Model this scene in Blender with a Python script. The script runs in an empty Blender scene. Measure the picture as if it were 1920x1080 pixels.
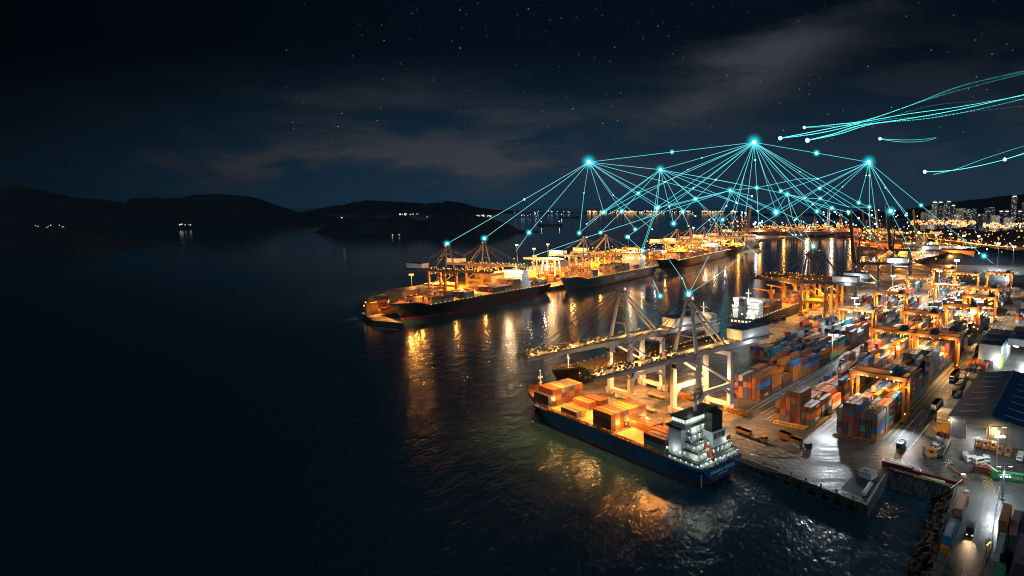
import bpy, bmesh, math, random
from mathutils import Vector, Matrix
rnd = random.Random(7)
PI = math.pi
R = math.radians
scene = bpy.context.scene
COL = scene.collection

# ------------------------------------------------------------------ camera
F_PX, U0, V0, HOR, HCAM = 1150.0, 1300.0, 540.0, 388.0, 102.3
PITCH = math.atan((V0 - HOR) / F_PX)
QZ = 4.4                                    # quay level above the water
cam_data = bpy.data.cameras.new('camera')
cam = bpy.data.objects.new('camera', cam_data)
COL.objects.link(cam)
cam.location = (0, 0, HCAM)
cam.rotation_euler = (PI / 2 - PITCH, 0, 0)
cam_data.sensor_width = 36.0
cam_data.lens = 36.0 * F_PX / 1920.0
cam_data.shift_x = (960.0 - U0) / 1920.0
cam_data.clip_start = 1.0
cam_data.clip_end = 60000.0
scene.camera = cam
_F = Vector((0, math.cos(PITCH), -math.sin(PITCH)))
_U = Vector((0, math.sin(PITCH), math.cos(PITCH)))
_R = Vector((1, 0, 0))

def ray(u, v):
    return _F + _R * ((u - U0) / F_PX) + _U * ((V0 - v) / F_PX)

def at(u, v, z=QZ):
    """the point of level z that the surveyed photo position u, v sights"""
    d = ray(u, v)
    t = (z - HCAM) / d.z
    p = d * t
    p.z += HCAM
    return p

def deep(u, v, y):
    d = ray(u, v)
    p = d * (y / d.y)
    p.z += HCAM
    return p

# ------------------------------------------------------------------ mesh builder
class MB:
    def __init__(self):
        self.v = []; self.f = []; self.m = []
    def add(self, vs, fs, m=0):
        o = len(self.v)
        self.v += [tuple(x) for x in vs]
        self.f += [tuple(i + o for i in f) for f in fs]
        self.m += [m] * len(fs)
        return self
    def box(self, c, s, rot=0.0, m=0):
        hx, hy, hz = s[0] / 2, s[1] / 2, s[2] / 2
        ca, sa = math.cos(rot), math.sin(rot)
        vs = []
        for z in (-hz, hz):
            for x, y in ((-hx, -hy), (hx, -hy), (hx, hy), (-hx, hy)):
                vs.append((c[0] + x * ca - y * sa, c[1] + x * sa + y * ca, c[2] + z))
        return self.add(vs, [(3, 2, 1, 0), (4, 5, 6, 7), (0, 1, 5, 4), (1, 2, 6, 5), (2, 3, 7, 6), (3, 0, 4, 7)], m)
    def b2(self, lo, hi, m=0):
        return self.box([(a + b) / 2 for a, b in zip(lo, hi)], [abs(b - a) for a, b in zip(lo, hi)], 0, m)
    def bar(self, p, q, w, h=None, m=0, w2=None, h2=None):
        p, q = Vector(p), Vector(q)
        h = w if h is None else h
        w2 = w if w2 is None else w2
        h2 = h if h2 is None else h2
        d = (q - p).normalized()
        side = d.cross(Vector((0, 0, 1)))
        if side.length < 1e-4:
            side = Vector((1, 0, 0))
        side.normalize()
        up = side.cross(d)
        vs = []
        for c, a, b in ((p, w, h), (q, w2, h2)):
            for x, y in ((-1, -1), (1, -1), (1, 1), (-1, 1)):
                vs.append(c + side * (x * a / 2) + up * (y * b / 2))
        return self.add(vs, [(3, 2, 1, 0), (4, 5, 6, 7), (0, 1, 5, 4), (1, 2, 6, 5), (2, 3, 7, 6), (3, 0, 4, 7)], m)
    def tube(self, p, q, r, n=6, m=0, r2=None, cap=True):
        p, q = Vector(p), Vector(q)
        r2 = r if r2 is None else r2
        d = (q - p).normalized()
        a = d.cross(Vector((0, 0, 1)))
        if a.length < 1e-4:
            a = Vector((1, 0, 0))
        a.normalize()
        b = a.cross(d)
        vs = []
        for c, rr in ((p, r), (q, r2)):
            for i in range(n):
                t = 2 * PI * i / n
                vs.append(c + a * (math.cos(t) * rr) + b * (math.sin(t) * rr))
        fs = [(i, (i + 1) % n, n + (i + 1) % n, n + i) for i in range(n)]
        if cap:
            fs += [tuple(reversed(range(n))), tuple(range(n, 2 * n))]
        return self.add(vs, fs, m)
    def ball(self, c, r, m=0, n=6, k=4, sz=1.0):
        vs = [(c[0], c[1], c[2] - r * sz)]
        for j in range(1, k):
            ph = -PI / 2 + PI * j / k
            for i in range(n):
                t = 2 * PI * i / n
                vs.append((c[0] + r * math.cos(ph) * math.cos(t), c[1] + r * math.cos(ph) * math.sin(t), c[2] + r * sz * math.sin(ph)))
        vs.append((c[0], c[1], c[2] + r * sz))
        fs = [(0, 1 + (i + 1) % n, 1 + i) for i in range(n)]
        for j in range(k - 2):
            for i in range(n):
                a = 1 + j * n + i; b = 1 + j * n + (i + 1) % n
                fs.append((a, b, b + n, a + n))
        o = 1 + (k - 2) * n
        fs += [(o + i, o + (i + 1) % n, len(vs) - 1) for i in range(n)]
        return self.add(vs, fs, m)
    def prism(self, pts, z0, z1, m=0, mtop=None):
        n = len(pts)
        vs = [(p[0], p[1], z0) for p in pts] + [(p[0], p[1], z1) for p in pts]
        self.add(vs, [(i, (i + 1) % n, n + (i + 1) % n, n + i) for i in range(n)] + [tuple(reversed(range(n)))], m)
        return self.add(vs[n:], [tuple(range(n))], m if mtop is None else mtop)
    def quad(self, a, b, c, d, m=0):
        return self.add([a, b, c, d], [(0, 1, 2, 3)], m)
    def build(self, name, mats, parent=None, smooth=False):
        me = bpy.data.meshes.new(name)
        me.from_pydata(self.v, [], self.f)
        mats = mats if isinstance(mats, (list, tuple)) else [mats]
        for x in mats:
            me.materials.append(x)
        if len(mats) > 1:
            me.polygons.foreach_set('material_index', self.m)
        bm = bmesh.new(); bm.from_mesh(me)
        bmesh.ops.recalc_face_normals(bm, faces=bm.faces)
        bm.to_mesh(me); bm.free()
        if smooth:
            me.polygons.foreach_set('use_smooth', [True] * len(me.polygons))
        me.update()
        return link(name, me, parent)

def link(name, data, parent=None):
    o = bpy.data.objects.new(name, data)
    COL.objects.link(o)
    if parent is not None:
        o.parent = parent
    return o

def tag(o, label=None, cat=None, group=None, kind=None):
    if label: o['label'] = label
    if cat: o['category'] = cat
    if group: o['group'] = group
    if kind: o['kind'] = kind
    return o

def empty(name, loc, rz=0.0, label=None, cat=None, group=None):
    o = bpy.data.objects.new(name, None)
    COL.objects.link(o)
    o.location = loc
    o.rotation_euler = (0, 0, rz)
    o.empty_display_size = 1.0
    return tag(o, label, cat, group)

def kids(o):
    return [c for c in bpy.data.objects if c.parent == o]

_children = {}
def copy_tree(o, parent=None, loc=None, rz=None, label=None, group=None):
    c = o.copy()
    COL.objects.link(c)
    if parent is not None: c.parent = parent
    if loc is not None: c.location = loc
    if rz is not None: c.rotation_euler = (0, 0, rz)
    if label: c['label'] = label
    if group: c['group'] = group
    for ch in o.children:
        copy_tree(ch, c)
    return c

# ------------------------------------------------------------------ materials
MATS = {}
def _new(name):
    m = bpy.data.materials.new(name)
    m.use_nodes = True
    nt = m.node_tree
    return m, nt, nt.nodes, nt.links, nt.nodes['Principled BSDF']

def paint(name, rgb, rough=0.5, metal=0.0, var=0.35, scale=0.25, rust=0.0, bump=None, rand=0.0, spec=0.5):
    """weathered paint: noise driven wear, optional rust spots, corrugation and a random shade per object"""
    if name in MATS: return MATS[name]
    m, nt, N, L, B = _new(name)
    tc = N.new('ShaderNodeTexCoord')
    n1 = N.new('ShaderNodeTexNoise'); n1.inputs['Scale'].default_value = scale; n1.inputs['Detail'].default_value = 5
    n1.inputs['Roughness'].default_value = 0.65
    L.new(tc.outputs['Object'], n1.inputs['Vector'])
    mr = N.new('ShaderNodeMapRange'); mr.inputs[1].default_value = 0.3; mr.inputs[2].default_value = 0.7
    mr.inputs[3].default_value = 1.0 - var; mr.inputs[4].default_value = 1.0 + var * 0.5
    L.new(n1.outputs['Fac'], mr.inputs[0])
    val = mr.outputs[0]
    if rand:
        oi = N.new('ShaderNodeObjectInfo')
        m2 = N.new('ShaderNodeMapRange'); m2.inputs[3].default_value = 1 - rand; m2.inputs[4].default_value = 1 + rand
        L.new(oi.outputs['Random'], m2.inputs[0])
        mu = N.new('ShaderNodeMath'); mu.operation = 'MULTIPLY'
        L.new(val, mu.inputs[0]); L.new(m2.outputs[0], mu.inputs[1])
        val = mu.outputs[0]
    hs = N.new('ShaderNodeHueSaturation'); hs.inputs['Color'].default_value = (*rgb, 1)
    L.new(val, hs.inputs['Value'])
    colr = hs.outputs['Color']
    if rust:
        n2 = N.new('ShaderNodeTexNoise'); n2.inputs['Scale'].default_value = scale * 4; n2.inputs['Detail'].default_value = 6
        L.new(tc.outputs['Object'], n2.inputs['Vector'])
        r2 = N.new('ShaderNodeMapRange'); r2.inputs[1].default_value = 0.56; r2.inputs[2].default_value = 0.72; r2.inputs[4].default_value = rust
        L.new(n2.outputs['Fac'], r2.inputs[0])
        mx = N.new('ShaderNodeMix'); mx.data_type = 'RGBA'
        L.new(r2.outputs[0], mx.inputs[0]); L.new(colr, mx.inputs[6]); mx.inputs[7].default_value = (0.09, 0.035, 0.015, 1)
        colr = mx.outputs[2]
    L.new(colr, B.inputs['Base Color'])
    B.inputs['Roughness'].default_value = rough
    B.inputs['Metallic'].default_value = metal
    B.inputs['Specular IOR Level'].default_value = spec
    if bump:
        w = N.new('ShaderNodeTexWave'); w.wave_type = 'BANDS'; w.bands_direction = bump[0]
        w.inputs['Scale'].default_value = bump[1]; w.inputs['Distortion'].default_value = 0
        L.new(tc.outputs['Object'], w.inputs['Vector'])
        bp = N.new('ShaderNodeBump'); bp.inputs['Strength'].default_value = bump[2]; bp.inputs['Distance'].default_value = 0.06
        L.new(w.outputs['Fac'], bp.inputs['Height'])
        L.new(bp.outputs[0], B.inputs['Normal'])
    MATS[name] = m
    return m

def glow(name, rgb, strength):
    if name in MATS: return MATS[name]
    m, nt, N, L, B = _new(name)
    B.inputs['Base Color'].default_value = (0.02, 0.02, 0.02, 1)
    B.inputs['Emission Color'].default_value = (*rgb, 1)
    B.inputs['Emission Strength'].default_value = strength
    try: m.cycles.emission_sampling = 'NONE'
    except Exception: pass
    MATS[name] = m
    return m

ORANGE = (1.0, 0.37, 0.065)
WARM = (1.0, 0.66, 0.33)
WHITE = (0.86, 0.95, 1.0)
CYAN = (0.10, 0.85, 0.95)
G_OR = glow('sodium_lamp', (1.0, 0.40, 0.07), 2.2)
G_WARM = glow('warm_lamp', (1.0, 0.60, 0.24), 3)
G_WH = glow('floodlight_glass', (0.8, 0.95, 1.0), 14)
G_RED = glow('red_lamp', (1.0, 0.1, 0.12), 8)
G_WIN = glow('lit_window', (0.85, 1.0, 0.86), 0.75)
G_WARMWIN = glow('warm_lit_window', (1.0, 0.75, 0.4), 1.6)
leg_white = paint('pale_leg_paint', (0.58, 0.53, 0.51), 0.45, 0, 0.3, 0.15, 0.3)
steel_grey = paint('grey_crane_paint', (0.42, 0.40, 0.42), 0.45, 0, 0.3, 0.15, 0.35)
steel_dark = paint('dark_crane_paint', (0.05, 0.055, 0.07), 0.5, 0, 0.3, 0.15, 0.2)
steel_mid = paint('walkway_steel', (0.16, 0.15, 0.15), 0.6, 0, 0.4, 0.4, 0.3)
cable_m = paint('wire_rope', (0.10, 0.10, 0.11), 0.5, 0.3, 0.2, 1)
orange_m = paint('orange_crane_paint', (0.42, 0.125, 0.012), 0.45, 0, 0.3, 0.25, 0.3)
yellow_m = paint('yellow_crane_paint', (0.52, 0.21, 0.025), 0.45, 0, 0.3, 0.2, 0.3)
white_m = paint('white_paint', (0.72, 0.72, 0.70), 0.45, 0, 0.2, 0.3, 0.2)
greywhite_m = paint('grey_white_paint', (0.50, 0.54, 0.58), 0.5, 0, 0.2, 0.3, 0.12)
black_m = paint('black_paint', (0.015, 0.016, 0.02), 0.5, 0, 0.3, 0.3)
rubber_m = paint('tyre_rubber', (0.02, 0.02, 0.02), 0.8, 0, 0.3, 1)
glass_m = paint('dark_glass', (0.02, 0.03, 0.04), 0.12, 0, 0.1, 1)

LAMP_GAIN = 1.75
def lamp(kind, loc, power, color, parent=None, radius=0.6, target=None, angle=150, blend=0.7, name='floodlight', spec=1.0):
    ld = bpy.data.lights.new(name, kind)
    ld.energy = power * LAMP_GAIN
    ld.color = color
    ld.shadow_soft_size = radius
    ld.specular_factor = spec
    if kind == 'SPOT':
        ld.spot_size = R(angle); ld.spot_blend = blend
    o = bpy.data.objects.new(name, ld)
    COL.objects.link(o)
    o.location = loc
    if target is not None:
        o.rotation_euler = (Vector(target) - Vector(loc)).to_track_quat('-Z', 'Y').to_euler()
    if parent is not None:
        o.parent = parent
    return o
# ------------------------------------------------------------------ sky
world = bpy.data.worlds.new('World')
scene.world = world
world.use_nodes = True
def build_world():
    nt = world.node_tree; N = nt.nodes; L = nt.links
    N.clear()
    out = N.new('ShaderNodeOutputWorld')
    def math_(op, a, b=None, c=None, clamp=False):
        n = N.new('ShaderNodeMath'); n.operation = op; n.use_clamp = clamp
        for i, x in enumerate((a, b, c)):
            if x is None: continue
            if isinstance(x, (int, float)): n.inputs[i].default_value = x
            else: L.new(x, n.inputs[i])
        return n.outputs[0]
    def mrange(x, a, b, c=0.0, d=1.0, smooth=True):
        n = N.new('ShaderNodeMapRange')
        if smooth: n.interpolation_type = 'SMOOTHSTEP'
        L.new(x, n.inputs[0])
        for i, q in enumerate((a, b, c, d)): n.inputs[i + 1].default_value = q
        return n.outputs[0]
    def mixc(f, a, b):
        n = N.new('ShaderNodeMix'); n.data_type = 'RGBA'
        if isinstance(f, (int, float)): n.inputs[0].default_value = f
        else: L.new(f, n.inputs[0])
        for i, q in ((6, a), (7, b)):
            if isinstance(q, tuple): n.inputs[i].default_value = (*q, 1)
            else: L.new(q, n.inputs[i])
        return n.outputs[2]
    sky = N.new('ShaderNodeTexSky'); sky.sky_type = 'NISHITA'
    sky.sun_disc = False; sky.sun_elevation = R(-6); sky.sun_rotation = R(20); sky.altitude = 100
    bg1 = N.new('ShaderNodeBackground'); bg1.inputs['Strength'].default_value = 0.05
    L.new(sky.outputs[0], bg1.inputs['Color'])
    tc = N.new('ShaderNodeTexCoord')
    sx = N.new('ShaderNodeSeparateXYZ'); L.new(tc.outputs['Generated'], sx.inputs[0])
    ymax = math_('MAXIMUM', sx.outputs['Y'], 0.25)
    U = math_('DIVIDE', sx.outputs['X'], ymax)
    V = math_('DIVIDE', sx.outputs['Z'], ymax)
    grad = mrange(V, -0.03, 0.27)
    base = mixc(grad, (0.0060, 0.0225, 0.0430), (0.0006, 0.0027, 0.0064))
    left = mrange(U, -1.2, -0.2, 0.26, 1.0)
    # broken night cloud: long soft banks
    def blob(u0, v0, su, sv, tilt=0.0):
        a = math_('SUBTRACT', U, u0); b = math_('SUBTRACT', V, v0)
        b = math_('SUBTRACT', b, math_('MULTIPLY', a, tilt))
        a = math_('POWER', math_('ABSOLUTE', math_('DIVIDE', a, su)), 2.0); b = math_('POWER', math_('ABSOLUTE', math_('DIVIDE', b, sv)), 2.0)
        return math_('EXPONENT', math_('MULTIPLY', math_('ADD', a, b), -1.0))
    cv = N.new('ShaderNodeCombineXYZ')
    L.new(math_('MULTIPLY', U, 3.0), cv.inputs[0]); L.new(math_('MULTIPLY', V, 11.0), cv.inputs[1])
    def noise(scale, det, off):
        n = N.new('ShaderNodeTexNoise'); n.inputs['Scale'].default_value = scale; n.inputs['Detail'].default_value = det
        n.inputs['Roughness'].default_value = 0.55; n.inputs['Distortion'].default_value = 0.35
        ad = N.new('ShaderNodeVectorMath'); ad.operation = 'ADD'; ad.inputs[1].default_value = off
        L.new(cv.outputs[0], ad.inputs[0]); L.new(ad.outputs[0], n.inputs['Vector'])
        return n.outputs['Fac']
    n1 = mrange(noise(1.7, 8, (3.1, 1.7, 0)), 0.40, 0.62)
    n2 = mrange(noise(0.9, 7, (8.2, 5.0, 2)), 0.38, 0.62)
    m1 = math_('ADD', math_('MULTIPLY', blob(-0.38, 0.115, 0.30, 0.045), 0.55), math_('MULTIPLY', blob(-0.50, 0.064, 0.32, 0.030), 1.4))
    m2 = blob(0.09, 0.225, 0.17, 0.055, 0.45)
    m3 = blob(0.42, 0.14, 0.35, 0.12)
    m4 = blob(-0.45, 0.17, 0.4, 0.035)
    cl = math_('ADD', math_('MULTIPLY', n1, m1), math_('MULTIPLY', n2, m2))
    cl = math_('ADD', cl, math_('MULTIPLY', m3, math_('MULTIPLY', n1, 0.22)))
    cl = math_('ADD', cl, math_('MULTIPLY', m4, math_('MULTIPLY', n2, 0.35)))
    cl = math_('MULTIPLY', cl, 1.1, clamp=True)
    c = mixc(cl, base, (0.0265, 0.0305, 0.0385))
    # stars
    vo = N.new('ShaderNodeTexVoronoi'); vo.inputs['Scale'].default_value = 135
    L.new(tc.outputs['Generated'], vo.inputs['Vector'])
    star = math_('LESS_THAN', vo.outputs['Distance'], 0.076)
    sc = N.new('ShaderNodeSeparateColor'); L.new(vo.outputs['Color'], sc.inputs[0])
    br = math_('POWER', sc.outputs[0], 5.0)
    star = math_('MULTIPLY', math_('MULTIPLY', star, br), mrange(V, 0.05, 0.16))
    star = math_('MULTIPLY', star, math_('SUBTRACT', 1.0, cl))
    star = math_('MULTIPLY', star, mrange(U, -0.75, -0.45))
    lf = N.new('ShaderNodeVectorMath'); lf.operation = 'SCALE'
    L.new(c, lf.inputs[0]); L.new(left, lf.inputs['Scale'])
    st = N.new('ShaderNodeVectorMath'); st.operation = 'SCALE'; st.inputs[0].default_value = (0.62, 0.75, 0.82)
    L.new(star, st.inputs['Scale'])
    ad = N.new('ShaderNodeVectorMath'); ad.operation = 'ADD'
    L.new(lf.outputs[0], ad.inputs[0]); L.new(st.outputs[0], ad.inputs[1])
    bg2 = N.new('ShaderNodeBackground'); bg2.inputs['Strength'].default_value = 1.0
    L.new(ad.outputs[0], bg2.inputs['Color'])
    sh = N.new('ShaderNodeAddShader')
    L.new(bg1.outputs[0], sh.inputs[0]); L.new(bg2.outputs[0], sh.inputs[1])
    L.new(sh.outputs[0], out.inputs['Surface'])
build_world()
sun_d = bpy.data.lights.new('blue_fill_sun', 'SUN')
sun_d.energy = 0.52; sun_d.angle = R(0.5); sun_d.color = (0.50, 0.80, 1.0)  # bluish fill added to lift dark hull and container sides, no moon stands there
sun = bpy.data.objects.new('blue_fill_sun', sun_d); COL.objects.link(sun)
sun.rotation_euler = Vector((-0.25, 0.8, -0.5)).to_track_quat('-Z', 'Y').to_euler()

# ------------------------------------------------------------------ water
def water_material():
    m, nt, N, L, B = _new('harbour_water')
    B.inputs['Base Color'].default_value = (0.0105, 0.038, 0.062, 1)
    B.inputs['Roughness'].default_value = 0.16
    B.inputs['IOR'].default_value = 1.33
    tc = N.new('ShaderNodeTexCoord')
    mp = N.new('ShaderNodeMapping'); mp.inputs['Rotation'].default_value = (0, 0, R(25)); mp.inputs['Scale'].default_value = (1.0, 0.55, 1)
    L.new(tc.outputs['Object'], mp.inputs[0])
    n1 = N.new('ShaderNodeTexNoise'); n1.inputs['Scale'].default_value = 0.16; n1.inputs['Detail'].default_value = 3; n1.inputs['Roughness'].default_value = 0.6
    n2 = N.new('ShaderNodeTexNoise'); n2.inputs['Scale'].default_value = 0.62; n2.inputs['Detail'].default_value = 3
    L.new(mp.outputs[0], n1.inputs['Vector']); L.new(mp.outputs[0], n2.inputs['Vector'])
    b1 = N.new('ShaderNodeBump'); b1.inputs['Strength'].default_value = 0.55; b1.inputs['Distance'].default_value = 1.0
    b2 = N.new('ShaderNodeBump'); b2.inputs['Strength'].default_value = 0.5; b2.inputs['Distance'].default_value = 0.28
    # the sheltered basin up-harbour lies calmer than the open berth
    gp = N.new('ShaderNodeSeparateXYZ'); L.new(tc.outputs['Object'], gp.inputs[0])
    calm = N.new('ShaderNodeMapRange'); calm.interpolation_type = 'SMOOTHSTEP'
    for i, q in enumerate((230, 600, 1.0, 0.055)): calm.inputs[i + 1].default_value = q
    L.new(gp.outputs['Y'], calm.inputs[0])
    for bb, k in ((b1, 0.75), (b2, 0.85)):
        mm = N.new('ShaderNodeMath'); mm.operation = 'MULTIPLY'; mm.inputs[1].default_value = k
        L.new(calm.outputs[0], mm.inputs[0]); L.new(mm.outputs[0], bb.inputs['Strength'])
    rr_ = N.new('ShaderNodeMapRange')
    for i, q in enumerate((330, 950, 0.19, 0.10)): rr_.inputs[i + 1].default_value = q
    L.new(gp.outputs['Y'], rr_.inputs[0]); L.new(rr_.outputs[0], B.inputs['Roughness'])
    L.new(n1.outputs['Fac'], b1.inputs['Height'])
    L.new(n2.outputs['Fac'], b2.inputs['Height']); L.new(b1.outputs[0], b2.inputs['Normal'])
    L.new(b2.outputs[0], B.inputs['Normal'])
    return m
WATER = water_material()
sea = MB().quad((-90000, -2000, 0), (90000, -2000, 0), (90000, 150000, 0), (-90000, 150000, 0)).build('sea', WATER)
tag(sea, kind='structure')

# ------------------------------------------------------------------ land
YAZ = R(33.3)
E1 = Vector((math.sin(YAZ), math.cos(YAZ), 0)); E2 = Vector((E1.y, -E1.x, 0))
YO = at(1643.3, 828.3)
YROT = math.atan2(E1.y, E1.x)
def yard(s, t, z=QZ):
    p = YO + E1 * s + E2 * t
    p.z = z
    return p

def ground_material(name, base, wet=0.5, var=0.5, streak=None):
    m, nt, N, L, B = _new(name)
    tc = N.new('ShaderNodeTexCoord')
    mp = N.new('ShaderNodeMapping'); mp.inputs['Rotation'].default_value = (0, 0, -YROT)
    mp.inputs['Scale'].default_value = (0.35, 1, 1)
    L.new(tc.outputs['Object'], mp.inputs[0])
    a = N.new('ShaderNodeTexNoise'); a.inputs['Scale'].default_value = 0.11; a.inputs['Detail'].default_value = 7; a.inputs['Roughness'].default_value = 0.65
    b = N.new('ShaderNodeTexNoise'); b.inputs['Scale'].default_value = 0.9; b.inputs['Detail'].default_value = 4
    c = N.new('ShaderNodeTexNoise'); c.inputs['Scale'].default_value = 0.035; c.inputs['Detail'].default_value = 5
    for n in (a, b): L.new(mp.outputs[0], n.inputs['Vector'])
    L.new(tc.outputs['Object'], c.inputs['Vector'])
    r1 = N.new('ShaderNodeMapRange'); r1.inputs[1].default_value = 0.32; r1.inputs[2].default_value = 0.68; r1.inputs[3].default_value = 1 - var; r1.inputs[4].default_value = 1 + var * 0.6
    L.new(a.outputs['Fac'], r1.inputs[0])
    r3 = N.new('ShaderNodeMapRange'); r3.inputs[1].default_value = 0.3; r3.inputs[2].default_value = 0.7; r3.inputs[3].default_value = 0.75; r3.inputs[4].default_value = 1.25
    L.new(b.outputs['Fac'], r3.inputs[0])
    mu = N.new('ShaderNodeMath'); mu.operation = 'MULTIPLY'; L.new(r1.outputs[0], mu.inputs[0]); L.new(r3.outputs[0], mu.inputs[1])
    # slab joints
    br = N.new('ShaderNodeTexBrick'); br.inputs['Scale'].default_value = 0.16; br.inputs['Mortar Size'].default_value = 0.012
    br.inputs['Color1'].default_value = (1, 1, 1, 1); br.inputs['Color2'].default_value = (0.86, 0.86, 0.86, 1); br.inputs['Mortar'].default_value = (0.55, 0.55, 0.55, 1)
    mp2 = N.new('ShaderNodeMapping'); mp2.inputs['Rotation'].default_value = (0, 0, -YROT); L.new(tc.outputs['Object'], mp2.inputs[0]); L.new(mp2.outputs[0], br.inputs['Vector'])
    sepb = N.new('ShaderNodeSeparateColor'); L.new(br.outputs['Color'], sepb.inputs[0])
    mu2 = N.new('ShaderNodeMath'); mu2.operation = 'MULTIPLY'; L.new(mu.outputs[0], mu2.inputs[0]); L.new(sepb.outputs[0], mu2.inputs[1])
    # oil stains and tyre rubber
    d = N.new('ShaderNodeTexNoise'); d.inputs['Scale'].default_value = 0.32; d.inputs['Detail'].default_value = 6; d.inputs['Roughness'].default_value = 0.7
    mp3 = N.new('ShaderNodeMapping'); mp3.inputs['Rotation'].default_value = (0, 0, -YROT); mp3.inputs['Scale'].default_value = (0.12, 1.6, 1); L.new(tc.outputs['Object'], mp3.inputs[0])
    L.new(tc.outputs['Object'], d.inputs['Vector'])
    e_ = N.new('ShaderNodeTexNoise'); e_.inputs['Scale'].default_value = 0.5; e_.inputs['Detail'].default_value = 3; L.new(mp3.outputs[0], e_.inputs['Vector'])
    rd = N.new('ShaderNodeMapRange'); rd.inputs[1].default_value = 0.54; rd.inputs[2].default_value = 0.66; rd.inputs[3].default_value = 1.0; rd.inputs[4].default_value = 0.45; L.new(d.outputs['Fac'], rd.inputs[0])
    re = N.new('ShaderNodeMapRange'); re.inputs[1].default_value = 0.52; re.inputs[2].default_value = 0.70; re.inputs[3].default_value = 1.0; re.inputs[4].default_value = 0.55; L.new(e_.outputs['Fac'], re.inputs[0])
    mu3 = N.new('ShaderNodeMath'); mu3.operation = 'MULTIPLY'; L.new(rd.outputs[0], mu3.inputs[0]); L.new(re.outputs[0], mu3.inputs[1])
    mu4 = N.new('ShaderNodeMath'); mu4.operation = 'MULTIPLY'; L.new(mu2.outputs[0], mu4.inputs[0]); L.new(mu3.outputs[0], mu4.inputs[1])
    hs = N.new('ShaderNodeHueSaturation'); hs.inputs['Color'].default_value = (*base, 1); L.new(mu4.outputs[0], hs.inputs['Value'])
    L.new(hs.outputs[0], B.inputs['Base Color'])
    rw = N.new('ShaderNodeMapRange'); rw.inputs[1].default_value = 0.42; rw.inputs[2].default_value = 0.62; rw.inputs[3].default_value = 0.62; rw.inputs[4].default_value = 0.62 - 0.42 * wet
    L.new(c.outputs['Fac'], rw.inputs[0]); L.new(rw.outputs[0], B.inputs['Roughness'])
    if streak is not None:                      # water lying in the wheel tracks along the quay
        mp4 = N.new('ShaderNodeMapping'); mp4.inputs['Rotation'].default_value = (0, 0, -streak); mp4.inputs['Scale'].default_value = (0.05, 0.9, 1)
        L.new(tc.outputs['Object'], mp4.inputs[0])
        g_ = N.new('ShaderNodeTexNoise'); g_.inputs['Scale'].default_value = 0.55; g_.inputs['Detail'].default_value = 6; g_.inputs['Roughness'].default_value = 0.7
        L.new(mp4.outputs[0], g_.inputs['Vector'])
        rg = N.new('ShaderNodeMapRange'); rg.inputs[1].default_value = 0.46; rg.inputs[2].default_value = 0.60; rg.inputs[3].default_value = 0.60; rg.inputs[4].default_value = 0.20
        L.new(g_.outputs['Fac'], rg.inputs[0]); L.new(rg.outputs[0], B.inputs['Roughness'])
    bp = N.new('ShaderNodeBump'); bp.inputs['Strength'].default_value = 0.25; bp.inputs['Distance'].default_value = 0.05
    L.new(b.outputs['Fac'], bp.inputs['Height']); L.new(bp.outputs[0], B.inputs['Normal'])
    return m
G_YARD = ground_material('yard_asphalt', (0.095, 0.09, 0.084), 0.62)
G_APRON = ground_material('apron_concrete', (0.125, 0.115, 0.105), 0.8, 0.5, math.atan2(math.cos(R(-49)), math.sin(R(-49))))
G_ROAD = ground_material('road_asphalt', (0.085, 0.09, 0.088), 0.9)
G_FAR = ground_material('far_ground', (0.05, 0.055, 0.055), 0.3)
WALL_C = paint('quay_wall_concrete', (0.045, 0.045, 0.045), 0.8, 0, 0.5, 0.3, 0.2)

def land(name, pts, z0, z1, mtop, mside):
    me = bpy.data.meshes.new(name)
    bm = bmesh.new()
    top = [bm.verts.new((p[0], p[1], z1)) for p in pts]
    bot = [bm.verts.new((p[0], p[1], z0)) for p in pts]
    f = bm.faces.new(top); f.material_index = 0
    n = len(pts)
    for i in range(n):
        g = bm.faces.new((top[i], bot[i], bot[(i + 1) % n], top[(i + 1) % n])); g.material_index = 1
    f.normal_update()
    bmesh.ops.triangulate(bm, faces=[f], ngon_method='EAR_CLIP')
    bmesh.ops.recalc_face_normals(bm, faces=bm.faces)
    bm.to_mesh(me); bm.free()
    me.materials.append(mtop); me.materials.append(mside)
    return tag(link(name, me), kind='structure')

def sheet(name, pts, z, mat):
    me = bpy.data.meshes.new(name)
    bm = bmesh.new()
    f = bm.faces.new([bm.verts.new((p[0], p[1], z)) for p in pts])
    f.normal_update()
    if f.normal.z < 0: f.normal_flip()
    f.normal_update()
    bmesh.ops.triangulate(bm, faces=[f], ngon_method='EAR_CLIP')
    bmesh.ops.recalc_face_normals(bm, faces=bm.faces)
    for f in bm.faces:
        if f.normal.z < 0: f.normal_flip()
    bm.to_mesh(me); bm.free(); me.materials.append(mat)
    return tag(link(name, me), kind='structure')

SAZ = R(-46.7)
SEX = Vector((math.sin(SAZ), math.cos(SAZ), 0)); SEY = Vector((-SEX.y, SEX.x, 0))
SHIP0 = Vector((11.3, 218.4, 0))
def sp(x, y, z=0.0):
    p = SHIP0 + SEX * x + SEY * y
    p.z = z
    return p
SROT = math.atan2(SEX.y, SEX.x)

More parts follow.
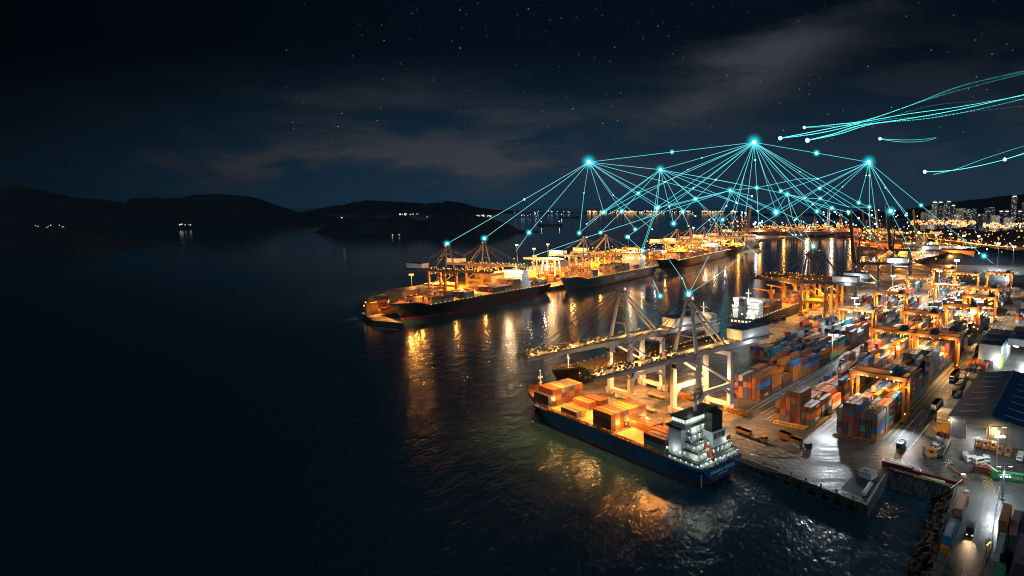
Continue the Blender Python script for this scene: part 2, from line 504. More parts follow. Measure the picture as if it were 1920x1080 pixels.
Q0 = sp(128, -14.2)          # corner of the two berths
Q1 = sp(-3, -14.2)
Q2 = at(1627, 948)
Q3 = at(1668, 882)
Q4 = at(1789, 917)
Q5 = at(1745, 1080)
Q6 = Vector((34, 90, 0))
QA = at(1427, 612); QB = at(1485, 592); QC = at(1590, 549); QD = at(1652, 480); QE = at(1600, 434)
right_pts = [Q0, QA, QB, QC, QD, at(1690, 452), at(1650, 438), at(1600, 433), at(1480, 444), at(1390, 452), Vector((400, 3600, 0)), Vector((3000, 6000, 0)), Vector((9000, 6000, 0)), Vector((9000, 300, 0)), Vector((260, 60, 0)), Q6, Q5, Q4, Q3, Q2, Q1]
land('terminal_ground', right_pts, -6, QZ, G_YARD, WALL_C)

# left terminal: a long mole with ships along its near side
LT = [at(678, 588), at(700, 601), at(757, 606)]
def berth(u0, v0, u1, v1, B, f):
    p, q = at(u0, v0, 0), at(u1, v1, 0)
    d = (q - p).normalized(); n = Vector((-d.y, d.x, 0))
    return p.lerp(q, f) + n * (B + 1.5)
LB = [berth(772, 603, 1046, 549, 31, -0.03), berth(772, 603, 1046, 549, 31, 1.02), berth(1070, 549, 1243, 512, 32, 0.0), berth(1070, 549, 1243, 512, 32, 1.0), berth(1247, 510, 1378, 478, 34, 0.0), berth(1247, 510, 1378, 478, 34, 1.0), at(1425, 459)]
LC = [at(1400, 448), at(1220, 466), at(985, 500), at(820, 526), at(692, 557)]
land('mole_ground', LT + LB + LC, -6, QZ, G_APRON, WALL_C)

# paved sheets on the right terminal
e = 0.012
def inset(p, q, d):
    n = (q - p).normalized(); n = Vector((-n.y, n.x, 0)); return p + n * d
sheet('quay_apron', [sp(127, -14.8), sp(-4, -14.8), Q2 + Vector((0.3, 0.8, 0)), Q3 + Vector((-0.6, 0.2, 0)), yard(-12, 8), yard(-12, -62), yard(40, -100), yard(96, -112), yard(118, -151)], QZ + e, G_APRON)
sheet('basin_apron', [QA + E2 * 2, QB + E2 * 1.5, QC + E2 * 2, yard(440, -120), yard(300, -122), yard(150, -118), yard(119, -150)], QZ + e, G_APRON)
sheet('service_road', [yard(-8, 6.5), yard(-8, 15), yard(700, 6), yard(700, -4)], QZ + e, G_ROAD)
sheet('gate_road', [Q4 + Vector((1.5, 0, 0)), yard(-10, 17), yard(18, 56), yard(18, 120), yard(-110, 120), yard(-120, 50), Q6 + Vector((2, 0, 0)), Q5 + Vector((1.0, 0, 0))], QZ + e, G_ROAD)
# painted lines
line_w = paint('white_road_paint', (0.62, 0.62, 0.58), 0.6, 0, 0.5, 0.6)
line_y = paint('yellow_road_paint', (0.60, 0.42, 0.06), 0.6, 0, 0.5, 0.6)
rail_m = paint('crane_rail_steel', (0.05, 0.045, 0.04), 0.5, 0.3, 0.4, 0.5)
mk_y = MB(); mk_w = MB(); mk_r = MB()
def strip(mb, p, q, w, z):
    p, q = Vector((p[0], p[1], z)), Vector((q[0], q[1], z))
    n = (q - p).normalized(); n = Vector((-n.y, n.x, 0)) * (w / 2)
    mb.quad(p - n, q - n, q + n, p + n)
zz = QZ + 0.03
for t in (-56.6, -54.0, -28.6, 1.6, 4.0):
    strip(mk_y, yard(4, t), yard(420, t), 0.35, zz)
for t in (-64, -61.5, -51, -49, -26.4, -24.2, -21.5, 6.4, 13.6):
    strip(mk_w, yard(-2, t), yard(420, t), 0.3, zz)
for i in range(34):
    strip(mk_w, yard(-6 + i * 12, 10.2), yard(0 + i * 12, 10.2), 0.25, zz)
for d in (2.2, 19.5, 21.5):
    a = Q1 + SEX * 128 + SEY * -d; b = Q1 + SEY * -d
    c = Q2 + (Q3 - Q2).normalized() * (d * 1.0)
    if d < 10 or True:
        strip(mk_r, a, b, 0.5, zz); strip(mk_r, b, c, 0.5, zz)
for d in (6, 9.5, 13, 16.5):
    a = Q1 + SEX * 110 + SEY * -d; b = Q1 + SEY * -d; c = Q2 + (Q3 - Q2).normalized() * (d * 1.0)
    for k in range(26):
        f0, f1 = k / 26, (k + 0.55) / 26
        strip(mk_w, a.lerp(b, f0), a.lerp(b, f1), 0.22, zz)
    for k in range(9):
        strip(mk_w, b.lerp(c, k / 9), b.lerp(c, (k + 0.55) / 9), 0.22, zz)
for d in (3, 22):
    strip(mk_r, QA + E2 * d, QB + E2 * d, 0.6, zz); strip(mk_r, QB + E2 * d, QC + E2 * d, 0.6, zz)
for d in (8, 12, 16, 20, 26):
    for k in range(14):
        p = QA + E2 * d
        strip(mk_w, p + E1 * (k * 18 - 60), p + E1 * (k * 18 - 50), 0.35, zz)
# gate road lines
strip(mk_w, yard(-30, 46), yard(-120, 49), 0.25, zz); strip(mk_w, yard(-30, 50.6), yard(-120, 53), 0.25, zz)
for k in range(9): strip(mk_w, yard(-20 - k * 10, 47.8 + k * .1), yard(-25 - k * 10, 47.85 + k * .1), 0.2, zz)
for a, b in (((-12, 12.5), (-18, 22)), ((-14, 9.5), (-14, 14)), ((-16, 9.7), (-16, 14)), ((-18, 10), (-18, 15))):
    strip(mk_w, yard(*a), yard(*b), 0.5, zz)
for k in range(7): strip(mk_y, yard(-12 - k * 1.6, 42 + k * 0.4), yard(-13.2 - k * 1.6, 46 + k * 0.4), 0.35, zz)
tag(mk_y.build('yellow_road_markings', line_y), kind='structure')
tag(mk_w.build('white_road_markings', line_w), kind='structure')
tag(mk_r.build('crane_rail_track', rail_m), kind='structure')

# stone slopes by the notch
def rock_slope(name, line, width, n_u, n_v, seed):
    r = random.Random(seed)
    mb = MB()
    pts = []
    tot = [0]
    for a, b in zip(line, line[1:]): tot.append(tot[-1] + (b[0] - a[0]).length)
    for i in range(n_u + 1):
        d = tot[-1] * i / n_u
        k = max(j for j in range(len(line) - 1) if tot[j] <= d + 1e-6)
        f = (d - tot[k]) / (tot[k + 1] - tot[k])
        p = line[k][0].lerp(line[k + 1][0], f); q = line[k][1].lerp(line[k + 1][1], f).normalized()
        for j in range(n_v + 1):
            w = width * j / n_v
            z = QZ + 0.1 - (QZ + 1.5) * (j / n_v)
            x = p + q * w
            pts.append((x.x + r.uniform(-.5, .5), x.y + r.uniform(-.5, .5), z + (r.uniform(-.7, .7) if 0 < j else 0)))
    fs = []
    for i in range(n_u):
        for j in range(n_v):
            a = i * (n_v + 1) + j
            fs.append((a, a + 1, a + n_v + 2, a + n_v + 1))
    mb.add(pts, fs)
    return tag(mb.build(name, ROCK), kind='structure')
ROCK = paint('rock_armour', (0.045, 0.044, 0.042), 0.9, 0, 0.7, 0.6)
dn = (Q5 - Q4).normalized(); out1 = Vector((dn.y, -dn.x, 0))
if out1.x > 0: out1 = -out1
up1 = (Q4 - Q3).normalized(); out2 = Vector((up1.y, -up1.x, 0))
if out2.y > 0: out2 = -out2
rock_slope('rock_slope', [(Q6, out1), (Q5, out1), (Q4, (out1 + out2))], 9.5, 90, 12, 5)
rock_slope('rock_bank', [(Q4, (out1 + out2)), (Q3, out2)], 7.0, 26, 9, 6)

# ------------------------------------------------------------------ hills
hill_m = paint('wooded_hillside', (0.007, 0.016, 0.026), 0.9, 0, 0.6, 0.01)
def hill(name, prof, base_v, deepen, seed, rough=1.0, y0=None):
    """prof: (u, v) skyline points; the shore lies where base_v sights the water"""
    r = random.Random(seed)
    y_s = y0 or HCAM * F_PX / (base_v - HOR)
    y_r = y_s + deepen
    v_end = HOR + HCAM * F_PX / y_r + 1.5             # the ends run down to the water
    prof = [(prof[0][0] - 45, v_end)] * (prof[0][1] < v_end - 1) + list(prof) + [(prof[-1][0] + 45, v_end)] * (prof[-1][1] < v_end - 1)
    us = [p[0] for p in prof]
    n = 90; m = 14
    ph = [(r.uniform(0, 6.28), r.uniform(0.5, 1.6)) for _ in range(6)]
    pts = []
    for i in range(n + 1):
        u = us[0] + (us[-1] - us[0]) * i / n
        k = max(j for j in range(len(us) - 1) if us[j] <= u + 1e-6)
        f = (u - us[k]) / (us[k + 1] - us[k]); f = 0.6 * f + 0.4 * f * f * (3 - 2 * f)
        v = prof[k][1] * (1 - f) + prof[k + 1][1] * f
        v += rough * (math.sin(i * 0.9 + ph[0][0]) + math.sin(i * 2.1 + ph[1][0]) * 0.6 + math.sin(i * 4.7 + ph[2][0]) * 0.5 + r.uniform(-.9, .9)) * 0.55
        top = max(deep(u, v, y_r).z, 0.5)
        for j in range(m + 1):
            q = j / m * 1.7
            y = y_s + deepen * q
            h = math.sin(min(q, 1.0) * PI / 2) ** 1.15 if q <= 1 else math.cos((q - 1) / 0.7 * PI / 2)
            z = top * h * (1 + (0.05 * math.sin(i * 1.3 + j * 1.7 + seed) if 0 < q < 0.97 else 0)) - 2 * (1 - h)
            x = (u - U0) / F_PX * (y_r if q > 1 else y_s + (y_r - y_s) * q)
            pts.append((x, y, z))
    fs = []
    for i in range(n):
        for j in range(m):
            a = i * (m + 1) + j
            fs.append((a, a + m + 1, a + m + 2, a + 1))
    o = MB().add(pts, fs).build(name, hill_m, smooth=True)
    return tag(o, kind='structure')
hill('headland_hill', [(-260, 452), (-80, 440), (20, 433), (90, 431), (140, 437), (180, 450), (215, 464), (238, 474)], 478, 260, 3)
hill('mountain_range', [(-300, 372), (-120, 360), (0, 355), (40, 350), (75, 358), (115, 374), (170, 371), (215, 379), (232, 384), (258, 372), (320, 371), (350, 371), (385, 364), (415, 364), (455, 366), (480, 377), (515, 397), (560, 398)], 426, 900, 4)
hill('island_hill', [(586, 441), (610, 424), (640, 408), (700, 407), (722, 411), (752, 404), (790, 414), (806, 410), (830, 402), (850, 405), (880, 402), (905, 406), (930, 412), (955, 421), (966, 431)], 439, 200, 5)
hill('distant_hills', [(560, 398), (640, 385), (690, 376), (760, 379), (800, 383), (848, 377), (870, 386), (920, 394), (960, 400), (1000, 401)], 402, 2500, 6)
hill('city_hill', [(1520, 404), (1620, 396), (1700, 400), (1760, 384), (1830, 374), (1900, 366), (1960, 360), (2200, 340)], 415, 2500, 8, y0=5200)
hill('low_ridge', [(1690, 440), (1740, 430), (1800, 427), (1850, 434), (1900, 430), (1990, 428), (2100, 420)], 440, 160, 9, y0=1750)
hill('dark_mound', [(1745, 482), (1790, 468), (1850, 463), (1900, 469), (1980, 472), (2100, 470)], 480, 70, 10, y0=1030)
# ------------------------------------------------------------------ containers
PAL = {
    'rust brown': (0.20, 0.065, 0.03), 'orange': (0.50, 0.13, 0.02), 'red': (0.36, 0.04, 0.025), 'maroon': (0.13, 0.03, 0.035),
    'dark blue': (0.02, 0.05, 0.14), 'blue': (0.02, 0.14, 0.33), 'teal': (0.03, 0.23, 0.25), 'pale grey': (0.42, 0.43, 0.42),
    'grey': (0.17, 0.18, 0.18), 'charcoal': (0.05, 0.05, 0.055), 'mauve': (0.20, 0.12, 0.14), 'white': (0.65, 0.63, 0.58),
    'green': (0.03, 0.30, 0.10), 'olive grey': (0.19, 0.19, 0.14), 'yellow': (0.60, 0.32, 0.05), 'salmon': (0.50, 0.20, 0.13),
}
CLEN, CWID = 12.2, 2.3
cont_mesh = {}
def container_mesh(colour, h):
    key = (colour, h)
    if key in cont_mesh: return cont_mesh[key]
    m = paint('container_' + colour.replace(' ', '_'), PAL[colour], 0.5, 0, 0.35, 0.35, 0.35, ('X', 3.2, 0.6), 0.34)
    mb = MB()
    L2, W2 = CLEN / 2, CWID / 2
    mb.b2((-L2 + 0.06, -W2 + 0.05, 0.12), (L2 - 0.06, W2 - 0.05, h - 0.05))
    for x in (-L2, L2 - 0.16):
        for y in (-W2, W2 - 0.16):
            mb.b2((x, y, 0), (x + 0.16, y + 0.16, h))
    for y in (-W2, W2 - 0.12):
        mb.b2((-L2 + 0.16, y + 0.004, 0.02), (L2 - 0.16, y + 0.116, 0.2)); mb.b2((-L2 + 0.16, y + 0.004, h - 0.14), (L2 - 0.16, y + 0.116, h - 0.012))
    for x in (-L2, L2 - 0.12):
        mb.b2((x + 0.004, -W2 + 0.16, 0.02), (x + 0.116, W2 - 0.16, 0.2)); mb.b2((x + 0.004, -W2 + 0.16, h - 0.14), (x + 0.116, W2 - 0.16, h - 0.012))
    o = mb.build('shipping_container', m)
    me = o.data
    bpy.data.objects.remove(o)
    mb = MB()
    x = -L2 + 0.05
    mb.b2((x - 0.02, -W2 + 0.17, 0.21), (x + 0.005, -0.03, h - 0.15)); mb.b2((x - 0.02, 0.03, 0.21), (x + 0.005, W2 - 0.17, h - 0.15))
    for y in (-0.85, -0.32, 0.32, 0.85):
        mb.b2((x - 0.07, y - 0.03, 0.15), (x - 0.021, y + 0.03, h - 0.1), 1)
    o = mb.build('door', [m, steel_mid])
    dm = o.data
    bpy.data.objects.remove(o)
    cont_mesh[key] = (me, dm)
    return cont_mesh[key]

N_CONT = [0]
def add_container(colour, h, loc, rot, label, group, door=True):
    me, dm = container_mesh(colour, h)
    o = link('shipping_container', me)
    o.location = loc; o.rotation_euler = (0, 0, rot)
    tag(o, label, 'container', group)
    if door:
        link('door', dm, o)
    q = math.sin(N_CONT[0] * 12.9898) * 43758.5453
    q -= math.floor(q)
    if door and q > 0.72 and colour not in ('white', 'pale grey'):
        pm = MB()
        pm.b2((-3.2 + 3 * q, -CWID / 2 - 0.02, h * 0.42), (0.6 + 3 * q, -CWID / 2 + 0.04, h * 0.78))
        pm.build('logo_panel', LOGO_M, o)
    N_CONT[0] += 1
    return o

LOGO_M = paint('white_logo_panel', (0.62, 0.62, 0.60), 0.5, 0, 0.5, 1.2)
ORD = ['first', 'second', 'third', 'fourth', 'fifth', 'sixth', 'seventh', 'eighth', 'ninth', 'tenth', 'eleventh', 'twelfth', 'thirteenth', 'fourteenth', 'fifteenth', 'sixteenth', 'seventeenth', 'eighteenth', 'nineteenth', 'twentieth']
TIER = ['ground', 'second', 'third', 'fourth', 'fifth', 'sixth']
def tier_word(k, top):
    return 'bottom tier' if k == 0 else ('top tier' if k == top else TIER[k] + ' tier')

# --- yard blocks, row by row
SP_T, SP_S, H_Y = 2.56, 13.4, 2.9
warm_pick = ['rust brown'] * 5 + ['orange'] * 5 + ['maroon'] * 2 + ['red'] * 2 + ['grey', 'charcoal', 'blue', 'dark blue', 'teal', 'salmon', 'white', 'mauve']
dark_pick = ['charcoal'] * 5 + ['grey'] * 4 + ['dark blue'] * 3 + ['maroon'] * 2 + ['rust brown'] * 2 + ['teal', 'mauve', 'olive grey', 'orange', 'blue']
mix_pick = ['rust brown', 'rust brown', 'orange', 'orange', 'maroon', 'dark blue', 'blue', 'teal', 'grey', 'pale grey', 'charcoal', 'mauve', 'red', 'olive grey', 'salmon', 'white']
cells = []   # (dist, dict)
def block(name, t_right, ncol, s0, nbay, hmin, hmax, pick, fixed_h=None, fixed_c=None, gap=(), pbay=None, seed=1):
    r = random.Random(seed)
    H = {}
    for b in range(nbay):
        base = r.randint(hmin, hmax)
        for c in range(ncol):
            h = max(0, min(5, base + r.choice((-1, 0, 0, 0, 1)) - (r.random() < 0.12) * 2))
            if b in gap: h = 0
            if fixed_h and b in fixed_h: h = fixed_h[b][c]
            H[(b, c)] = h
    for b in range(nbay):
        p = pbay.get(b, pick) if pbay else pick
        for c in range(ncol):
            h = H[(b, c)]
            for k in range(h):
                vis = (k == h - 1) or H.get((b - 1, c), 0) <= k or H.get((b, c + 1), 0) <= k or H.get((b, c - 1), 0) <= k
                colour = r.choice(p)
                if fixed_c and (b, c, k) in fixed_c: colour = fixed_c[(b, c, k)]
                if not vis: continue
                t = t_right - CWID / 2 - (ncol - 1 - c) * SP_T
                s = s0 + CLEN / 2 + b * SP_S
                loc = yard(s, t + r.uniform(-.05, .05), QZ + 0.03 + k * H_Y)
                cells.append(dict(loc=loc, colour=colour, k=k, top=h - 1, b=b, c=c, ncol=ncol, block=name, d=(loc - Vector((0, 0, HCAM))).length, s=s, t=t))
C0 = {}
for c, colset in enumerate((['grey', 'charcoal', 'grey', 'olive grey'], ['dark blue', 'charcoal', 'red', 'grey', 'rust brown'], ['orange', 'mauve', 'red', 'teal', 'rust brown'],
                            ['rust brown', 'red', 'green', 'red', 'blue'], ['rust brown', 'teal', 'maroon', 'olive grey'], ['dark blue', 'rust brown', 'charcoal', 'mauve'], ['orange', 'blue', 'rust brown', 'olive grey'])):
    for k, x in enumerate(colset): C0[(0, c, k)] = 'charcoal' if x == 'green' else x
for c, x in enumerate(['white', 'orange', 'salmon', 'maroon', 'blue', 'orange', 'rust brown']): C0[(1, c, 3)] = x; C0[(1, c, 2)] = 'rust brown'
for c, x in enumerate(['orange', 'rust brown', 'teal', 'yellow', 'salmon', 'orange', 'blue']): C0[(2, c, 3)] = x
for c in range(7):
    C0[(3, c, 2)] = C0[(3, c, 3)] = ['charcoal', 'salmon', 'blue', 'white', 'orange', 'yellow', 'orange'][c]
block('block under the nearest gantry', 0, 7, 0.3, 5, 3, 4, warm_pick,
      {0: [4, 5, 5, 5, 4, 4, 4], 1: [4, 4, 4, 3, 4, 4, 4], 2: [3, 3, 3, 4, 3, 4, 4], 3: [3, 4, 4, 4, 4, 3, 4], 4: [2, 3, 3, 3, 2, 3, 4]}, C0, seed=11)
block('block between two roadside gantries', 0, 7, 0.3 + 5 * SP_S, 5, 4, 5, dark_pick, None, None, seed=12)
block('block under the roadside gantry', 0, 7, 0.3 + 10 * SP_S, 5, 2, 4, warm_pick, None, None, seed=13)
block('dark block past the gantries', 0, 7, 0.3 + 16 * SP_S, 8, 3, 5, dark_pick, None, None, seed=14)
block('far roadside block', -3, 7, 0.3 + 27 * SP_S, 10, 2, 4, mix_pick, None, None, gap=(4,), seed=15)
C1 = {}
for c, cs in enumerate((['orange', 'charcoal', 'orange'], ['grey', 'orange', 'rust brown', 'rust brown'], ['mauve', 'rust brown', 'orange', 'orange', 'rust brown'], ['maroon', 'rust brown', 'charcoal', 'orange', 'maroon'],
                        ['orange', 'red', 'rust brown', 'rust brown', 'rust brown'], ['charcoal', 'olive grey', 'rust brown'], ['grey', 'orange', 'rust brown'])):
    for k, x in enumerate(cs): C1[(0, c, k)] = x
for c, x in enumerate(['blue', 'salmon', 'teal', 'orange', 'rust brown', 'teal', 'rust brown']): C1[(1, c, 2)] = x
C1[(1, 6, 0)] = 'charcoal'; C1[(1, 6, 1)] = 'pale grey'; C1[(3, 6, 0)] = 'orange'; C1[(3, 6, 1)] = 'dark blue'; C1[(3, 6, 2)] = 'orange'; C1[(3, 6, 3)] = 'dark blue'
block('block beside the tallest lamp mast', -30.1, 7, 1.8, 5, 2, 4, warm_pick,
      {0: [3, 4, 5, 5, 5, 3, 3], 1: [2, 2, 3, 3, 3, 2, 3], 2: [0, 1, 2, 3, 3, 3, 2], 3: [1, 2, 2, 3, 3, 3, 4], 4: [2, 3, 2, 3, 4, 3, 3]}, C1, seed=21)
block('block behind the tallest lamp mast', -30.1, 7, 1.8 + 5 * SP_S, 5, 2, 4, mix_pick, {1: [2, 3, 3, 2, 3, 4, 5]}, None, seed=22)
block('block under the middle row gantry', -30.1, 7, 1.8 + 10 * SP_S, 9, 2, 4, mix_pick, None, None, gap=(5,), seed=23)
block('block under the far middle gantry', -32, 7, 1.8 + 21 * SP_S, 12, 2, 4, dark_pick, None, None, gap=(5, 6), seed=24)
C2 = {}
for c in range(8):
    C2[(0, c, 3)] = ['dark blue', 'teal', 'rust brown', 'white', 'charcoal', 'rust brown', 'orange', 'rust brown'][c]
C2.update({(0, 7, 2): 'blue', (0, 7, 1): 'rust brown', (0, 7, 0): 'rust brown', (1, 7, 0): 'rust brown', (1, 7, 1): 'orange', (1, 7, 2): 'orange', (2, 7, 0): 'maroon', (2, 7, 1): 'rust brown', (3, 7, 0): 'orange', (3, 7, 1): 'orange', (3, 7, 2): 'orange', (3, 7, 3): 'blue'})
block('block behind the white cranes', -66, 8, 22, 6, 3, 4, warm_pick,
      {0: [3, 4, 4, 4, 4, 4, 4, 4], 1: [2, 3, 3, 3, 4, 4, 4, 3], 2: [3, 3, 2, 3, 3, 3, 2, 2], 3: [2, 3, 4, 3, 4, 3, 3, 4]}, C2, seed=31)
block('block beside the second lamp mast', -67, 8, 22 + 6.6 * SP_S, 7, 3, 4, dark_pick + mix_pick, None, None, seed=32)
block('block under the left row gantry', -68, 8, 22 + 14.2 * SP_S, 12, 2, 3, mix_pick, None, None, gap=(6,), seed=33)
block('block nearest the basin', -95, 7, 98, 11, 2, 3, dark_pick + ['blue', 'red', 'teal'], None, None, seed=41)
block('block under the gantry farthest left', -100, 7, 300, 16, 2, 3, mix_pick, None, None, gap=(5,), seed=42)
block('far block past the last gantries', -66, 7, 470, 10, 2, 4, dark_pick, None, None, seed=43)
block('roadside block past the white shed', 26, 3, 330, 12, 2, 4, mix_pick, None, None, seed=44)

# --- containers on the near ship
ship_cells = []
H_S = 2.6
def sbay(name, x0, y0, heights, cols, z0, seed):
    r = random.Random(seed)
    for i, h in enumerate(heights):
        for k in range(h):
            vis = True
            ship_cells.append((x0, y0 - i * 2.5, z0 + k * H_S, r.choice(cols) if not isinstance(cols, dict) else cols.get((i, k), r.choice(cols['*'])), name, i, k, h - 1))
oc = ['orange', 'rust brown', 'orange', 'salmon', 'rust brown', 'maroon', 'orange', 'yellow', 'red']
sbay('stack behind the bow', 99.6, 9.1, [2, 3, 3, 3, 3, 3, 3, 3], {'*': oc, (0, 1): 'charcoal', (0, 0): 'charcoal', (1, 2): 'rust brown', (3, 2): 'pale grey', (2, 2): 'orange', (5, 2): 'blue', (7, 2): 'salmon', (6, 2): 'orange'}, 8.55, 1)
sbay('low pair on the port hatch', 77.8, 8.9, [1, 1], {'*': oc, (0, 0): 'olive grey', (1, 0): 'yellow'}, 8.55, 2)
sbay('low row by the foremost hatch', 84.5, -2.6, [1, 1], {'*': oc, (0, 0): 'salmon', (1, 0): 'orange'}, 8.55, 3)
sbay('low pair on quay side hatch', 83.0, -8.4, [1, 1], {'*': oc, (0, 0): 'rust brown', (1, 0): 'rust brown'}, 8.55, 4)
sbay('tall stack amidships', 52.6, 9.7, [3] * 8, {'*': oc, (0, 2): 'orange', (3, 2): 'mauve', (4, 2): 'yellow', (6, 2): 'mauve', (5, 2): 'yellow', (0, 0): 'rust brown', (0, 1): 'rust brown'}, 8.55, 5)
sbay('double stack by the deckhouse', 20.6, 9.3, [2, 2], {'*': oc, (0, 0): 'teal', (0, 1): 'maroon', (1, 1): 'rust brown', (1, 0): 'pale grey'}, 8.55, 6)
sbay('orange stack before the deckhouse', 22.4, 3.8, [2, 2, 1], {'*': ['orange', 'rust brown']}, 8.55, 7)
sbay('single row on after hatch', 40.6, -1.6, [1, 1, 1], {'*': ['orange', 'rust brown']}, 8.55, 8)
for x0, y, z, colour, name, i, k, top in ship_cells:
    lab = f"{colour} container, {tier_word(k, top)}, {ORD[i]} from the water side, {name}"
    if len(lab.split()) > 16: print('LONG', lab)
    add_container(colour, H_S, sp(x0 + CLEN / 2, y, z), SROT, lab, 'containers on the blue ship')

# --- stacks along the gate road at the lower right corner
def lone(colour, u=None, v=None, z=QZ + 0.05, rot=None, label='', group='containers by the gate road', p=None, h=2.6):
    loc = p if p is not None else at(u, v, z)
    return add_container(colour, h, loc, YROT if rot is None else rot, label, group)
gate = [
    ('orange', -50, 54.5, 2, 'orange container on top of the nearest roadside stack'), ('rust brown', -50, 54.5, 1, 'rust container under the orange one of the roadside stack'),
    ('charcoal', -50, 54.5, 0, 'charcoal container at the foot of the roadside stack'),
    ('salmon', -47, 57.2, 1, 'salmon topped container right behind the roadside orange one'), ('charcoal', -47, 57.2, 0, 'dark container under the salmon topped one by the road'),
    ('dark blue', -46, 60, 2, 'dark blue container high in the corner stack'), ('dark blue', -46, 60, 1, 'dark blue container below another in the corner stack'),
    ('pale grey', -64, 55.4, 1, 'pale grey container behind the leaning lamp post'), ('grey', -64, 55.4, 0, 'grey container at ground level behind the lamp post'),
    ('mauve', -67, 60.4, 2, 'mauve container on the dark corner stack'), ('maroon', -67, 60.4, 1, 'maroon container under the mauve one in the corner'),
    ('green', -81, 56.5, 1, 'lime green container at the road corner'), ('charcoal', -81, 56.5, 0, 'charcoal container under the green one'),
]
for colour, s, t, k, lab in gate:
    add_container(colour, 2.6, yard(s - 4, t, QZ + 0.05 + k * 2.62), YROT, lab, 'containers by the gate road')
# mixed boxes before the white shed
for i, (s, t, k, colour, lab) in enumerate([
    (146, 12.5, 0, 'charcoal', 'charcoal container nearest the road before the white shed'), (146, 15.2, 0, 'dark blue', 'dark blue container second from the road before the white shed'),
    (146, 18, 0, 'grey', 'grey container third from the road before the white shed'), (146, 20.8, 1, 'red', 'red container standing on another before the white shed'),
    (146, 20.8, 0, 'maroon', 'maroon container under the red one before the white shed'), (160, 10, 0, 'orange', 'orange container on the roadside behind the dark ones'),
    (160, 12.8, 0, 'orange', 'second orange container against the white shed corner'), (160, 16, 1, 'orange', 'raised orange container by the white shed wall'),
    (160, 16, 0, 'rust brown', 'rust container under the raised orange one'), (161, 21, 1, 'rust brown', 'brown container directly below the white shed wall'), (161, 21, 0, 'charcoal', 'dark container beneath the brown one by the shed'),
    (174, 9, 0, 'white', 'white container alone on the road edge by the shed'), (120, 13, 0, 'charcoal', 'black container beside the back corner of the big warehouse'),
    (106, 14, 0, 'charcoal', 'black container beside the warehouse eaves'), (92, 15, 0, 'charcoal', 'dark container along the warehouse side wall'),
    (73, 18.5, 0, 'dark blue', 'dark blue container next to the white stack'), (73, 18.5, 1, 'blue', 'blue container with white mark above the white stack')]):
    add_container(colour, 2.6, yard(s, t, QZ + 0.05 + k * 2.62), YROT, lab, 'containers along the warehouse road')
for i in range(9):
    b, k = divmod(i, 3)
    add_container(['red', 'blue', 'maroon'][i % 3] if b < 2 else ['rust brown', 'pale grey', 'red'][k], 2.6, yard(128 + b * 13.3, 44 + (b % 2) * 0.3, QZ + 0.05 + k * 2.62), YROT,
                  f"{['red', 'blue', 'maroon'][i % 3] if b < 2 else ['rust brown', 'pale grey', 'red'][k]} container, {tier_word(k, 2)}, {ORD[b]} stack right of the wet side road", 'containers along the warehouse road')

# --- nearest yard boxes one by one, the rest as one mass
cells.sort(key=lambda c: c['d'])
room = 300 - N_CONT[0]
seen_lab = set()
for c in cells[:room]:
    lab = f"{c['colour']} container, {tier_word(c['k'], c['top'])}, {ORD[c['ncol'] - 1 - c['c']]} column from the road, {ORD[c['b']]} bay, {c['block']}"
    if len(lab.split()) > 16: lab = lab.replace(' from the road', '')
    if len(lab.split()) > 16: lab = lab.replace('the ', '')
    if len(lab.split()) > 16: print('LONG', lab)
    c['lab'] = lab
    add_container(c['colour'], H_Y - 0.03, c['loc'], YROT, lab, 'containers stacked in the yard', door=c['d'] < 430)
def mass(name, items, h):
    used = sorted({c['colour'] for c in items})
    mats = [container_mesh(x, 2.6)[0].materials[0] for x in used]
    mb = MB()
    for c in items:
        mb.box((c['loc'].x, c['loc'].y, c['loc'].z + h / 2), (CLEN, CWID, h - 0.04), c.get('rot', YROT), used.index(c['colour']))
    o = mb.build(name, mats)
    return tag(o, kind='stuff')
far_items = cells[room:]
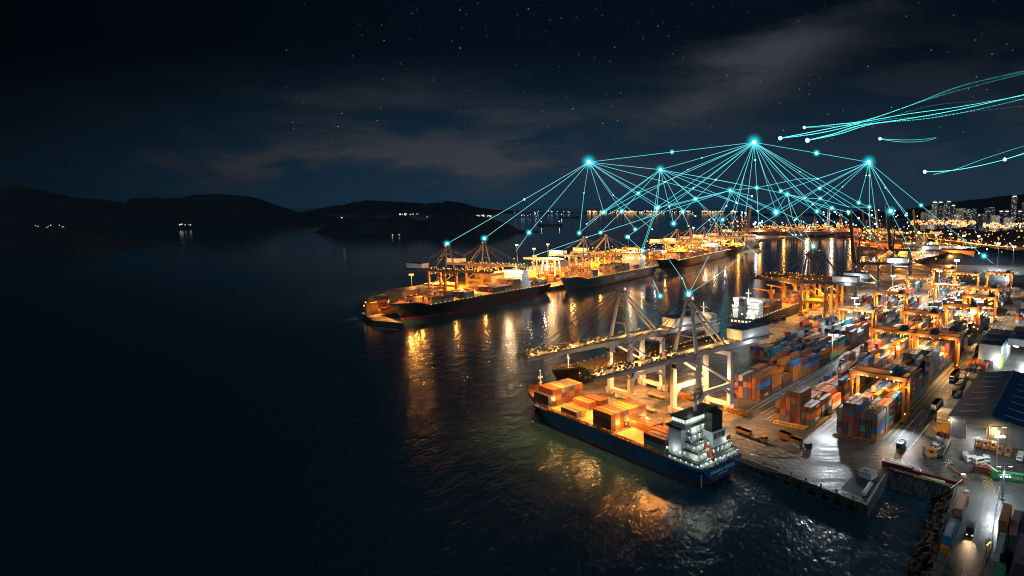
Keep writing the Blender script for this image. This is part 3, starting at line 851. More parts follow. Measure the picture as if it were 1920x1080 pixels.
# ------------------------------------------------------------------ ships
def hull_mesh(L, B, deck, fc, x_fc, bow_over, seed=0, counter=6.0, boot=1.2):
    """stations from the transom (x=0) to the stem (x=L): waterline and deck half breadths"""
    mb = MB()
    st = []
    n = 36
    for i in range(n + 1):
        f = i / n
        x = f * L
        hb = B / 2
        # deck outline
        if f < 0.06: d = hb * (0.90 + 0.10 * (f / 0.06))
        elif f < 0.80: d = hb
        else:
            g = (f - 0.80) / 0.20
            d = hb * max(0, 1 - g ** 2.3) ** 0.72
        # waterline outline
        if f < 0.18: w = hb * (0.45 + 0.55 * (f / 0.18) ** 0.7)
        elif f < 0.70: w = hb
        else:
            g = min(1, (f - 0.70) / 0.27)
            w = hb * max(0, 1 - g ** 1.9)
        z = deck
        if x > x_fc: z = deck + (fc - deck) * min(1, (x - x_fc) / 6.0)
        z += 0.9 * max(0, (f - 0.82) / 0.18) ** 2
        lift = 2.6 * max(0, 1 - x / counter) if counter else 0     # counter stern clear of the water
        xs = x + (bow_over * max(0, (f - 0.9) / 0.1) ** 2)
        st.append((x, xs, max(w, 0.05), max(d, 0.05), z, lift))
    rows = []
    for x, xs, w, d, z, lift in st:
        zb = -2 + lift * 1.6
        zm = boot + lift * 0.5
        row = [(x, -w * 0.96, zb), (x, -(w + (d - w) * 0.15), zm), (x + (xs - x) * 0.55, -(w + (d - w) * 0.6), zm + (z - zm) * 0.55), (xs, -d, z), (xs, -d, z + 1.0),
               (xs, d, z + 1.0), (xs, d, z), (x + (xs - x) * 0.55, w + (d - w) * 0.6, zm + (z - zm) * 0.55), (x, w + (d - w) * 0.15, zm), (x, w * 0.96, zb)]
        rows.append(row)
    o = 0
    vs = [p for r in rows for p in r]
    fs = []; ms = []
    for i in range(n):
        for j in range(9):
            if j == 4: continue
            a = i * 10 + j; b = a + 1; c = b + 10; d2 = a + 10
            fs.append((a, d2, c, b)); ms.append(1 if j in (0, 8) else 0)
    for f, m in zip(fs, ms):
        pass
    mb.v = vs; mb.f = fs; mb.m = ms
    # transom
    mb.add([rows[0][k] for k in (0, 1, 2, 3, 4, 5, 6, 7, 8, 9)], [(1, 2, 3, 4, 5, 6, 7, 8)], 0)
    mb.add([rows[0][k] for k in (0, 1, 8, 9)], [(0, 1, 2, 3)], 1)
    # inner bulwark face + deck
    vs = []; fs = []
    for i, (x, xs, w, d, z, lift) in enumerate(st):
        vs += [(xs - 0.15 if i == n else xs + (0.15 if i == 0 else 0), -max(d - 0.18, 0.01), z + 1.0), (xs, -max(d - 0.18, 0.01), z - 0.02), (xs, max(d - 0.18, 0.01), z - 0.02), (xs, max(d - 0.18, 0.01), z + 1.0)]
    for i in range(n):
        a = i * 4
        fs += [(a, a + 1, a + 5, a + 4), (a + 1, a + 2, a + 6, a + 5), (a + 2, a + 3, a + 7, a + 6)]
    mb.add(vs, fs, 2)
    return mb, st

deck_m = paint('ship_deck_paint', (0.27, 0.14, 0.06), 0.6, 0, 0.4, 0.3, 0.4)
hatch_m = paint('hatch_cover_paint', (0.40, 0.25, 0.08), 0.55, 0, 0.4, 0.35, 0.4)
boot_red = paint('red_boot_paint', (0.20, 0.035, 0.025), 0.6, 0, 0.4, 0.2, 0.3)
hull_blue = paint('blue_hull_paint', (0.020, 0.085, 0.175), 0.38, 0, 0.35, 0.10, 0.35)
hull_black = paint('black_hull_paint', (0.022, 0.024, 0.028), 0.4, 0, 0.3, 0.08, 0.15)
hull_slate = paint('slate_hull_paint', (0.07, 0.10, 0.12), 0.4, 0, 0.3, 0.08, 0.12)
boat_red = paint('lifeboat_paint', (0.30, 0.05, 0.03), 0.4, 0, 0.2, 0.5, 0.1)
green_deck = paint('green_deck_paint', (0.05, 0.10, 0.07), 0.6, 0, 0.4, 0.4, 0.2)

def text(name, body, size, loc, rot, mat, parent=None, ext=0.02, align='CENTER'):
    cu = bpy.data.curves.new(name, 'FONT')
    cu.body = body; cu.size = size; cu.extrude = ext; cu.align_x = align; cu.align_y = 'CENTER'
    cu.materials.append(mat)
    t = bpy.data.objects.new(name, cu)
    me = bpy.data.meshes.new_from_object(t)
    bpy.data.objects.remove(t)
    o = link(name, me, parent)
    o.location = loc; o.rotation_euler = rot
    return o

LETTER = paint('white_lettering', (0.75, 0.75, 0.72), 0.5, 0, 0.15, 1)

# ---- the near blue ship
def near_ship():
    root = empty('container_ship', SHIP0, SROT, 'blue hulled feeder container ship berthed beside the two white quay cranes', 'ship', 'container ships')
    L, B = 128, 23.4
    mb, st = hull_mesh(L, B, 7.0, 9.6, 106, 4.5)
    mb.build('hull', [hull_blue, boot_red, deck_m], root)
    # draught marks and anchor
    for x, y in ((126.2, 2.6), (0.6, 10.5)):
        m2 = MB()
        for k in range(7): m2.b2((x - 0.12, y + 0.9, 1.6 + k * 0.7), (x + 0.35, y + 1.02, 1.95 + k * 0.7))
        if x < 50: m2.build('draught_mark', LETTER, root)
    m2 = MB().bar((112.4, 9.3, 7.6), (113.2, 9.7, 5.4), 0.35).bar((112.2, 9.5, 5.5), (114.2, 9.7, 5.6), 0.5, 0.4); m2.build('anchor', black_m, root)
    # hatch covers, one per hold
    for k, (x0, x1) in enumerate(((19.5, 32.3), (33.2, 51.4), (52.0, 65.0), (66.0, 82.0), (82.7, 98.6), (99.2, 112))):
        hw = 10.6 if x1 < 100 else 9.9
        m2 = MB().b2((x0, -hw, 6.9), (x1, hw, 8.0))
        m2.b2((x0 + 0.2, -hw + 0.25, 8.0), (x1 - 0.2, -0.1, 8.5)); m2.b2((x0 + 0.2, 0.1, 8.0), (x1 - 0.2, hw - 0.25, 8.5))
        for y in (-8, -5.5, -3, 3, 5.5, 8):
            m2.b2((x0 + 0.5, y - 0.06, 8.5), (x1 - 0.5, y + 0.06, 8.53))
        m2.build('hatch_cover', hatch_m, root)
    # lashing frames along both sides
    for sgn in (1, -1):
        m2 = MB()
        x = 20.0
        while x < 104:
            m2.b2((x, sgn * 11.25 - 0.12, 7), (x + 0.22, sgn * 11.25 + 0.12, 9.3))
            x += 2.8
        m2.b2((20, sgn * 11.25 - 0.1, 9.3), (104, sgn * 11.25 + 0.1, 9.5)); m2.b2((20, sgn * 11.25 - 0.08, 8.2), (104, sgn * 11.25 + 0.08, 8.32))
        m2.build('side_railing', yellow_m if sgn > 0 else steel_mid, root)
    # deckhouse: terraces aft, tower, bridge with wings
    h = MB()
    h.b2((2.2, -10.6, 6.9), (19.0, 10.6, 9.6))
    h.b2((4.2, -9.4, 9.6), (18.6, 9.4, 12.3))
    h.b2((6.2, -8.2, 12.3), (18.6, 8.2, 15.0))
    h.b2((9.6, -7.2, 15.0), (18.6, 7.2, 17.7)); h.b2((10.0, -7.2, 17.7), (18.6, 7.2, 20.4))
    hs = h.build('deckhouse', white_m, root)
    dk = MB()
    for x0, y, z, xe in ((1.8, 11.2, 9.62, 19.2), (3.8, 10.0, 12.32, 18.8), (5.8, 8.8, 15.02, 18.8), (9.2, 7.7, 17.72, 18.8)):
        dk.b2((x0, -y, z), (xe, y, z + 0.12))
    dk.build('deck_edge', green_deck, hs)
    def window(name, lo, hi, par, mt=G_WIN):
        MB().b2(lo, hi).build(name, mt, par)
    for z, x, y in ((8.4, 2.2, 10.0), (11.0, 4.2, 8.8), (13.7, 6.2, 7.6), (16.4, 9.6, 6.6), (19.0, 10.0, 6.6)):
        k = -y
        while k < y:
            window('cabin_window', (x - 0.05, k, z - 0.3), (x - 0.004, k + 0.6, z + 0.35), hs); k += 2.3
    for z, x0, y in ((8.4, 3.0, 10.6), (11.0, 5.0, 9.4), (13.7, 7, 8.2), (16.4, 10.4, 7.2), (19, 10.8, 7.2)):
        k = x0
        while k < 17.6:
            for s in (1, -1): window('cabin_window', (k, s * (y + 0.005), z - 0.35), (k + 0.7, s * (y + 0.05), z + 0.35), hs)
            k += 2.9
    wing = MB().b2((12.0, 7.3, 8.5), (18.7, 10.4, 20.5)); wing.build('port_wing_tower', greywhite_m, root)
    br = MB().b2((10.6, -11.4, 20.5), (18.9, 11.4, 21.3), 1); br.b2((11.2, -9.0, 21.3), (18.2, 9.0, 24.0)); br.b2((10.4, -9.5, 24.0), (18.9, 9.5, 24.35), 1)
    bridge = br.build('bridge', [white_m, black_m], root)
    for k in range(10):
        y = -8.6 + k * 1.75
        window('bridge_window', (11.14, y, 22.2), (11.19, y + 1.5, 23.5), bridge); window('bridge_window', (18.21, y, 22.2), (18.26, y + 1.5, 23.5), bridge)
    for s in (1, -1):
        for k in range(4): window('bridge_window', (11.5 + k * 1.7, s * 9.005, 22.2), (12.9 + k * 1.7, s * 9.06, 23.5), bridge)
    fu = MB().b2((4.2, -6.4, 9.7), (9.5, 1.4, 18.6)); fu.build('engine_casing', greywhite_m, root)
    f2 = MB().prism([(4.6, -4.6), (9.2, -4.6), (9.2, 0.6), (8.2, 1.0), (4.9, 1.0)], 18.6, 25.8); f2.b2((5.2, -4.0, 25.8), (8.4, 0.2, 26.2))
    for y in (-3, -1.8, -0.6): f2.tube((6.8, y, 26), (6.3, y, 27.4), 0.35, 8)
    fun = f2.build('funnel', black_m, root)
    for y in (-5.4, -3.2, -1.0): window('louvre', (4.14, y, 15.6), (4.19, y + 1.8, 17.8), root, black_m)
    # main mast on the bridge
    m2 = MB().bar((14.5, 0, 24.3), (14.5, 0, 32.0), 1.1, 1.1, 0, 0.5, 0.5); m2.b2((13.4, -2.4, 28.6), (15.6, 2.4, 28.9)); m2.b2((13.8, -1.5, 30.6), (15.2, 1.5, 30.8))
    m2.tube((14.5, 0, 31), (14.5, 0, 34.5), 0.1, 5); m2.b2((13.0, -0.25, 29.3), (13.3, 2.4, 29.7)); m2.box((15.4, -0.6, 31.2), (0.3, 2.4, 0.4), 0.4)
    m2.build('radar_mast', steel_grey, root)
    # bow mast
    m2 = MB().bar((122, 0, 10.5), (122, 0, 20), 0.7, 0.7, 0, 0.3, 0.3); m2.b2((121.8, -1.2, 16.4), (122.2, 1.2, 16.7)); m2.b2((121.6, -0.8, 13.9), (122.4, 0.8, 14.3))
    fm = m2.build('foremast', white_m, root)
    m2 = MB().ball((122, 0, 20.3), 0.35); m2.ball((122, 0.9, 17), 0.28); m2.ball((122, -0.9, 17), 0.28); m2.build('mast_lamp', G_WARM, fm)
    # windlasses and bitts forward
    m2 = MB()
    for y in (3.2, -3.2):
        m2.tube((115.5, y - 1.4, 11.2), (115.5, y + 1.4, 11.2), 0.7, 10); m2.b2((114.6, y - 1.6, 10.3), (116.4, y + 1.6, 10.8))
        m2.tube((119, y * 0.6, 10.4), (119, y * 0.6, 11.3), 0.35, 8); m2.tube((112.9, y * 2.2, 10.4), (112.9, y * 2.2, 11.2), 0.3, 8)
    m2.build('windlass', steel_mid, root)
    m2 = MB()
    for y in (7.8, -7.8):
        m2.tube((2.4 - 1.2, y - 0.9, 7.6), (2.4 - 1.2, y + 0.9, 7.6), 0.5, 10)
    for k in range(8): m2.b2((0.6, -10 + k * 2.7, 7.0), (1.3, -9.2 + k * 2.7, 7.8 + (k % 3) * 0.4))
    m2.build('mooring_winch', steel_mid, root)
    # free fall lifeboat on its ramp
    lb = MB()
    a, b = Vector((7.4, 3.4, 14.6)), Vector((1.6, 3.4, 8.9))
    d = (b - a).normalized()
    prof = [(0, 0.25), (0.12, 0.8), (0.35, 1.25), (0.7, 1.3), (0.9, 0.85), (1, 0.2)]
    rows = []
    side = Vector((0, 1, 0)); up = d.cross(side); up = up if up.z > 0 else -up
    for f, r_ in prof:
        c = a.lerp(b, f)
        rows.append([c + side * (math.cos(t) * r_) + up * (math.sin(t) * r_ * (1.15 if math.sin(t) > 0 else 0.9)) for t in [2 * PI * q / 10 for q in range(10)]])
    vs = [p for r_ in rows for p in r_]
    fs = [(i * 10 + j, i * 10 + (j + 1) % 10, (i + 1) * 10 + (j + 1) % 10, (i + 1) * 10 + j) for i in range(len(rows) - 1) for j in range(10)]
    lb.add(vs, fs + [tuple(range(10)), tuple(range(50, 60))])
    boat = lb.build('lifeboat', boat_red, root, smooth=True)
    rp = MB()
    for y in (1.9, 4.9):
        rp.bar((8.2, y, 13.6), (0.8, y, 6.9), 0.3, 0.5); rp.bar((7.6, y, 13), (7.6, y, 9.7), 0.25); rp.bar((4.4, y, 10.2), (4.4, y, 9.7), 0.25)
        rp.bar((8.2, y, 16.6), (8.2, y, 13.0), 0.25)
    rp.bar((8.2, 1.9, 16.6), (8.2, 4.9, 16.6), 0.25)
    rp.build('lifeboat_ramp', white_m, root)
    # stern clutter: rails round the terraces
    rl = MB()
    for x0, y, z in ((1.8, 11.1, 9.74), (3.8, 9.9, 12.44), (5.8, 8.7, 15.14), (9.2, 7.6, 17.84)):
        rl.b2((x0, -y, z + 0.95), (x0 + 0.08, y, z + 1.05)); rl.b2((x0, -y, z + 0.5), (x0 + 0.06, y, z + 0.56))
        k = -y
        while k <= y: rl.b2((x0, k - 0.04, z), (x0 + 0.08, k + 0.04, z + 1.0)); k += 1.5
        for s in (1, -1):
            rl.b2((x0, s * y - 0.04, z + 0.95), (12, s * y + 0.04, z + 1.05))
    rl.b2((0.4, -10.4, 8.9), (0.5, 10.4, 9.0))
    for k in range(15): rl.b2((0.4, -10.4 + k * 1.48, 8), (0.48, -10.3 + k * 1.48, 9))
    rl.build('guard_rail', white_m, root)
    # boom crane on the after deck, stairs
    m2 = MB().tube((17.6, -8.8, 9.7), (17.6, -8.8, 14.5), 0.5, 8); m2.bar((17.6, -8.8, 14.5), (8.6, -9.2, 16.4), 0.5, 0.6, 0, 0.25, 0.3); m2.build('stores_crane', white_m, root)
    m2 = MB()
    for k in range(3): m2.bar((5.2 + k * 2, 9.8 - k * 1.2, 9.7 + 2.7 * k), (8.4 + k * 2, 9.8 - k * 1.2, 12.3 + 2.7 * k), 0.8, 0.15)
    m2.build('stairway', white_m, root)
    # lamps under each terrace
    DLG = glow('deck_lamp_glass', (0.9, 1.0, 0.82), 5); dl = MB().ball((0, 0, 0), 0.17).build('deck_lamp', DLG, root)
    def dlamp(x, y, z, s=1.0):
        o = dl.copy(); COL.objects.link(o); o.location = (x, y, z); o.scale = (s, s, s)
    for z, x, y in ((9.3, 1.7, 10.4), (12.0, 3.7, 9.0), (14.7, 5.7, 8.0), (17.4, 9.1, 7.0), (20.2, 9.7, 7.0)):
        k = -y
        while k <= y: dlamp(x, k, z, 0.7 + 0.7 * (math.sin(k * 7 + z) > 0.3)); k += 2.6
    for x in (12, 15, 18.9): dlamp(x, 11.0, 11.6, 1.8)
    dlamp(19.2, 8, 20.2, 1.8); dlamp(19.2, -8, 20.2, 1.8)
    dl.location = (0.6, 0, 9.2)
    for x, z, y in ((1.0, 11.2, 6.5), (1.0, 11.2, -6), (3.0, 14.0, 5), (3.0, 14.0, -6), (5.0, 16.6, 6), (8.4, 19.6, 5.5), (8.5, 19.6, -5), (9.4, 23.4, 4.5), (9.0, 23.4, -7)):
        lamp('POINT', (x, y, z), 75, (0.9, 1.0, 0.78), root, 0.25)
    for x, y, z in ((15, 12.6, 12.2), (5, 12.2, 11.8), (17, -12.4, 12)): lamp('POINT', (x, y, z), 130, (0.95, 1.0, 0.85), root, 0.25)
    lamp('POINT', (14.5, 3, 26.8), 60, (0.7, 0.9, 1.0), root, 0.3)
    for x, y in ((114, 6), (113.6, -6)): lamp('POINT', (x, y, 13.2), 500, ORANGE, root, 0.3)
    for x, y, z in ((98.8, 7.4, 12.2), (76.5, 3, 11.5), (76.5, -6, 11.5), (51, 7, 11.5), (51, 0, 11.2), (51, -8, 11.4), (34, 9.5, 11.2), (66, 10.4, 10.4)):
        lamp('POINT', (x, y, z), 420, (1.0, 0.62, 0.22), root, 0.3)
    for x, y, z in ((98.9, 7.4, 11.6), (76.8, 4.5, 10.6), (51.4, 3.5, 10.8), (51.4, -5, 11.0), (51.4, 8.2, 12.2), (20.0, 5.4, 11.0)): MB().ball((x, y, z), 0.28).build('hold_lamp', G_WARM, root)
    # the name across the stern
    t = text('ship_name', 'MARINE VISION', 1.9, (-0.06, 0.4, 5.5), (R(90), 0, R(-90)), LETTER, root)
    text('home_port', 'HONG KONG', 0.9, (-0.06, 0.4, 4.0), (R(90), 0, R(-90)), LETTER, root)
    text('bow_name', 'MARINE VISION', 1.6, (104, 11.9, 8.0), (R(82), 0, R(180)), LETTER, root)
    return root
near_ship()
for k, (x0, y0, x1, y1, z0) in enumerate(((1.0, -8, -16, -16.0, 7.6), (1.5, -10.6, 12, -15.6, 7.4), (1.0, -6, -22, -16.2, 7.6), (120, -5.5, 126, -16, 10.6), (116, -8.5, 100, -15.8, 10.4))):
    a, b = sp(x0, y0, z0), (Q1.lerp(Q2, 0.24 if k == 0 else 0.42) + Vector((.3, 1, 0)) if k in (0, 2) else sp(x1, y1)); b = Vector((b.x, b.y, QZ + 0.6))
    m = MB(); prev = a
    for q in range(1, 9):
        f = q / 8; c = a.lerp(b, f); c.z -= 1.1 * math.sin(f * PI); m.tube(prev, c, 0.09, 4, 0, None, False); prev = c
    tag(m.build('mooring_line', paint('mooring_rope', (0.45, 0.42, 0.35), 0.8)), f'pale mooring line of the blue ship, {ORD[k]} counted from its stern towards the bow', 'rope', 'mooring lines')

# ---- other vessels
def far_ship(name, label, p_stern, p_bow, B, deck, hull, house_f, nhold, lamps, group='container ships', house_mat=None, funnel_side=0, name_text=None, crane_gear=False, box_h=(2, 4), seed=1, boot=None, house_glow=1.0, dark=False, gaps=False):
    """p_stern, p_bow: centreline points on the water; house_f: place of the deckhouse as part of the length from the stern"""
    r = random.Random(seed)
    a, b = Vector(p_stern), Vector(p_bow)
    ax = (b - a); L = ax.length; rot = math.atan2(ax.y, ax.x)
    root = empty(name, (a.x, a.y, 0), rot, label, 'ship', group)
    mb, st = hull_mesh(L, B, deck, deck + 3.2, L * 0.9, L * 0.05, counter=L * 0.05, boot=1.6)
    mb.build('hull', [hull, boot or boot_red, deck_m], root)
    hx = L * house_f; hl = max(10, L * 0.055); hw = B * 0.42
    hz = deck + (18 if L > 180 else 13)
    h = MB().b2((hx - hl / 2, -hw, deck), (hx + hl / 2, hw, hz)); h.b2((hx - hl / 2 - 4, -hw * .9, deck), (hx - hl / 2, hw * .9, deck + 7))
    h.b2((hx - hl * 0.25, -B * 0.5, hz), (hx + hl / 2 + 0.5, B * 0.5, hz + 2.6)); h.b2((hx - hl * 0.3, -B * 0.4, hz + 2.6), (hx + hl / 2, B * 0.4, hz + 3))
    house = h.build('deckhouse', house_mat or white_m, root)
    z = deck + 2
    while z < hz - 1:
        w = MB().b2((hx - hl / 2 - 0.12, -hw + 0.6, z), (hx - hl / 2 - 0.02, hw - 0.6, z + 0.6)); w.b2((hx + hl / 2 + 0.02, -hw + .6, z), (hx + hl / 2 + 0.12, hw - .6, z + 0.6))
        for s in (1, -1): w.b2((hx - hl / 2 + 0.6, s * (hw + 0.02), z), (hx + hl / 2 - 0.6, s * (hw + 0.1), z + 0.6))
        w.build('window_band', DIMWIN, house)
        z += 2.7
    f = MB().prism([(hx - hl / 2 - 9, -3), (hx - hl / 2 - 3, -3), (hx - hl / 2 - 3, 3), (hx - hl / 2 - 9, 3)], deck, hz - 1.5); f.prism([(hx - hl / 2 - 8.5, -2.4), (hx - hl / 2 - 3.5, -2.4), (hx - hl / 2 - 3.5, 2.4), (hx - hl / 2 - 8.5, 2.4)], hz - 1.5, hz + 4)
    f.build('funnel', black_m, root)
    m = MB().bar((hx, 0, hz + 3), (hx, 0, hz + 11), 0.9, 0.9, 0, 0.4, 0.4); m.b2((hx - 1, -2.5, hz + 7), (hx + 1, 2.5, hz + 7.3)); m.build('radar_mast', white_m, root)
    m = MB().bar((L * 0.97, 0, deck + 3), (L * 0.97, 0, deck + 13), 0.8, 0.8, 0, 0.3, 0.3); m.b2((L * 0.97 - .3, -1.5, deck + 9), (L * 0.97 + .3, 1.5, deck + 9.4)); m.build('foremast', white_m, root)
    hc = MB()
    x0, x1 = hx + hl / 2 + 2, L * 0.88
    n = nhold
    for k in range(n):
        s0 = x0 + (x1 - x0) * k / n; s1 = x0 + (x1 - x0) * (k + 0.92) / n
        hc.b2((s0, -B * 0.42, deck), (s1, B * 0.42, deck + 1.6))
    hc.build('hatch_cover', hatch_m, root)
    # container bays carried on deck join the far mass
    nc = int(B * 0.84 / 2.55)
    bays = []
    q = x0
    while q + CLEN < x1:
        bays.append(q); q += 13.6
    if hx > L * 0.2:
        q = L * 0.03
        while q + CLEN < hx - hl / 2 - 10: bays.append(q); q += 13.6
    for q in bays:
        if r.random() < 0.22 or (gaps and int((q - x0) / 13.6) % 3 == 2): continue
        hh = r.randint(*box_h)
        for c in range(nc):
            y = -B * 0.42 + 1.25 + c * 2.55
            k1 = max(1, hh - (r.random() < 0.15))
            for k in range(k1):
                if k < k1 - 1 and 0 < c < nc - 1 and False: continue
                p = Vector((q + CLEN / 2, y, deck + 1.6 + 1.3 * 0 + k * 2.6))
                ca, sa = math.cos(rot), math.sin(rot)
                wloc = Vector((a.x + p.x * ca - p.y * sa, a.y + p.x * sa + p.y * ca, p.z))
                if c in (0, nc - 1) or k == k1 - 1 or True:
                    deck_items.append(dict(loc=wloc, colour=r.choice(dark_pick + ['rust brown'] * 4 + ['orange'] * 2), rot=rot))
    # lamps along the deck edge
    s = MB()
    for sgn in (1, -1):
        q = L * 0.05
        while q < L * 0.9:
            s.ball((q, sgn * (B / 2 - 0.4), deck + 1.5), 0.33 * lamps, 0, 5, 3); q += 5.5
    for zz_ in (deck + 5, deck + 9, deck + 13):
        if zz_ < hz:
            for k in range(6): s.ball((hx - hl / 2 - 0.6, -hw + 1 + k * (2 * hw - 2) / 5, zz_), 0.3 * lamps, 0, 5, 3)
    for k in range(5): s.ball((hx - hl / 2 - 4.4, -hw + 1 + k * (2 * hw - 2) / 4, deck + 7.3), 0.4 * lamps, 0, 5, 3)
    if not dark: s.build('lamp_string', G_WARM, root)
    if name_text:
        t, f0, size = name_text
        for sgn in (1, -1):
            text('ship_name', t, size, (L * f0, sgn * (B / 2 + 0.06), deck * 0.62), (R(90), 0, R(180) if sgn > 0 else 0), LETTER, root)
    return root, L, rot, hx, hz
deck_items = []
DIMWIN = glow('dim_cabin_light', (0.95, 1.0, 0.85), 0.22)
def clp(u, v, off, ax):
    """a point of a waterline seen at u, v, moved off metres to the quay side"""
    return at(u, v, 0) + off * ax
# mole ships lie with their port side to the basin
def mole_ship(u0, v0, u1, v1, B, *a, **k):
    p, q = at(u0, v0, 0), at(u1, v1, 0)      # bow, stern on the near waterline
    d = (q - p).normalized(); n = Vector((-d.y, d.x, 0))
    return far_ship(k.pop('name'), k.pop('label'), q + n * (B / 2), p + n * (B / 2), B, *a, **k)
r1 = mole_ship(774, 602.6, 1036, 551, 31, 11, hull_black, 0.22, 6, 1.0, name='container_ship', label='black container ship nearest the tip of the mole, white deckhouse aft', seed=3, box_h=(2, 4), gaps=True)
r2 = mole_ship(1082, 546.5, 1236, 513.5, 32, 12, hull_slate, 0.22, 6, 1.2, name='container_ship', label='slate grey container ship with large white name on its side', seed=4, gaps=True, name_text=('Safari Samudra', 0.47, 9.0), box_h=(2, 4))
r3 = mole_ship(1257, 507.6, 1374, 479, 34, 13, hull_black, 0.30, 6, 1.4, name='container_ship', label='dark container ship third along the mole with cream deckhouse', seed=5, gaps=True, name_text=('Duna Ahsid', 0.5, 10.0), box_h=(2, 4))
r4 = mole_ship(1376, 476, 1428, 460, 30, 12, hull_black, 0.25, 4, 1.5, name='container_ship', label='dark ship farthest along the mole under a raised boom', seed=6, box_h=(1, 2), dark=True)
# ships on the right basin
qd = (QA - Q0).normalized(); qn = Vector((-qd.y, qd.x, 0))
p2b = at(1066, 684, 0)
bow2 = Q0 + qd * 14 + qn * 11.5; bow2.z = 0
st2 = bow2 + qd * 150
rB = far_ship('container_ship', 'black ship with red boot and only its bow clear of the white cranes', st2, bow2, 21, 8.5, hull_black, 0.06, 6, 0.7, seed=7, box_h=(1, 3))
q3d = (QC - QB).normalized(); q3n = Vector((-q3d.y, q3d.x, 0))
s3 = QA + q3n * 15.5 - q3d * 6; s3.z = 0
r3b = far_ship('cargo_ship', 'black cargo ship with yellow deck cranes seen from its lit stern', s3, s3 + q3d * 165, 27, 10, hull_black, 0.085, 5, 0.9, seed=8, box_h=(2, 3))
for k in range(6):
    MB().b2((-0.08, -9 + k * 3.3, 7.2), (-0.02, -7.2 + k * 3.3, 8.8)).build('stern_opening', G_WARMWIN, r3b[0])
for k in range(34):
    a_ = k * 2.39996; MB().ball((3 + (k % 7) * 2.6 - 4, -11 + (k * 5.7) % 22, 11.6 + (k % 4) * 2.9), 0.42, 0, 6, 4).build('house_lamp', glow('house_lamp_glass', (0.95, 1, 0.9), 6), r3b[0])
# yellow deck cranes of the cargo ship
for k, x in enumerate((62, 92, 122)):
    m = MB().tube((x, 0, 10), (x, 0, 24), 1.8, 10); m.b2((x - 2.2, -2.4, 24), (x + 2.2, 2.4, 27.5)); m.bar((x, 0, 26), (x - 24, 7, 31), 1.4, 1.6, 0, 0.7, 0.8); m.bar((x, 0, 27.4), (x, 0, 32), 1.0)
    m.build('deck_crane', yellow_m, r3b[0])
def local_lamp(root, x, y, z, pw, col, rad=0.5):
    return lamp('POINT', (x, y, z), pw, col, root, rad)
for rr, pw in ((r1, 1.0), (r2, 1.5), (r3, 2.0)):
    root, L, rot, hx, hz = rr
    for k in range(5): local_lamp(root, hx + L * 0.06 + 2 * 13.6 + k * 40.8 + 6 if hx + 40 + k * 40.8 < L * 0.9 else L * 0.9, -4, 20, 3600 * pw, ORANGE)
    local_lamp(root, hx + L * 0.10, 4, hz + 10, 30000 * pw, WARM); local_lamp(root, hx - L * 0.08, 2, hz + 8, 9000 * pw, WARM)
    local_lamp(root, hx - L * 0.10, 22, hz - 2, 5000 * pw, WHITE); local_lamp(root, L * 0.95, 0, 24, 6000 * pw, ORANGE)
root, L, rot, hx, hz = rB
local_lamp(root, L * 0.95, 3, 17, 1600, WARM); local_lamp(root, L * 0.8, 12, 20, 2500, ORANGE); local_lamp(root, hx + 14, 0, 32, 7000, WARM)
root, L, rot, hx, hz = r3b
for x, y, z, pw in ((-7, -8, 17, 2600), (-7, 8, 17, 2600), (4, 15, 22, 2200), (4, -15, 22, 2200), (hx - 8, 0, hz + 8, 2600)): local_lamp(root, x, y, z, pw, (1, 0.97, 0.85))
for x in (40, 70, 110): local_lamp(root, x, -6, 30, 7000, ORANGE)

# small craft out on the roads
def barge(u, v, Lw, label, lit=2, hm=None):
    p = at(u, v, 0)
    root = empty('cargo_vessel', p, R(3), label, 'ship', 'vessels out on the water')
    mb, st = hull_mesh(Lw, Lw * 0.16, Lw * 0.05, Lw * 0.075, Lw * 0.88, Lw * 0.03, counter=0)
    mb.build('hull', [hm or hull_black, hm or hull_black, black_m], root)
    MB().b2((Lw * 0.08, -Lw * .05, Lw * .04), (Lw * .2, Lw * .05, Lw * .15)).build('deckhouse', steel_mid, root)
    s = MB()
    for k in range(lit): s.ball((Lw * (0.12 + 0.75 * k), 0, Lw * 0.17 + k), Lw * 0.008 + 0.35)
    s.build('mast_lamp', G_WH, root)
barge(1010, 423, 130, 'dark anchored vessel with two white lights beyond the island tip')
barge(1048, 408, 190, 'long dark vessel lying farthest out near the shore lights', 1)
barge(734, 443.5, 30, 'small dark launch with a pair of white lights before the island', 2)
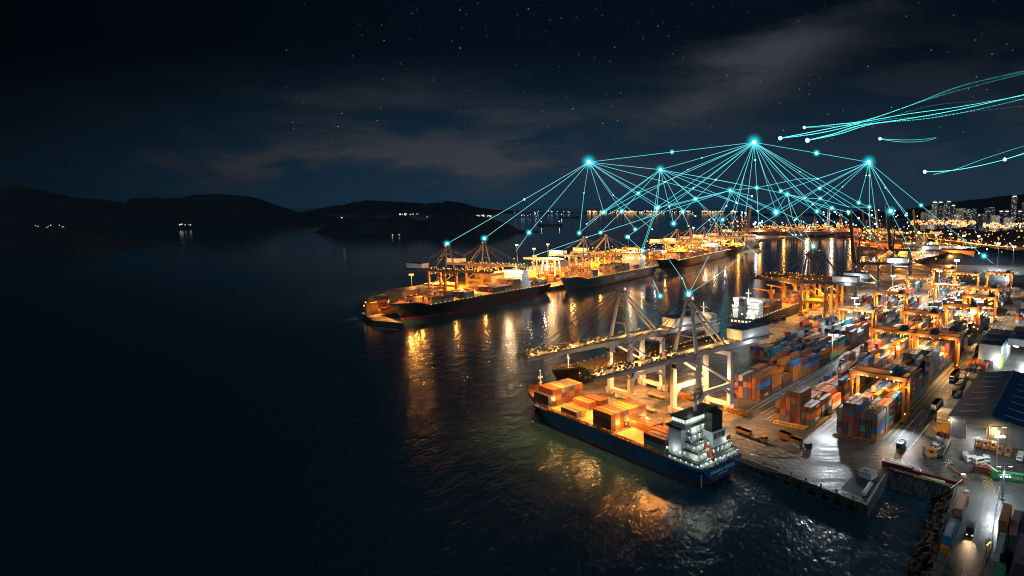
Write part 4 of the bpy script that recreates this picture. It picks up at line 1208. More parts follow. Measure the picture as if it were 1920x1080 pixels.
# ------------------------------------------------------------------ quay cranes
WALK_Y = paint('lamplight_tinted_grating', (0.34, 0.22, 0.07), 0.6, 0, 0.6, 0.9, 0.5)  # yellow of the lamplight is put into the grating colour
def quay_crane(label, loc, rz, legs, tops, boom_up=False, gz=29.0, apex=56.0, out=52.0, back=60.0, half=8.0, gauge=22.5, house=None, lamp_m=None, lamp_r=0.2, red=True, group='quay cranes', reel=True, cab=True):
    """origin at ground under the seaside legs; x runs out over the water, y along the quay"""
    root = empty('quay_crane', loc, rz, label, 'crane', group)
    G = -gauge
    for x in (0, G):
        for s in (1, -1):
            MB().bar((x, s * half, 3.2), (x, s * half, gz + 0.6), 2.5, 2.2, 0, 2.0, 1.9).build('leg', legs, root)
    for x in (0, G):
        m = MB().b2((x - 1.0, -half - 3, 2.2), (x + 1.0, half + 3, 4.0))
        for s in (1, -1):
            for k in (-1.8, 1.8):
                m.b2((x - 0.8, s * half + k - 1.4, 0.7), (x + 0.8, s * half + k + 1.4, 2.0)); m.tube((x - 0.3, s * half + k - 0.7, 0.5), (x + 0.3, s * half + k - 0.7, 0.5), 0.5, 8); m.tube((x - 0.3, s * half + k + 0.7, 0.5), (x + 0.3, s * half + k + 0.7, 0.5), 0.5, 8)
        m.build('sill_beam', legs, root)
    for s in (1, -1):
        m = MB().bar((G, s * half, 13.2), (0, s * half, 13.2), 1.3, 2.2); m.bar((0, s * half, 8.6), (-4.6, s * half, 12.6), 0.9, 1.2); m.bar((G, s * half, 8.6), (G + 4.6, s * half, 12.6), 0.9, 1.2)
        m.build('portal_beam', legs, root)
        MB().bar((-1, s * half, gz - 1), (G + 1, s * half, 15), 0.9, 0.9).build('diagonal_brace', legs, root)
    for x in (0, G):
        MB().bar((x, -half, gz - 0.6), (x, half, gz - 0.6), 1.5, 2.0).build('cross_beam', tops, root)
    # trolley girders and boom
    gy = 2.7
    m = MB()
    for s in (1, -1):
        m.b2((-back, s * gy - 0.65, gz + 0.2), (3.0, s * gy + 0.65, gz + 2.8))
    for k in range(9): m.b2((-back + 1 + k * (back + 1) / 8.6, -gy, gz + 1.2), (-back + 1.6 + k * (back + 1) / 8.6, gy, gz + 1.8))
    m.build('trolley_girder', tops, root)
    hinge = Vector((3.4, 0, gz + 1.7))
    ang = R(83) if boom_up else 0.0
    ca, sa = math.cos(ang), math.sin(ang)
    def bp(d, y, h): return Vector((hinge.x + d * ca - h * sa, y, hinge.z + d * sa + h * ca))
    m = MB()
    for s in (1, -1): m.bar(bp(0, s * gy, 0), bp(out, s * gy, 0), 1.3 if not boom_up else 3.0, 2.8 if not boom_up else 4.4, 0, 1.1 if not boom_up else 2.6, 1.6 if not boom_up else 3.0)
    for k in range(8): m.bar(bp(1 + k * out / 7.3, -gy, -0.2), bp(1 + k * out / 7.3, gy, -0.2), 0.6)
    boom = m.build('boom', black_m if boom_up else tops, root)
    m = MB()
    for s in (1, -1):
        m.bar(bp(0, s * (gy + 1.3), 1.2), bp(out + 1, s * (gy + 1.3), 1.2), 1.0, 0.12)
        m.bar(bp(0, s * (gy + 2.1), 2.3), bp(out + 1, s * (gy + 2.1), 2.3), 0.09); m.bar(bp(0, s * (gy + 2.1), 1.75), bp(out + 1, s * (gy + 2.1), 1.75), 0.07)
        for k in range(27): m.bar(bp(k * out / 26, s * (gy + 2.1), 1.2), bp(k * out / 26, s * (gy + 2.1), 2.3), 0.08)
    m.bar(bp(out - 0.5, -gy - 2.1, 1.2), bp(out - 0.5, gy + 2.1, 1.2), 2.4, 0.15)
    for s in (1, -1): m.bar(bp(out + 0.3, s * 4.6, 0.8), bp(out + 2.0, s * 3.0, 0.4), 0.6)
    cl_ = random.Random(int(apex + out))
    for k in range(70):                                         # winches, trays and boxes along the boom top
        d_ = cl_.uniform(1, out - 1); y_ = cl_.uniform(-gy - 1.6, gy + 1.6); hh_ = cl_.uniform(0.25, 1.1)
        q_ = bp(d_, y_, 1.35 + hh_ / 2)
        if not boom_up: m.box(q_, (cl_.uniform(0.3, 1.6), cl_.uniform(0.3, 0.8), hh_), 0, cl_.choice((0, 1, 1)))
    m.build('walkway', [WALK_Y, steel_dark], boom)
    m = MB()
    for s in (1, -1):
        m.b2((-back, s * (gy + 1.5) - 0.65, gz + 2.9), (2, s * (gy + 1.5) + 0.65, gz + 3.0)); m.b2((-back, s * (gy + 2.1) - 0.05, gz + 3.95), (2, s * (gy + 2.1) + 0.05, gz + 4.05))
        k = -back
        while k < 2: m.b2((k, s * (gy + 2.1) - 0.04, gz + 3), (k + 0.08, s * (gy + 2.1) + 0.04, gz + 4)); k += 2.5
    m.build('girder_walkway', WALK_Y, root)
    # apex frame, back legs, stays
    m = MB(); ap = Vector((-2.0, 0, apex))
    for s in (1, -1):
        m.bar((0.2, s * half * 0.92, gz + 0.6), (ap.x, s * 1.5, apex), 1.5, 1.4, 0, 1.0, 1.0)
        m.bar((ap.x, s * 1.3, apex - 0.6), (G - 2, s * gy, gz + 2.8), 0.8, 0.8)
        for f in (0.3, 0.6): pass
    for f in (0.35, 0.68):
        z = gz + 0.6 + (apex - gz) * f; y = half * 0.92 * (1 - f) + 1.5 * f; x = 0.2 * (1 - f) + ap.x * f
        m.bar((x, -y, z), (x, y, z), 0.5)
    m.b2((ap.x - 1.5, -2.8, apex - 0.3), (ap.x + 1.5, 2.8, apex + 0.2)); m.b2((ap.x - 1.0, -2.4, apex + 0.2), (ap.x + 1.0, 2.4, apex + 1.5))
    for k in range(5): m.bar((-0.6 - k * 0.25, half * 0.92 * (1 - k / 5) + 0.6, gz + 3 + k * 5), (1.4 - k * .2, half * 0.92 * (1 - k / 5) + 0.6, gz + 3 + k * 5), 1.2, 0.12)
    m.build('apex_frame', tops, root)
    m = MB()
    for s in (1, -1):
        if not boom_up:
            for d in (out * 0.45, out * 0.93): m.tube((ap.x, s * 1.6, apex + 0.4), bp(d, s * gy, 1.1), 0.17, 5)
        else:
            for d in (out * 0.45, out * 0.8): m.tube((ap.x, s * 1.6, apex + 0.4), bp(d, s * gy, 0.5), 0.16, 5)
        m.tube((ap.x, s * 1.6, apex + 0.4), (-back * 0.8, s * gy, gz + 2.9), 0.17, 5)
    m.build('stay_cable', cable_m if tops is not steel_dark else black_m, root)
    # machinery house
    hx0, hx1 = -back + 3, -back + 25
    m = MB().b2((hx0, -5.0, gz + 3.1), (hx1, 5.0, gz + 8.2)); m.b2((hx0 - 0.3, -5.3, gz + 8.2), (hx1 + 0.3, 5.3, gz + 8.6), 1); m.b2((hx0 - 4, -5.6, gz + 2.85), (hx1 + 2, 5.6, gz + 3.09), 1)
    m.b2((hx0 - 0.06, -1.2, gz + 4.6), (hx0 - 0.01, 0.6, gz + 6.4), 2); m.b2((hx0 - 0.06, 1.4, gz + 6.9), (hx0 - 0.01, 3.6, gz + 7.4), 2)
    m.build('machinery_house', [house or white_m, ROOF_BLUE, black_m], root)
    if cab:
        m = MB().b2((13.5, -1.6, gz - 3.6), (16.8, 1.6, gz - 0.8)); m.b2((12.5, -3.6, gz - 0.8), (18.5, 3.6, gz + 0.3)); m.b2((16.81, -1.4, gz - 3.2), (16.9, 1.4, gz - 1.3), 1)
        tx = -9.0 if boom_up else 0.0
        for i, v in enumerate(m.v): m.v[i] = (v[0] + (tx - 12 if boom_up else -9), v[1], v[2])
        m.build('trolley', [tops, glass_m], root)
    if reel:
        m = MB()
        for k in range(12):
            a0, a1 = 2 * PI * k / 12, 2 * PI * (k + 1) / 12
            m.bar((1.6 + 2.5 * math.cos(a0), half + 1.5, 14.6 + 2.5 * math.sin(a0)), (1.6 + 2.5 * math.cos(a1), half + 1.5, 14.6 + 2.5 * math.sin(a1)), 0.7, 0.5)
            m.bar((1.6, half + 1.5, 14.6), (1.6 + 2.5 * math.cos(a0), half + 1.5, 14.6 + 2.5 * math.sin(a0)), 0.2)
        m.tube((1.6, half + 0.7, 14.6), (1.6, half + 2.2, 14.6), 0.8, 10)
        m.build('cable_reel', steel_mid, root)
    # ladders and stairs on the landward leg
    m = MB()
    for k in range(7):
        z0 = 4 + k * 3.5
        m.bar((G - 2.2, half - 2 + (k % 2) * 4, z0), (G - 2.2, half + 2 - (k % 2) * 4, z0 + 3.5), 0.9, 0.12)
        m.b2((G - 3.0, half - 2.6, z0 + 3.4), (G - 1.2, half + 2.6, z0 + 3.5))
    for sx in (-3.0, -1.3):
        for sy in (-2.5, 2.5): m.b2((G + sx - .07, half + sy - .07, 3), (G + sx + .07, half + sy + .07, gz))
    m.build('stair_tower', steel_mid, root)
    # lamps strung along boom, girder and sills
    s = MB(); lr_ = random.Random(int(apex * 7 + out + abs(loc[0])))
    if not boom_up:
        for k in range(15):
            for sg in (1, -1):
                if lr_.random() > 0.3: s.ball(bp(1 + k * out / 14.3 + lr_.uniform(-1.2, 1.2), sg * (gy + 2.0), 2.5 - lr_.choice((0, 0, 1.0))), lamp_r * lr_.uniform(0.55, 1.35), 0, 5, 3)
    for k in range(int(back / 5)):
        for sg in (1, -1):
            if lr_.random() > 0.3: s.ball((-back + 2 + k * 5 + lr_.uniform(-1.8, 1.8), sg * (gy + 2.0), gz + 4.2 - lr_.choice((0, 0, 1.0))), lamp_r * lr_.uniform(0.55, 1.35), 0, 5, 3)
    for x in (1.2, G - 1.2):
        for y in (-half, -half * .3, half * .3, half): s.ball((x, y, gz - 2.2), lamp_r * 1.2, 0, 5, 3)
    if reel and len(s.v) % 12 == 0:
        nv = 12                                   # each lamp ball is 12 points: one object per lamp
        c0 = [sum(p[i] for p in s.v[:nv]) / nv for i in range(3)]
        base_ = MB(); base_.add([tuple(a - b for a, b in zip(p, c0)) for p in s.v[:nv]], s.f[:len(s.f) // (len(s.v) // nv)])
        lo = base_.build('boom_lamp', lamp_m or G_OR, root); lo.location = c0
        r0 = max(p[0] for p in s.v[:nv]) - c0[0]
        for k in range(1, min(len(s.v) // nv, 100)):
            ps = s.v[k * nv:(k + 1) * nv]
            cc = [sum(p[i] for p in ps) / nv for i in range(3)]
            o = lo.copy(); COL.objects.link(o); o.location = cc; sc_ = (max(p[0] for p in ps) - cc[0]) / r0; o.scale = (sc_,) * 3
    else:
        s.build('lamp_string', lamp_m or G_OR, root)
    if red:
        MB().ball((ap.x, 2.6, apex + 0.8), 0.45).ball((ap.x, -2.6, apex + 0.8), 0.45).build('warning_lamp', G_RED, root)
    return root
ROOF_BLUE = paint('blue_grey_roof', (0.06, 0.09, 0.13), 0.5, 0, 0.25, 0.3, 0.1)
CROT = math.atan2(SEY.y, SEY.x)
def crane_light(root, pw, spots, col=ORANGE, angle=140):
    for x, y, z in spots:
        lamp('SPOT', (x, y, z), pw, col, root, 0.5, (x, y, 0), angle, 0.6)
cA = quay_crane('grey white quay crane farther back of the near pair, boom over the bow', sp(97, -31.5, QZ), CROT, leg_white, steel_grey)
cB = quay_crane('grey white quay crane nearer the deckhouse, cyan star on its apex', sp(50, -31.5, QZ), CROT, leg_white, steel_grey)
for c in (cA, cB):
    crane_light(c, 46000, ((22, 0, 28), (-11, 5, 26), (-11, -5, 26)))
    crane_light(c, 36000, ((42, 0, 28),), angle=120)
    lamp('POINT', (-11, 0, 16), 6000, (1, 0.72, 0.42), c, 0.4); lamp('POINT', (-42, 6.2, 31), 700, WHITE, c, 0.3)
    # light on the boom walkway
    for x in (8, 18, 28, 38, 48): lamp('POINT', (x, 0, 32.1), 950, (1, 0.52, 0.13), c, 0.3)
    for x in (-6, -18, -30): lamp('POINT', (x, 0, 32.1), 800, (1, 0.52, 0.13), c, 0.3)
def on_basin(u, v, d):
    return at(u, v)
BROT = math.atan2(q3n.y, q3n.x)
pC = at(1530, 602); pC = QB + q3d * 22 - q3n * 12
pC.z = QZ
cC = quay_crane('dark quay crane with lit yellow legs over the cargo ship, nearer one', QA + q3d * 74 - q3n * 10, BROT, yellow_m, steel_dark, lamp_r=0.42, out=48, back=52)
lamp('SPOT', (-6, 11, 27), 46000, (1, 0.62, 0.30), cB, 0.5, (-12, 40, 0), 84, 1.0, spec=0.0)  # extra spot added to brighten the pier apron
cD = quay_crane('dark quay crane with lit yellow legs over the cargo ship, farther one', QA + q3d * 108 - q3n * 10, BROT, yellow_m, steel_dark, lamp_r=0.42, out=48, back=52)
for c in (cC, cD):
    c.location.z = QZ
    crane_light(c, 42000, ((12, 0, 27), (-11, 5, 26), (-11, -5, 26)), (1, 0.40, 0.075))
    lamp('POINT', (-11, 0, 14), 6000, (1, 0.42, 0.08), c, 0.5)
    lamp('POINT', (-40, 6.4, 31), 2500, WHITE, c, 0.3)
E_d = (QD - QC).normalized(); E_n = Vector((-E_d.y, E_d.x, 0)); EROT = math.atan2(E_n.y, E_n.x)
cE = quay_crane('black quay crane with its boom raised upright beside the far basin', at(1606, 552) - Vector((0, 0, 0)), R(163), steel_mid, steel_dark, True, lamp_m=G_WARM, lamp_r=0.4, out=62, gz=34, apex=66, back=56, reel=False)
cF = quay_crane('black quay crane with raised boom in front of the lattice cranes', at(1672, 518), R(168), steel_mid, steel_dark, True, lamp_m=G_WARM, lamp_r=0.45, out=64, gz=36, apex=70, back=64, reel=False)
for c in (cE, cF):
    crane_light(c, 30000, ((-12, 0, 30),), WARM); lamp('POINT', (-40, 7.5, 38), 4000, WHITE, c, 0.4); lamp('SPOT', (-14, 0, 30), 60000, (1, .85, .6), c, 0.5, (-20, 0, 0), 130)

# mole cranes: one built, the others copies of it
MN = (at(1045, 545, 0) - at(765, 604, 0)).normalized(); MO = Vector((MN.y, -MN.x, 0))
MROT = math.atan2(MO.y, MO.x)
mole_crane = quay_crane('lit orange quay crane closest to the tip of the mole', at(847, 561), MROT, yellow_m, steel_mid, lamp_m=G_OR, lamp_r=0.55, house=white_m, group='quay cranes on the mole', reel=False)
mcr = [(914, 545, 'lit orange quay crane second from the tip of the mole'), (1100, 521, 'quay crane standing over the foreship of the slate ship'), (1140, 513, 'quay crane standing over the middle of the slate ship'),
       (1272, 487, 'quay crane over the bow of the third mole ship'), (1296, 483, 'quay crane second over the third mole ship'), (1322, 478, 'quay crane third over the third mole ship'), (1346, 473, 'quay crane at the stern of the third mole ship'),
       (1372, 468, 'quay crane past the stern of the third mole ship')]
for u, v, lab in mcr: copy_tree(mole_crane, None, at(u, v), MROT, lab)
mole_up = quay_crane('black quay crane with boom raised at the far end of the mole', at(1398, 466), MROT, steel_mid, steel_dark, True, lamp_m=G_WARM, lamp_r=0.6, out=66, gz=36, apex=66, group='quay cranes on the mole', reel=False)
for u, v, pw in ((858, 556, 1.0), (925, 541, 1.0), (1020, 530, 0.9), (1110, 516, 1.3), (1150, 508, 1.3), (1205, 500, 1.3), (1290, 484, 2.2), (1335, 476, 2.2), (1380, 468, 2.4)):
    p = at(u, v); p.z = QZ + 27
    q = p + MO * 6; q.z = QZ + 15
    lamp('POINT', q, 40000 * pw, ORANGE, None, 0.8, spec=0.5)  # point lamp added to brighten the crane legs, no fitting there
    q = p - MO * 38; q.z = QZ + 22
    lamp('POINT', q, 38000 * pw, ORANGE, None, 0.8, spec=0.5)
    for o in (-24, 10): lamp('SPOT', p + MO * o, 260000 * pw, ORANGE, None, 0.8, (p + MO * o) - Vector((0, 0, 20)), 150, 0.5)
# glow thrown by the high mast lamps towards the basin
# far port cranes
far_crane = quay_crane('orange lit crane leftmost along the far quay', at(1452, 440), R(-95), steel_mid, steel_dark, True, lamp_m=G_OR, lamp_r=1.6, out=60, group='quay cranes of the far port', reel=False, cab=False)
for k, (u, v, lab) in enumerate(((1478, 441, 'second orange lit crane along the far quay'), (1502, 440, 'third orange lit crane along the far quay'), (1528, 439, 'fourth orange lit crane along the far quay'), (1552, 438, 'fifth orange lit crane along the far quay'),
                   (1576, 437, 'sixth orange lit crane along the far quay'), (1622, 452, 'lattice crane in the lit cluster behind the black raised boom'), (1634, 456, 'lattice crane in the middle of the lit cluster'), (1648, 460, 'lattice crane at the right of the lit cluster'), (1718, 462, 'crane of the lit cluster right of the black boom'))):
    copy_tree(far_crane, None, at(u, v), R(-95) if k < 5 else R(165), lab)

# ------------------------------------------------------------------ yard gantry cranes
def gantry(label, s, t0, t1, tall=21.5, deep_=9.0, trolley=0.85, lamps=5, lr=0.32, lit=True):
    w = t1 - t0
    root = empty('yard_gantry_crane', yard(s, (t0 + t1) / 2), math.atan2(E2.y, E2.x), label, 'crane', 'yard gantry cranes')
    h = w / 2
    for x in (-h, h):
        for y in (-deep_ / 2, deep_ / 2):
            MB().bar((x, y, 1.8), (x, y, tall - 1.6), 1.1, 1.3, 0, 1.2, 1.4).build('leg', orange_m, root)
        m = MB().b2((x - 0.7, -deep_ / 2 - 2.2, 1.6), (x + 0.7, deep_ / 2 + 2.2, 2.7)); m.b2((x - 0.5, -2.2, 2.7), (x + 0.5, 1.4, 4.6))
        sb = m.build('sill_beam', orange_m, root)
        for y in (-deep_ / 2 - 1.2, -deep_ / 2 + 1.2, deep_ / 2 - 1.2, deep_ / 2 + 1.2):
            MB().tube((x - 0.45, y, 0.85), (x + 0.45, y, 0.85), 0.85, 12).build('wheel', rubber_m, sb)
    for y in (-deep_ / 2, deep_ / 2):
        m = MB().b2((-h - 1.2, y - 0.7, tall - 1.6), (h + 1.2, y + 0.7, tall + 0.4)); m.build('girder', orange_m, root)
    m = MB()
    for x in (-h - 1.0, h + 1.0): m.b2((x - 0.4, -deep_ / 2 + 0.7, tall - 0.9), (x + 0.4, deep_ / 2 - 0.7, tall + 0.1))
    for y in (-deep_ / 2 - 1.1, deep_ / 2 + 1.1):
        m.b2((-h - 1.6, y - 0.5, tall + 0.42), (h + 1.6, y + 0.5, tall + 0.5)); m.b2((-h - 1.6, y - 0.04, tall + 1.4), (h + 1.6, y + 0.04, tall + 1.5))
        for k in range(15): m.b2((-h - 1.5 + k * (w + 3) / 14, y - 0.04, tall + 0.5), (-h - 1.42 + k * (w + 3) / 14, y + 0.04, tall + 1.4))
    m.build('walkway', steel_mid, root)
    tx = -h + w * trolley
    m = MB().b2((tx - 2.4, -deep_ / 2 - 0.6, tall + 0.52), (tx + 2.4, deep_ / 2 + 0.6, tall + 1.3)); m.b2((tx - 1.8, -2.4, tall + 1.3), (tx + 1.8, 2.6, tall + 3.2)); m.tube((tx - 1.6, -3.4, tall + 1.9), (tx + 1.6, -3.4, tall + 1.9), 0.6, 8)
    tr = m.build('trolley', steel_dark, root)
    MB().b2((tx - 3.9, -1.2, tall - 4.2), (tx - 2.2, 1.2, tall - 1.8)).build('cab', glass_m, tr)
    for dx in (-1.0, 1.0):
        for dy in (-2.5, 2.5): MB().tube((tx + dx, dy, tall + 0.5), (tx + dx, dy, tall - 5.6), 0.06, 4).build('hoist_rope', cable_m, tr)
    MB().b2((tx - 1.2, -6.0, tall - 6.1), (tx + 1.2, 6.0, tall - 5.6)).build('spreader', yellow_m, tr)
    m = MB()
    for k in range(lamps):
        m.ball((-h + w * (k + 0.7) / (lamps + 0.4), -deep_ / 2 - 0.9, tall - 1.3), lr)
    for x in (-h - 1, h + 1): m.ball((x, -deep_ / 2 - 0.9, 5.2), lr * 0.9); m.ball((x, -deep_ / 2 - 0.9, tall - 4), lr * 0.8)
    m.build('lamp_string', G_WARM, root)
    if lit:
        for x in (-h * 0.45, h * 0.55):
            lamp('SPOT', (x, 0, tall - 1.9), 28000 * (1 if s < 250 else 2.6), (1, 0.56, 0.22), root, 0.4, (x, 0, 0), 150, 0.5)
        lamp('POINT', (h - 3, -deep_ / 2 - 3.0, tall - 3), 1300 * (1 if s < 250 else 1.5), (1, 0.66, 0.32), root, 0.3); lamp('POINT', (-h + 4, -deep_ / 2 - 3.0, tall - 3), 1300 * (1 if s < 250 else 1.5), (1, 0.66, 0.32), root, 0.3)
    return root
g1 = gantry('orange yard gantry nearest the quay road, teal lamp on its trolley', 32, -20.6, 3.6)
MB().ball((6.2, -5.6, 23.8), 0.5).build('trolley_lamp', glow('teal_lamp', (0.05, 0.9, 0.6), 3), g1)
for k in range(3): lone('green', p=at(1746, 572, QZ + 0.05 + 2.62 * k), label=f'green container, {tier_word(k, 2)}, bright stack on its own under the far left gantry')
gantry('orange yard gantry next behind along the road, row of four lamps', 137, -17.5, 6.6, trolley=0.45, lamps=4)
gantry('orange yard gantry of the middle row left of the roadside one', 137, -43.5, -20, trolley=0.8)
gantry('orange yard gantry of the left row by the basin apron', 303, -93, -66, lamps=6, lr=0.42)
gantry('orange yard gantry over the green container', 448, -101, -76, lamps=6, lr=0.5)
gantry('orange yard gantry farther back in the middle row', 392, -60, -30.5, lamps=6, lr=0.5)
gantry('orange yard gantry beside the far road lamps', 388, -27.5, -3, lamps=5, lr=0.45)
gantry('pale lit yard gantry farthest along the road', 545, -34, -8, lamps=5, lr=0.6)
gantry('orange yard gantry of the middle row behind its first one', 214, -43.5, -19.5, lamps=5, lr=0.36)
gantry('orange yard gantry over the left row behind the second lamp mast', 205, -90, -64, lamps=5, lr=0.36)
gantry('orange yard gantry of the roadside row past the dark block', 326, -22, 3, lamps=5, lr=0.4)
gn = gantry('orange yard gantry standing in the dark part of the roadside row', 262, -24.5, -1, lamps=5, lr=0.42)
gantry('orange yard gantry of the left row nearest the far basin', 560, -98, -72, lamps=6, lr=0.6)
gantry('orange yard gantry of the middle row before the long shed', 520, -66, -40, lamps=6, lr=0.6)
_n = 0
for u, v in ((985, 538), (1078, 522), (1180, 502), (1212, 496), (1232, 492), (1308, 477)):
    p = at(u, v) - MO * 52; _n += 1
    g2 = copy_tree(mole_gantry, None, p, MROT, f'orange gantry crane {("first", "second", "third", "fourth", "fifth", "last")[_n - 1]} from the tip over the mole stacks', 'gantry cranes on the mole') if _n > 1 else None
    if _n == 1: mole_gantry = gantry('orange gantry crane first from the tip over the mole stacks', 0, -15, 15, tall=24, lamps=6, lr=0.8, lit=False); mole_gantry.location = p; mole_gantry.rotation_euler = (0, 0, MROT); mole_gantry['group'] = 'gantry cranes on the mole'
    lamp('POINT', (p.x, p.y, QZ + 20), 60000 + 500 * (p.y - 500), ORANGE, None, 0.8, spec=0.3)
# floodlight at the foot of the nearest gantry, thrown on the wet roadway
lamp('SPOT', yard(24, 5.0, QZ + 9), 9000, WHITE, None, 0.6, yard(0, 9, QZ), 110, 1.0)

# ------------------------------------------------------------------ lamp masts
def mast(label, p, h, head='ring', pw=30000, col=WHITE, mat=None, r=0.8, light=True, group='lamp masts', spot=True, spec=1.0):
    root = empty('lamp_mast', p, 0, label, 'lamp', group)
    MB().tube((0, 0, 0), (0, 0, h), 0.34, 8, 0, 0.17).tube((0, 0, 0), (0, 0, 0.5), 0.8, 8).build('pole', MAST_M, root)
    m = MB(); g = MB()
    if head == 'ring':
        m.tube((0, 0, h - 0.4), (0, 0, h + 0.1), 1.5, 10)
        for k in range(6):
            a = 2 * PI * k / 6
            m.box((1.9 * math.cos(a), 1.9 * math.sin(a), h - 0.2), (0.9, 0.9, 0.6), a)
            g.ball((2.0 * math.cos(a), 2.0 * math.sin(a), h - 0.65), r * 0.62, 0, 6, 4)
    else:
        m.b2((-2.2, -0.12, h), (2.2, 0.12, h + 0.2)); m.b2((-1.4, -0.12, h - 3.4), (2.6, 0.12, h - 3.2))
        for x in (-1.9, 1.9): m.b2((x - 0.6, -0.4, h - 0.15), (x + 0.6, 0.4, h)); g.b2((x - 0.5, -0.35, h - 0.25), (x + 0.5, 0.35, h - 0.16))
        for x in (-0.9, 0.9, 2.0): g.ball((x, 0, h - 3.9), r * 0.7, 0, 6, 4, 0.6)
    hd = m.build('lamp_head', steel_mid, root)
    g.build('lamp_glass', mat or G_WH, hd)
    if light:
        if spot: lamp('SPOT', (0, 0, h - 1.6), pw, col, root, 0.9, (0, 0, -10), 165, 0.35, spec=spec)
        else: lamp('POINT', (0, 0, h - 1.6), pw, col, root, 0.9)
    return root
MAST_M = paint('galvanised_pole', (0.42, 0.43, 0.44), 0.4, 0.2, 0.2, 0.4, 0.1)
mast('tall lamp mast standing between the near container rows, lit white', at(1558, 740), 33, pw=22000, spec=4.0)
_p = at(1558, 740); lamp('SPOT', (_p.x, _p.y, QZ + 31), 34000, WHITE, None, 0.7, Q2 + (Q1 - Q2).normalized() * 16 + Vector((2, 14, 0)), 62, 1.0)
mast('tall lamp mast farther back between the container rows', at(1600, 640), 33, pw=50000, spec=3.0)
mast('lamp post with twin arms before the big warehouse', yard(-8, 46.5), 18.5, 'twin', pw=8500)
mast('lamp mast near the wet side road past the white shed', at(1830, 612), 24, pw=30000, r=1.0)
mast('lamp mast rising behind the green container', at(1758, 575), 36, pw=110000, r=1.1)
mast('bright lamp mast with wide star right of the green container', at(1790, 560), 42, pw=130000, r=1.6)
mast('bright lamp mast between two dark roofs far along the road', at(1870, 502), 40, pw=120000, r=1.6)
mast('bright lamp mast closest to the farthest gantry', at(1898, 512), 40, pw=120000, r=1.6)
mast('low white lamp mast glowing on the basin apron', at(1606, 598), 14, pw=26000, r=0.9)
mast('white lamp mast on the pale apron of the far basin', at(1673, 552), 22, pw=60000, r=1.2)
mast('slim post by the gate road fork', yard(-28, 51.0), 12, 'twin', pw=1700, r=0.4)
for u, v0, v, lab, colm, pw, c in ((773, 545, 514, 'orange lamp mast alone behind the tip of the mole', G_OR, 110000, ORANGE), (970, 490, 459, 'pale lamp mast left of the mole middle', G_WARM, 90000, WARM), (1002, 497, 466, 'low warm lamp mast at the middle of the mole', G_WARM, 60000, WARM),
                            (1028, 488, 458, 'warm lamp mast right of the mole middle', G_WARM, 90000, WARM), (1178, 470, 444, 'slim white lamp mast rising between the mole ships', G_WH, 90000, WHITE), (1098, 494, 478, 'white floodlight behind the slate ship cranes', G_WH, 60000, WHITE),
                            (1300, 452, 427, 'white lamp mast behind the third mole ship', G_WH, 90000, WHITE), (1245, 470, 455, 'white lamp mast left of the third mole ship', G_WH, 90000, WHITE)):
    p = at(u, v0); h = (v0 - v) / F_PX * p.y * 1.02
    mast(lab, p, h, pw=pw, col=c, mat=colm, r=1.7, group='lamp masts on the mole', spot=False)
for u, v0, v, lab, cm in ((1640, 452, 420, 'white lamp mast left of the lattice crane cluster', G_WH), (1628, 470, 433, 'large warm lamp mast inside the lattice crane cluster', G_WARM), (1700, 455, 437, 'warm lamp mast by the highway, first of its row', G_WARM), (1722, 455, 436, 'cyan white lamp mast by the highway, second of its row', G_WH),
                      (1754, 462, 440, 'white lamp mast by the highway, third of its row', G_WH), (1781, 462, 439, 'white lamp mast by the highway, fourth of its row', G_WH), (1806, 463, 442, 'white lamp mast by the highway, fifth of its row', G_WH), (1834, 464, 443, 'white lamp mast by the highway, sixth of its row', G_WH),
                      (1744, 478, 456, 'tall white lamp mast beside the lit brown shed', G_WH), (1414, 440, 420, 'bright white lamp mast at the corner of the far port', G_WH), (1425, 430, 418, 'cyan white lamp mast of the far port', G_WH)):
    p = at(u, v0); h = (v0 - v) / F_PX * p.y * 1.02
    mast(lab, p, h, pw=160000, mat=cm, col=WARM if cm is G_WARM else WHITE, r=2.6, light=u not in (1640, 1722, 1781, 1834), group='lamp masts far back')
# ------------------------------------------------------------------ warehouses (x along the road, y = towards the road)
def yroot(name, s, t, label, cat='building', group=None, z=QZ):
    return empty(name, yard(s, t, z), YROT, label, cat, group)
def L(s0, s1, t0, t1, z0, z1): return ((s0, -t1, z0), (s1, -t0, z1))
clad = paint('grey_wall_cladding', (0.13, 0.145, 0.155), 0.5, 0, 0.25, 0.3, 0.15, ('X', 4.0, 0.4))
roof_dark = paint('dark_blue_roof', (0.011, 0.052, 0.115), 0.55, 0, 0.3, 0.12, 0.0, ('X', 3.0, 0.4), spec=0.25)
fascia_m = paint('grey_fascia', (0.12, 0.13, 0.14), 0.5, 0, 0.25, 0.2)
sky_m = paint('roof_skylight', (0.30, 0.34, 0.36), 0.3, 0, 0.2, 0.4)
shed_white = paint('white_shed_wall', (0.55, 0.53, 0.52), 0.6, 0, 0.25, 0.15, 0.12)
inner_m = paint('warehouse_inside', (0.55, 0.57, 0.55), 0.7, 0, 0.2, 0.4)
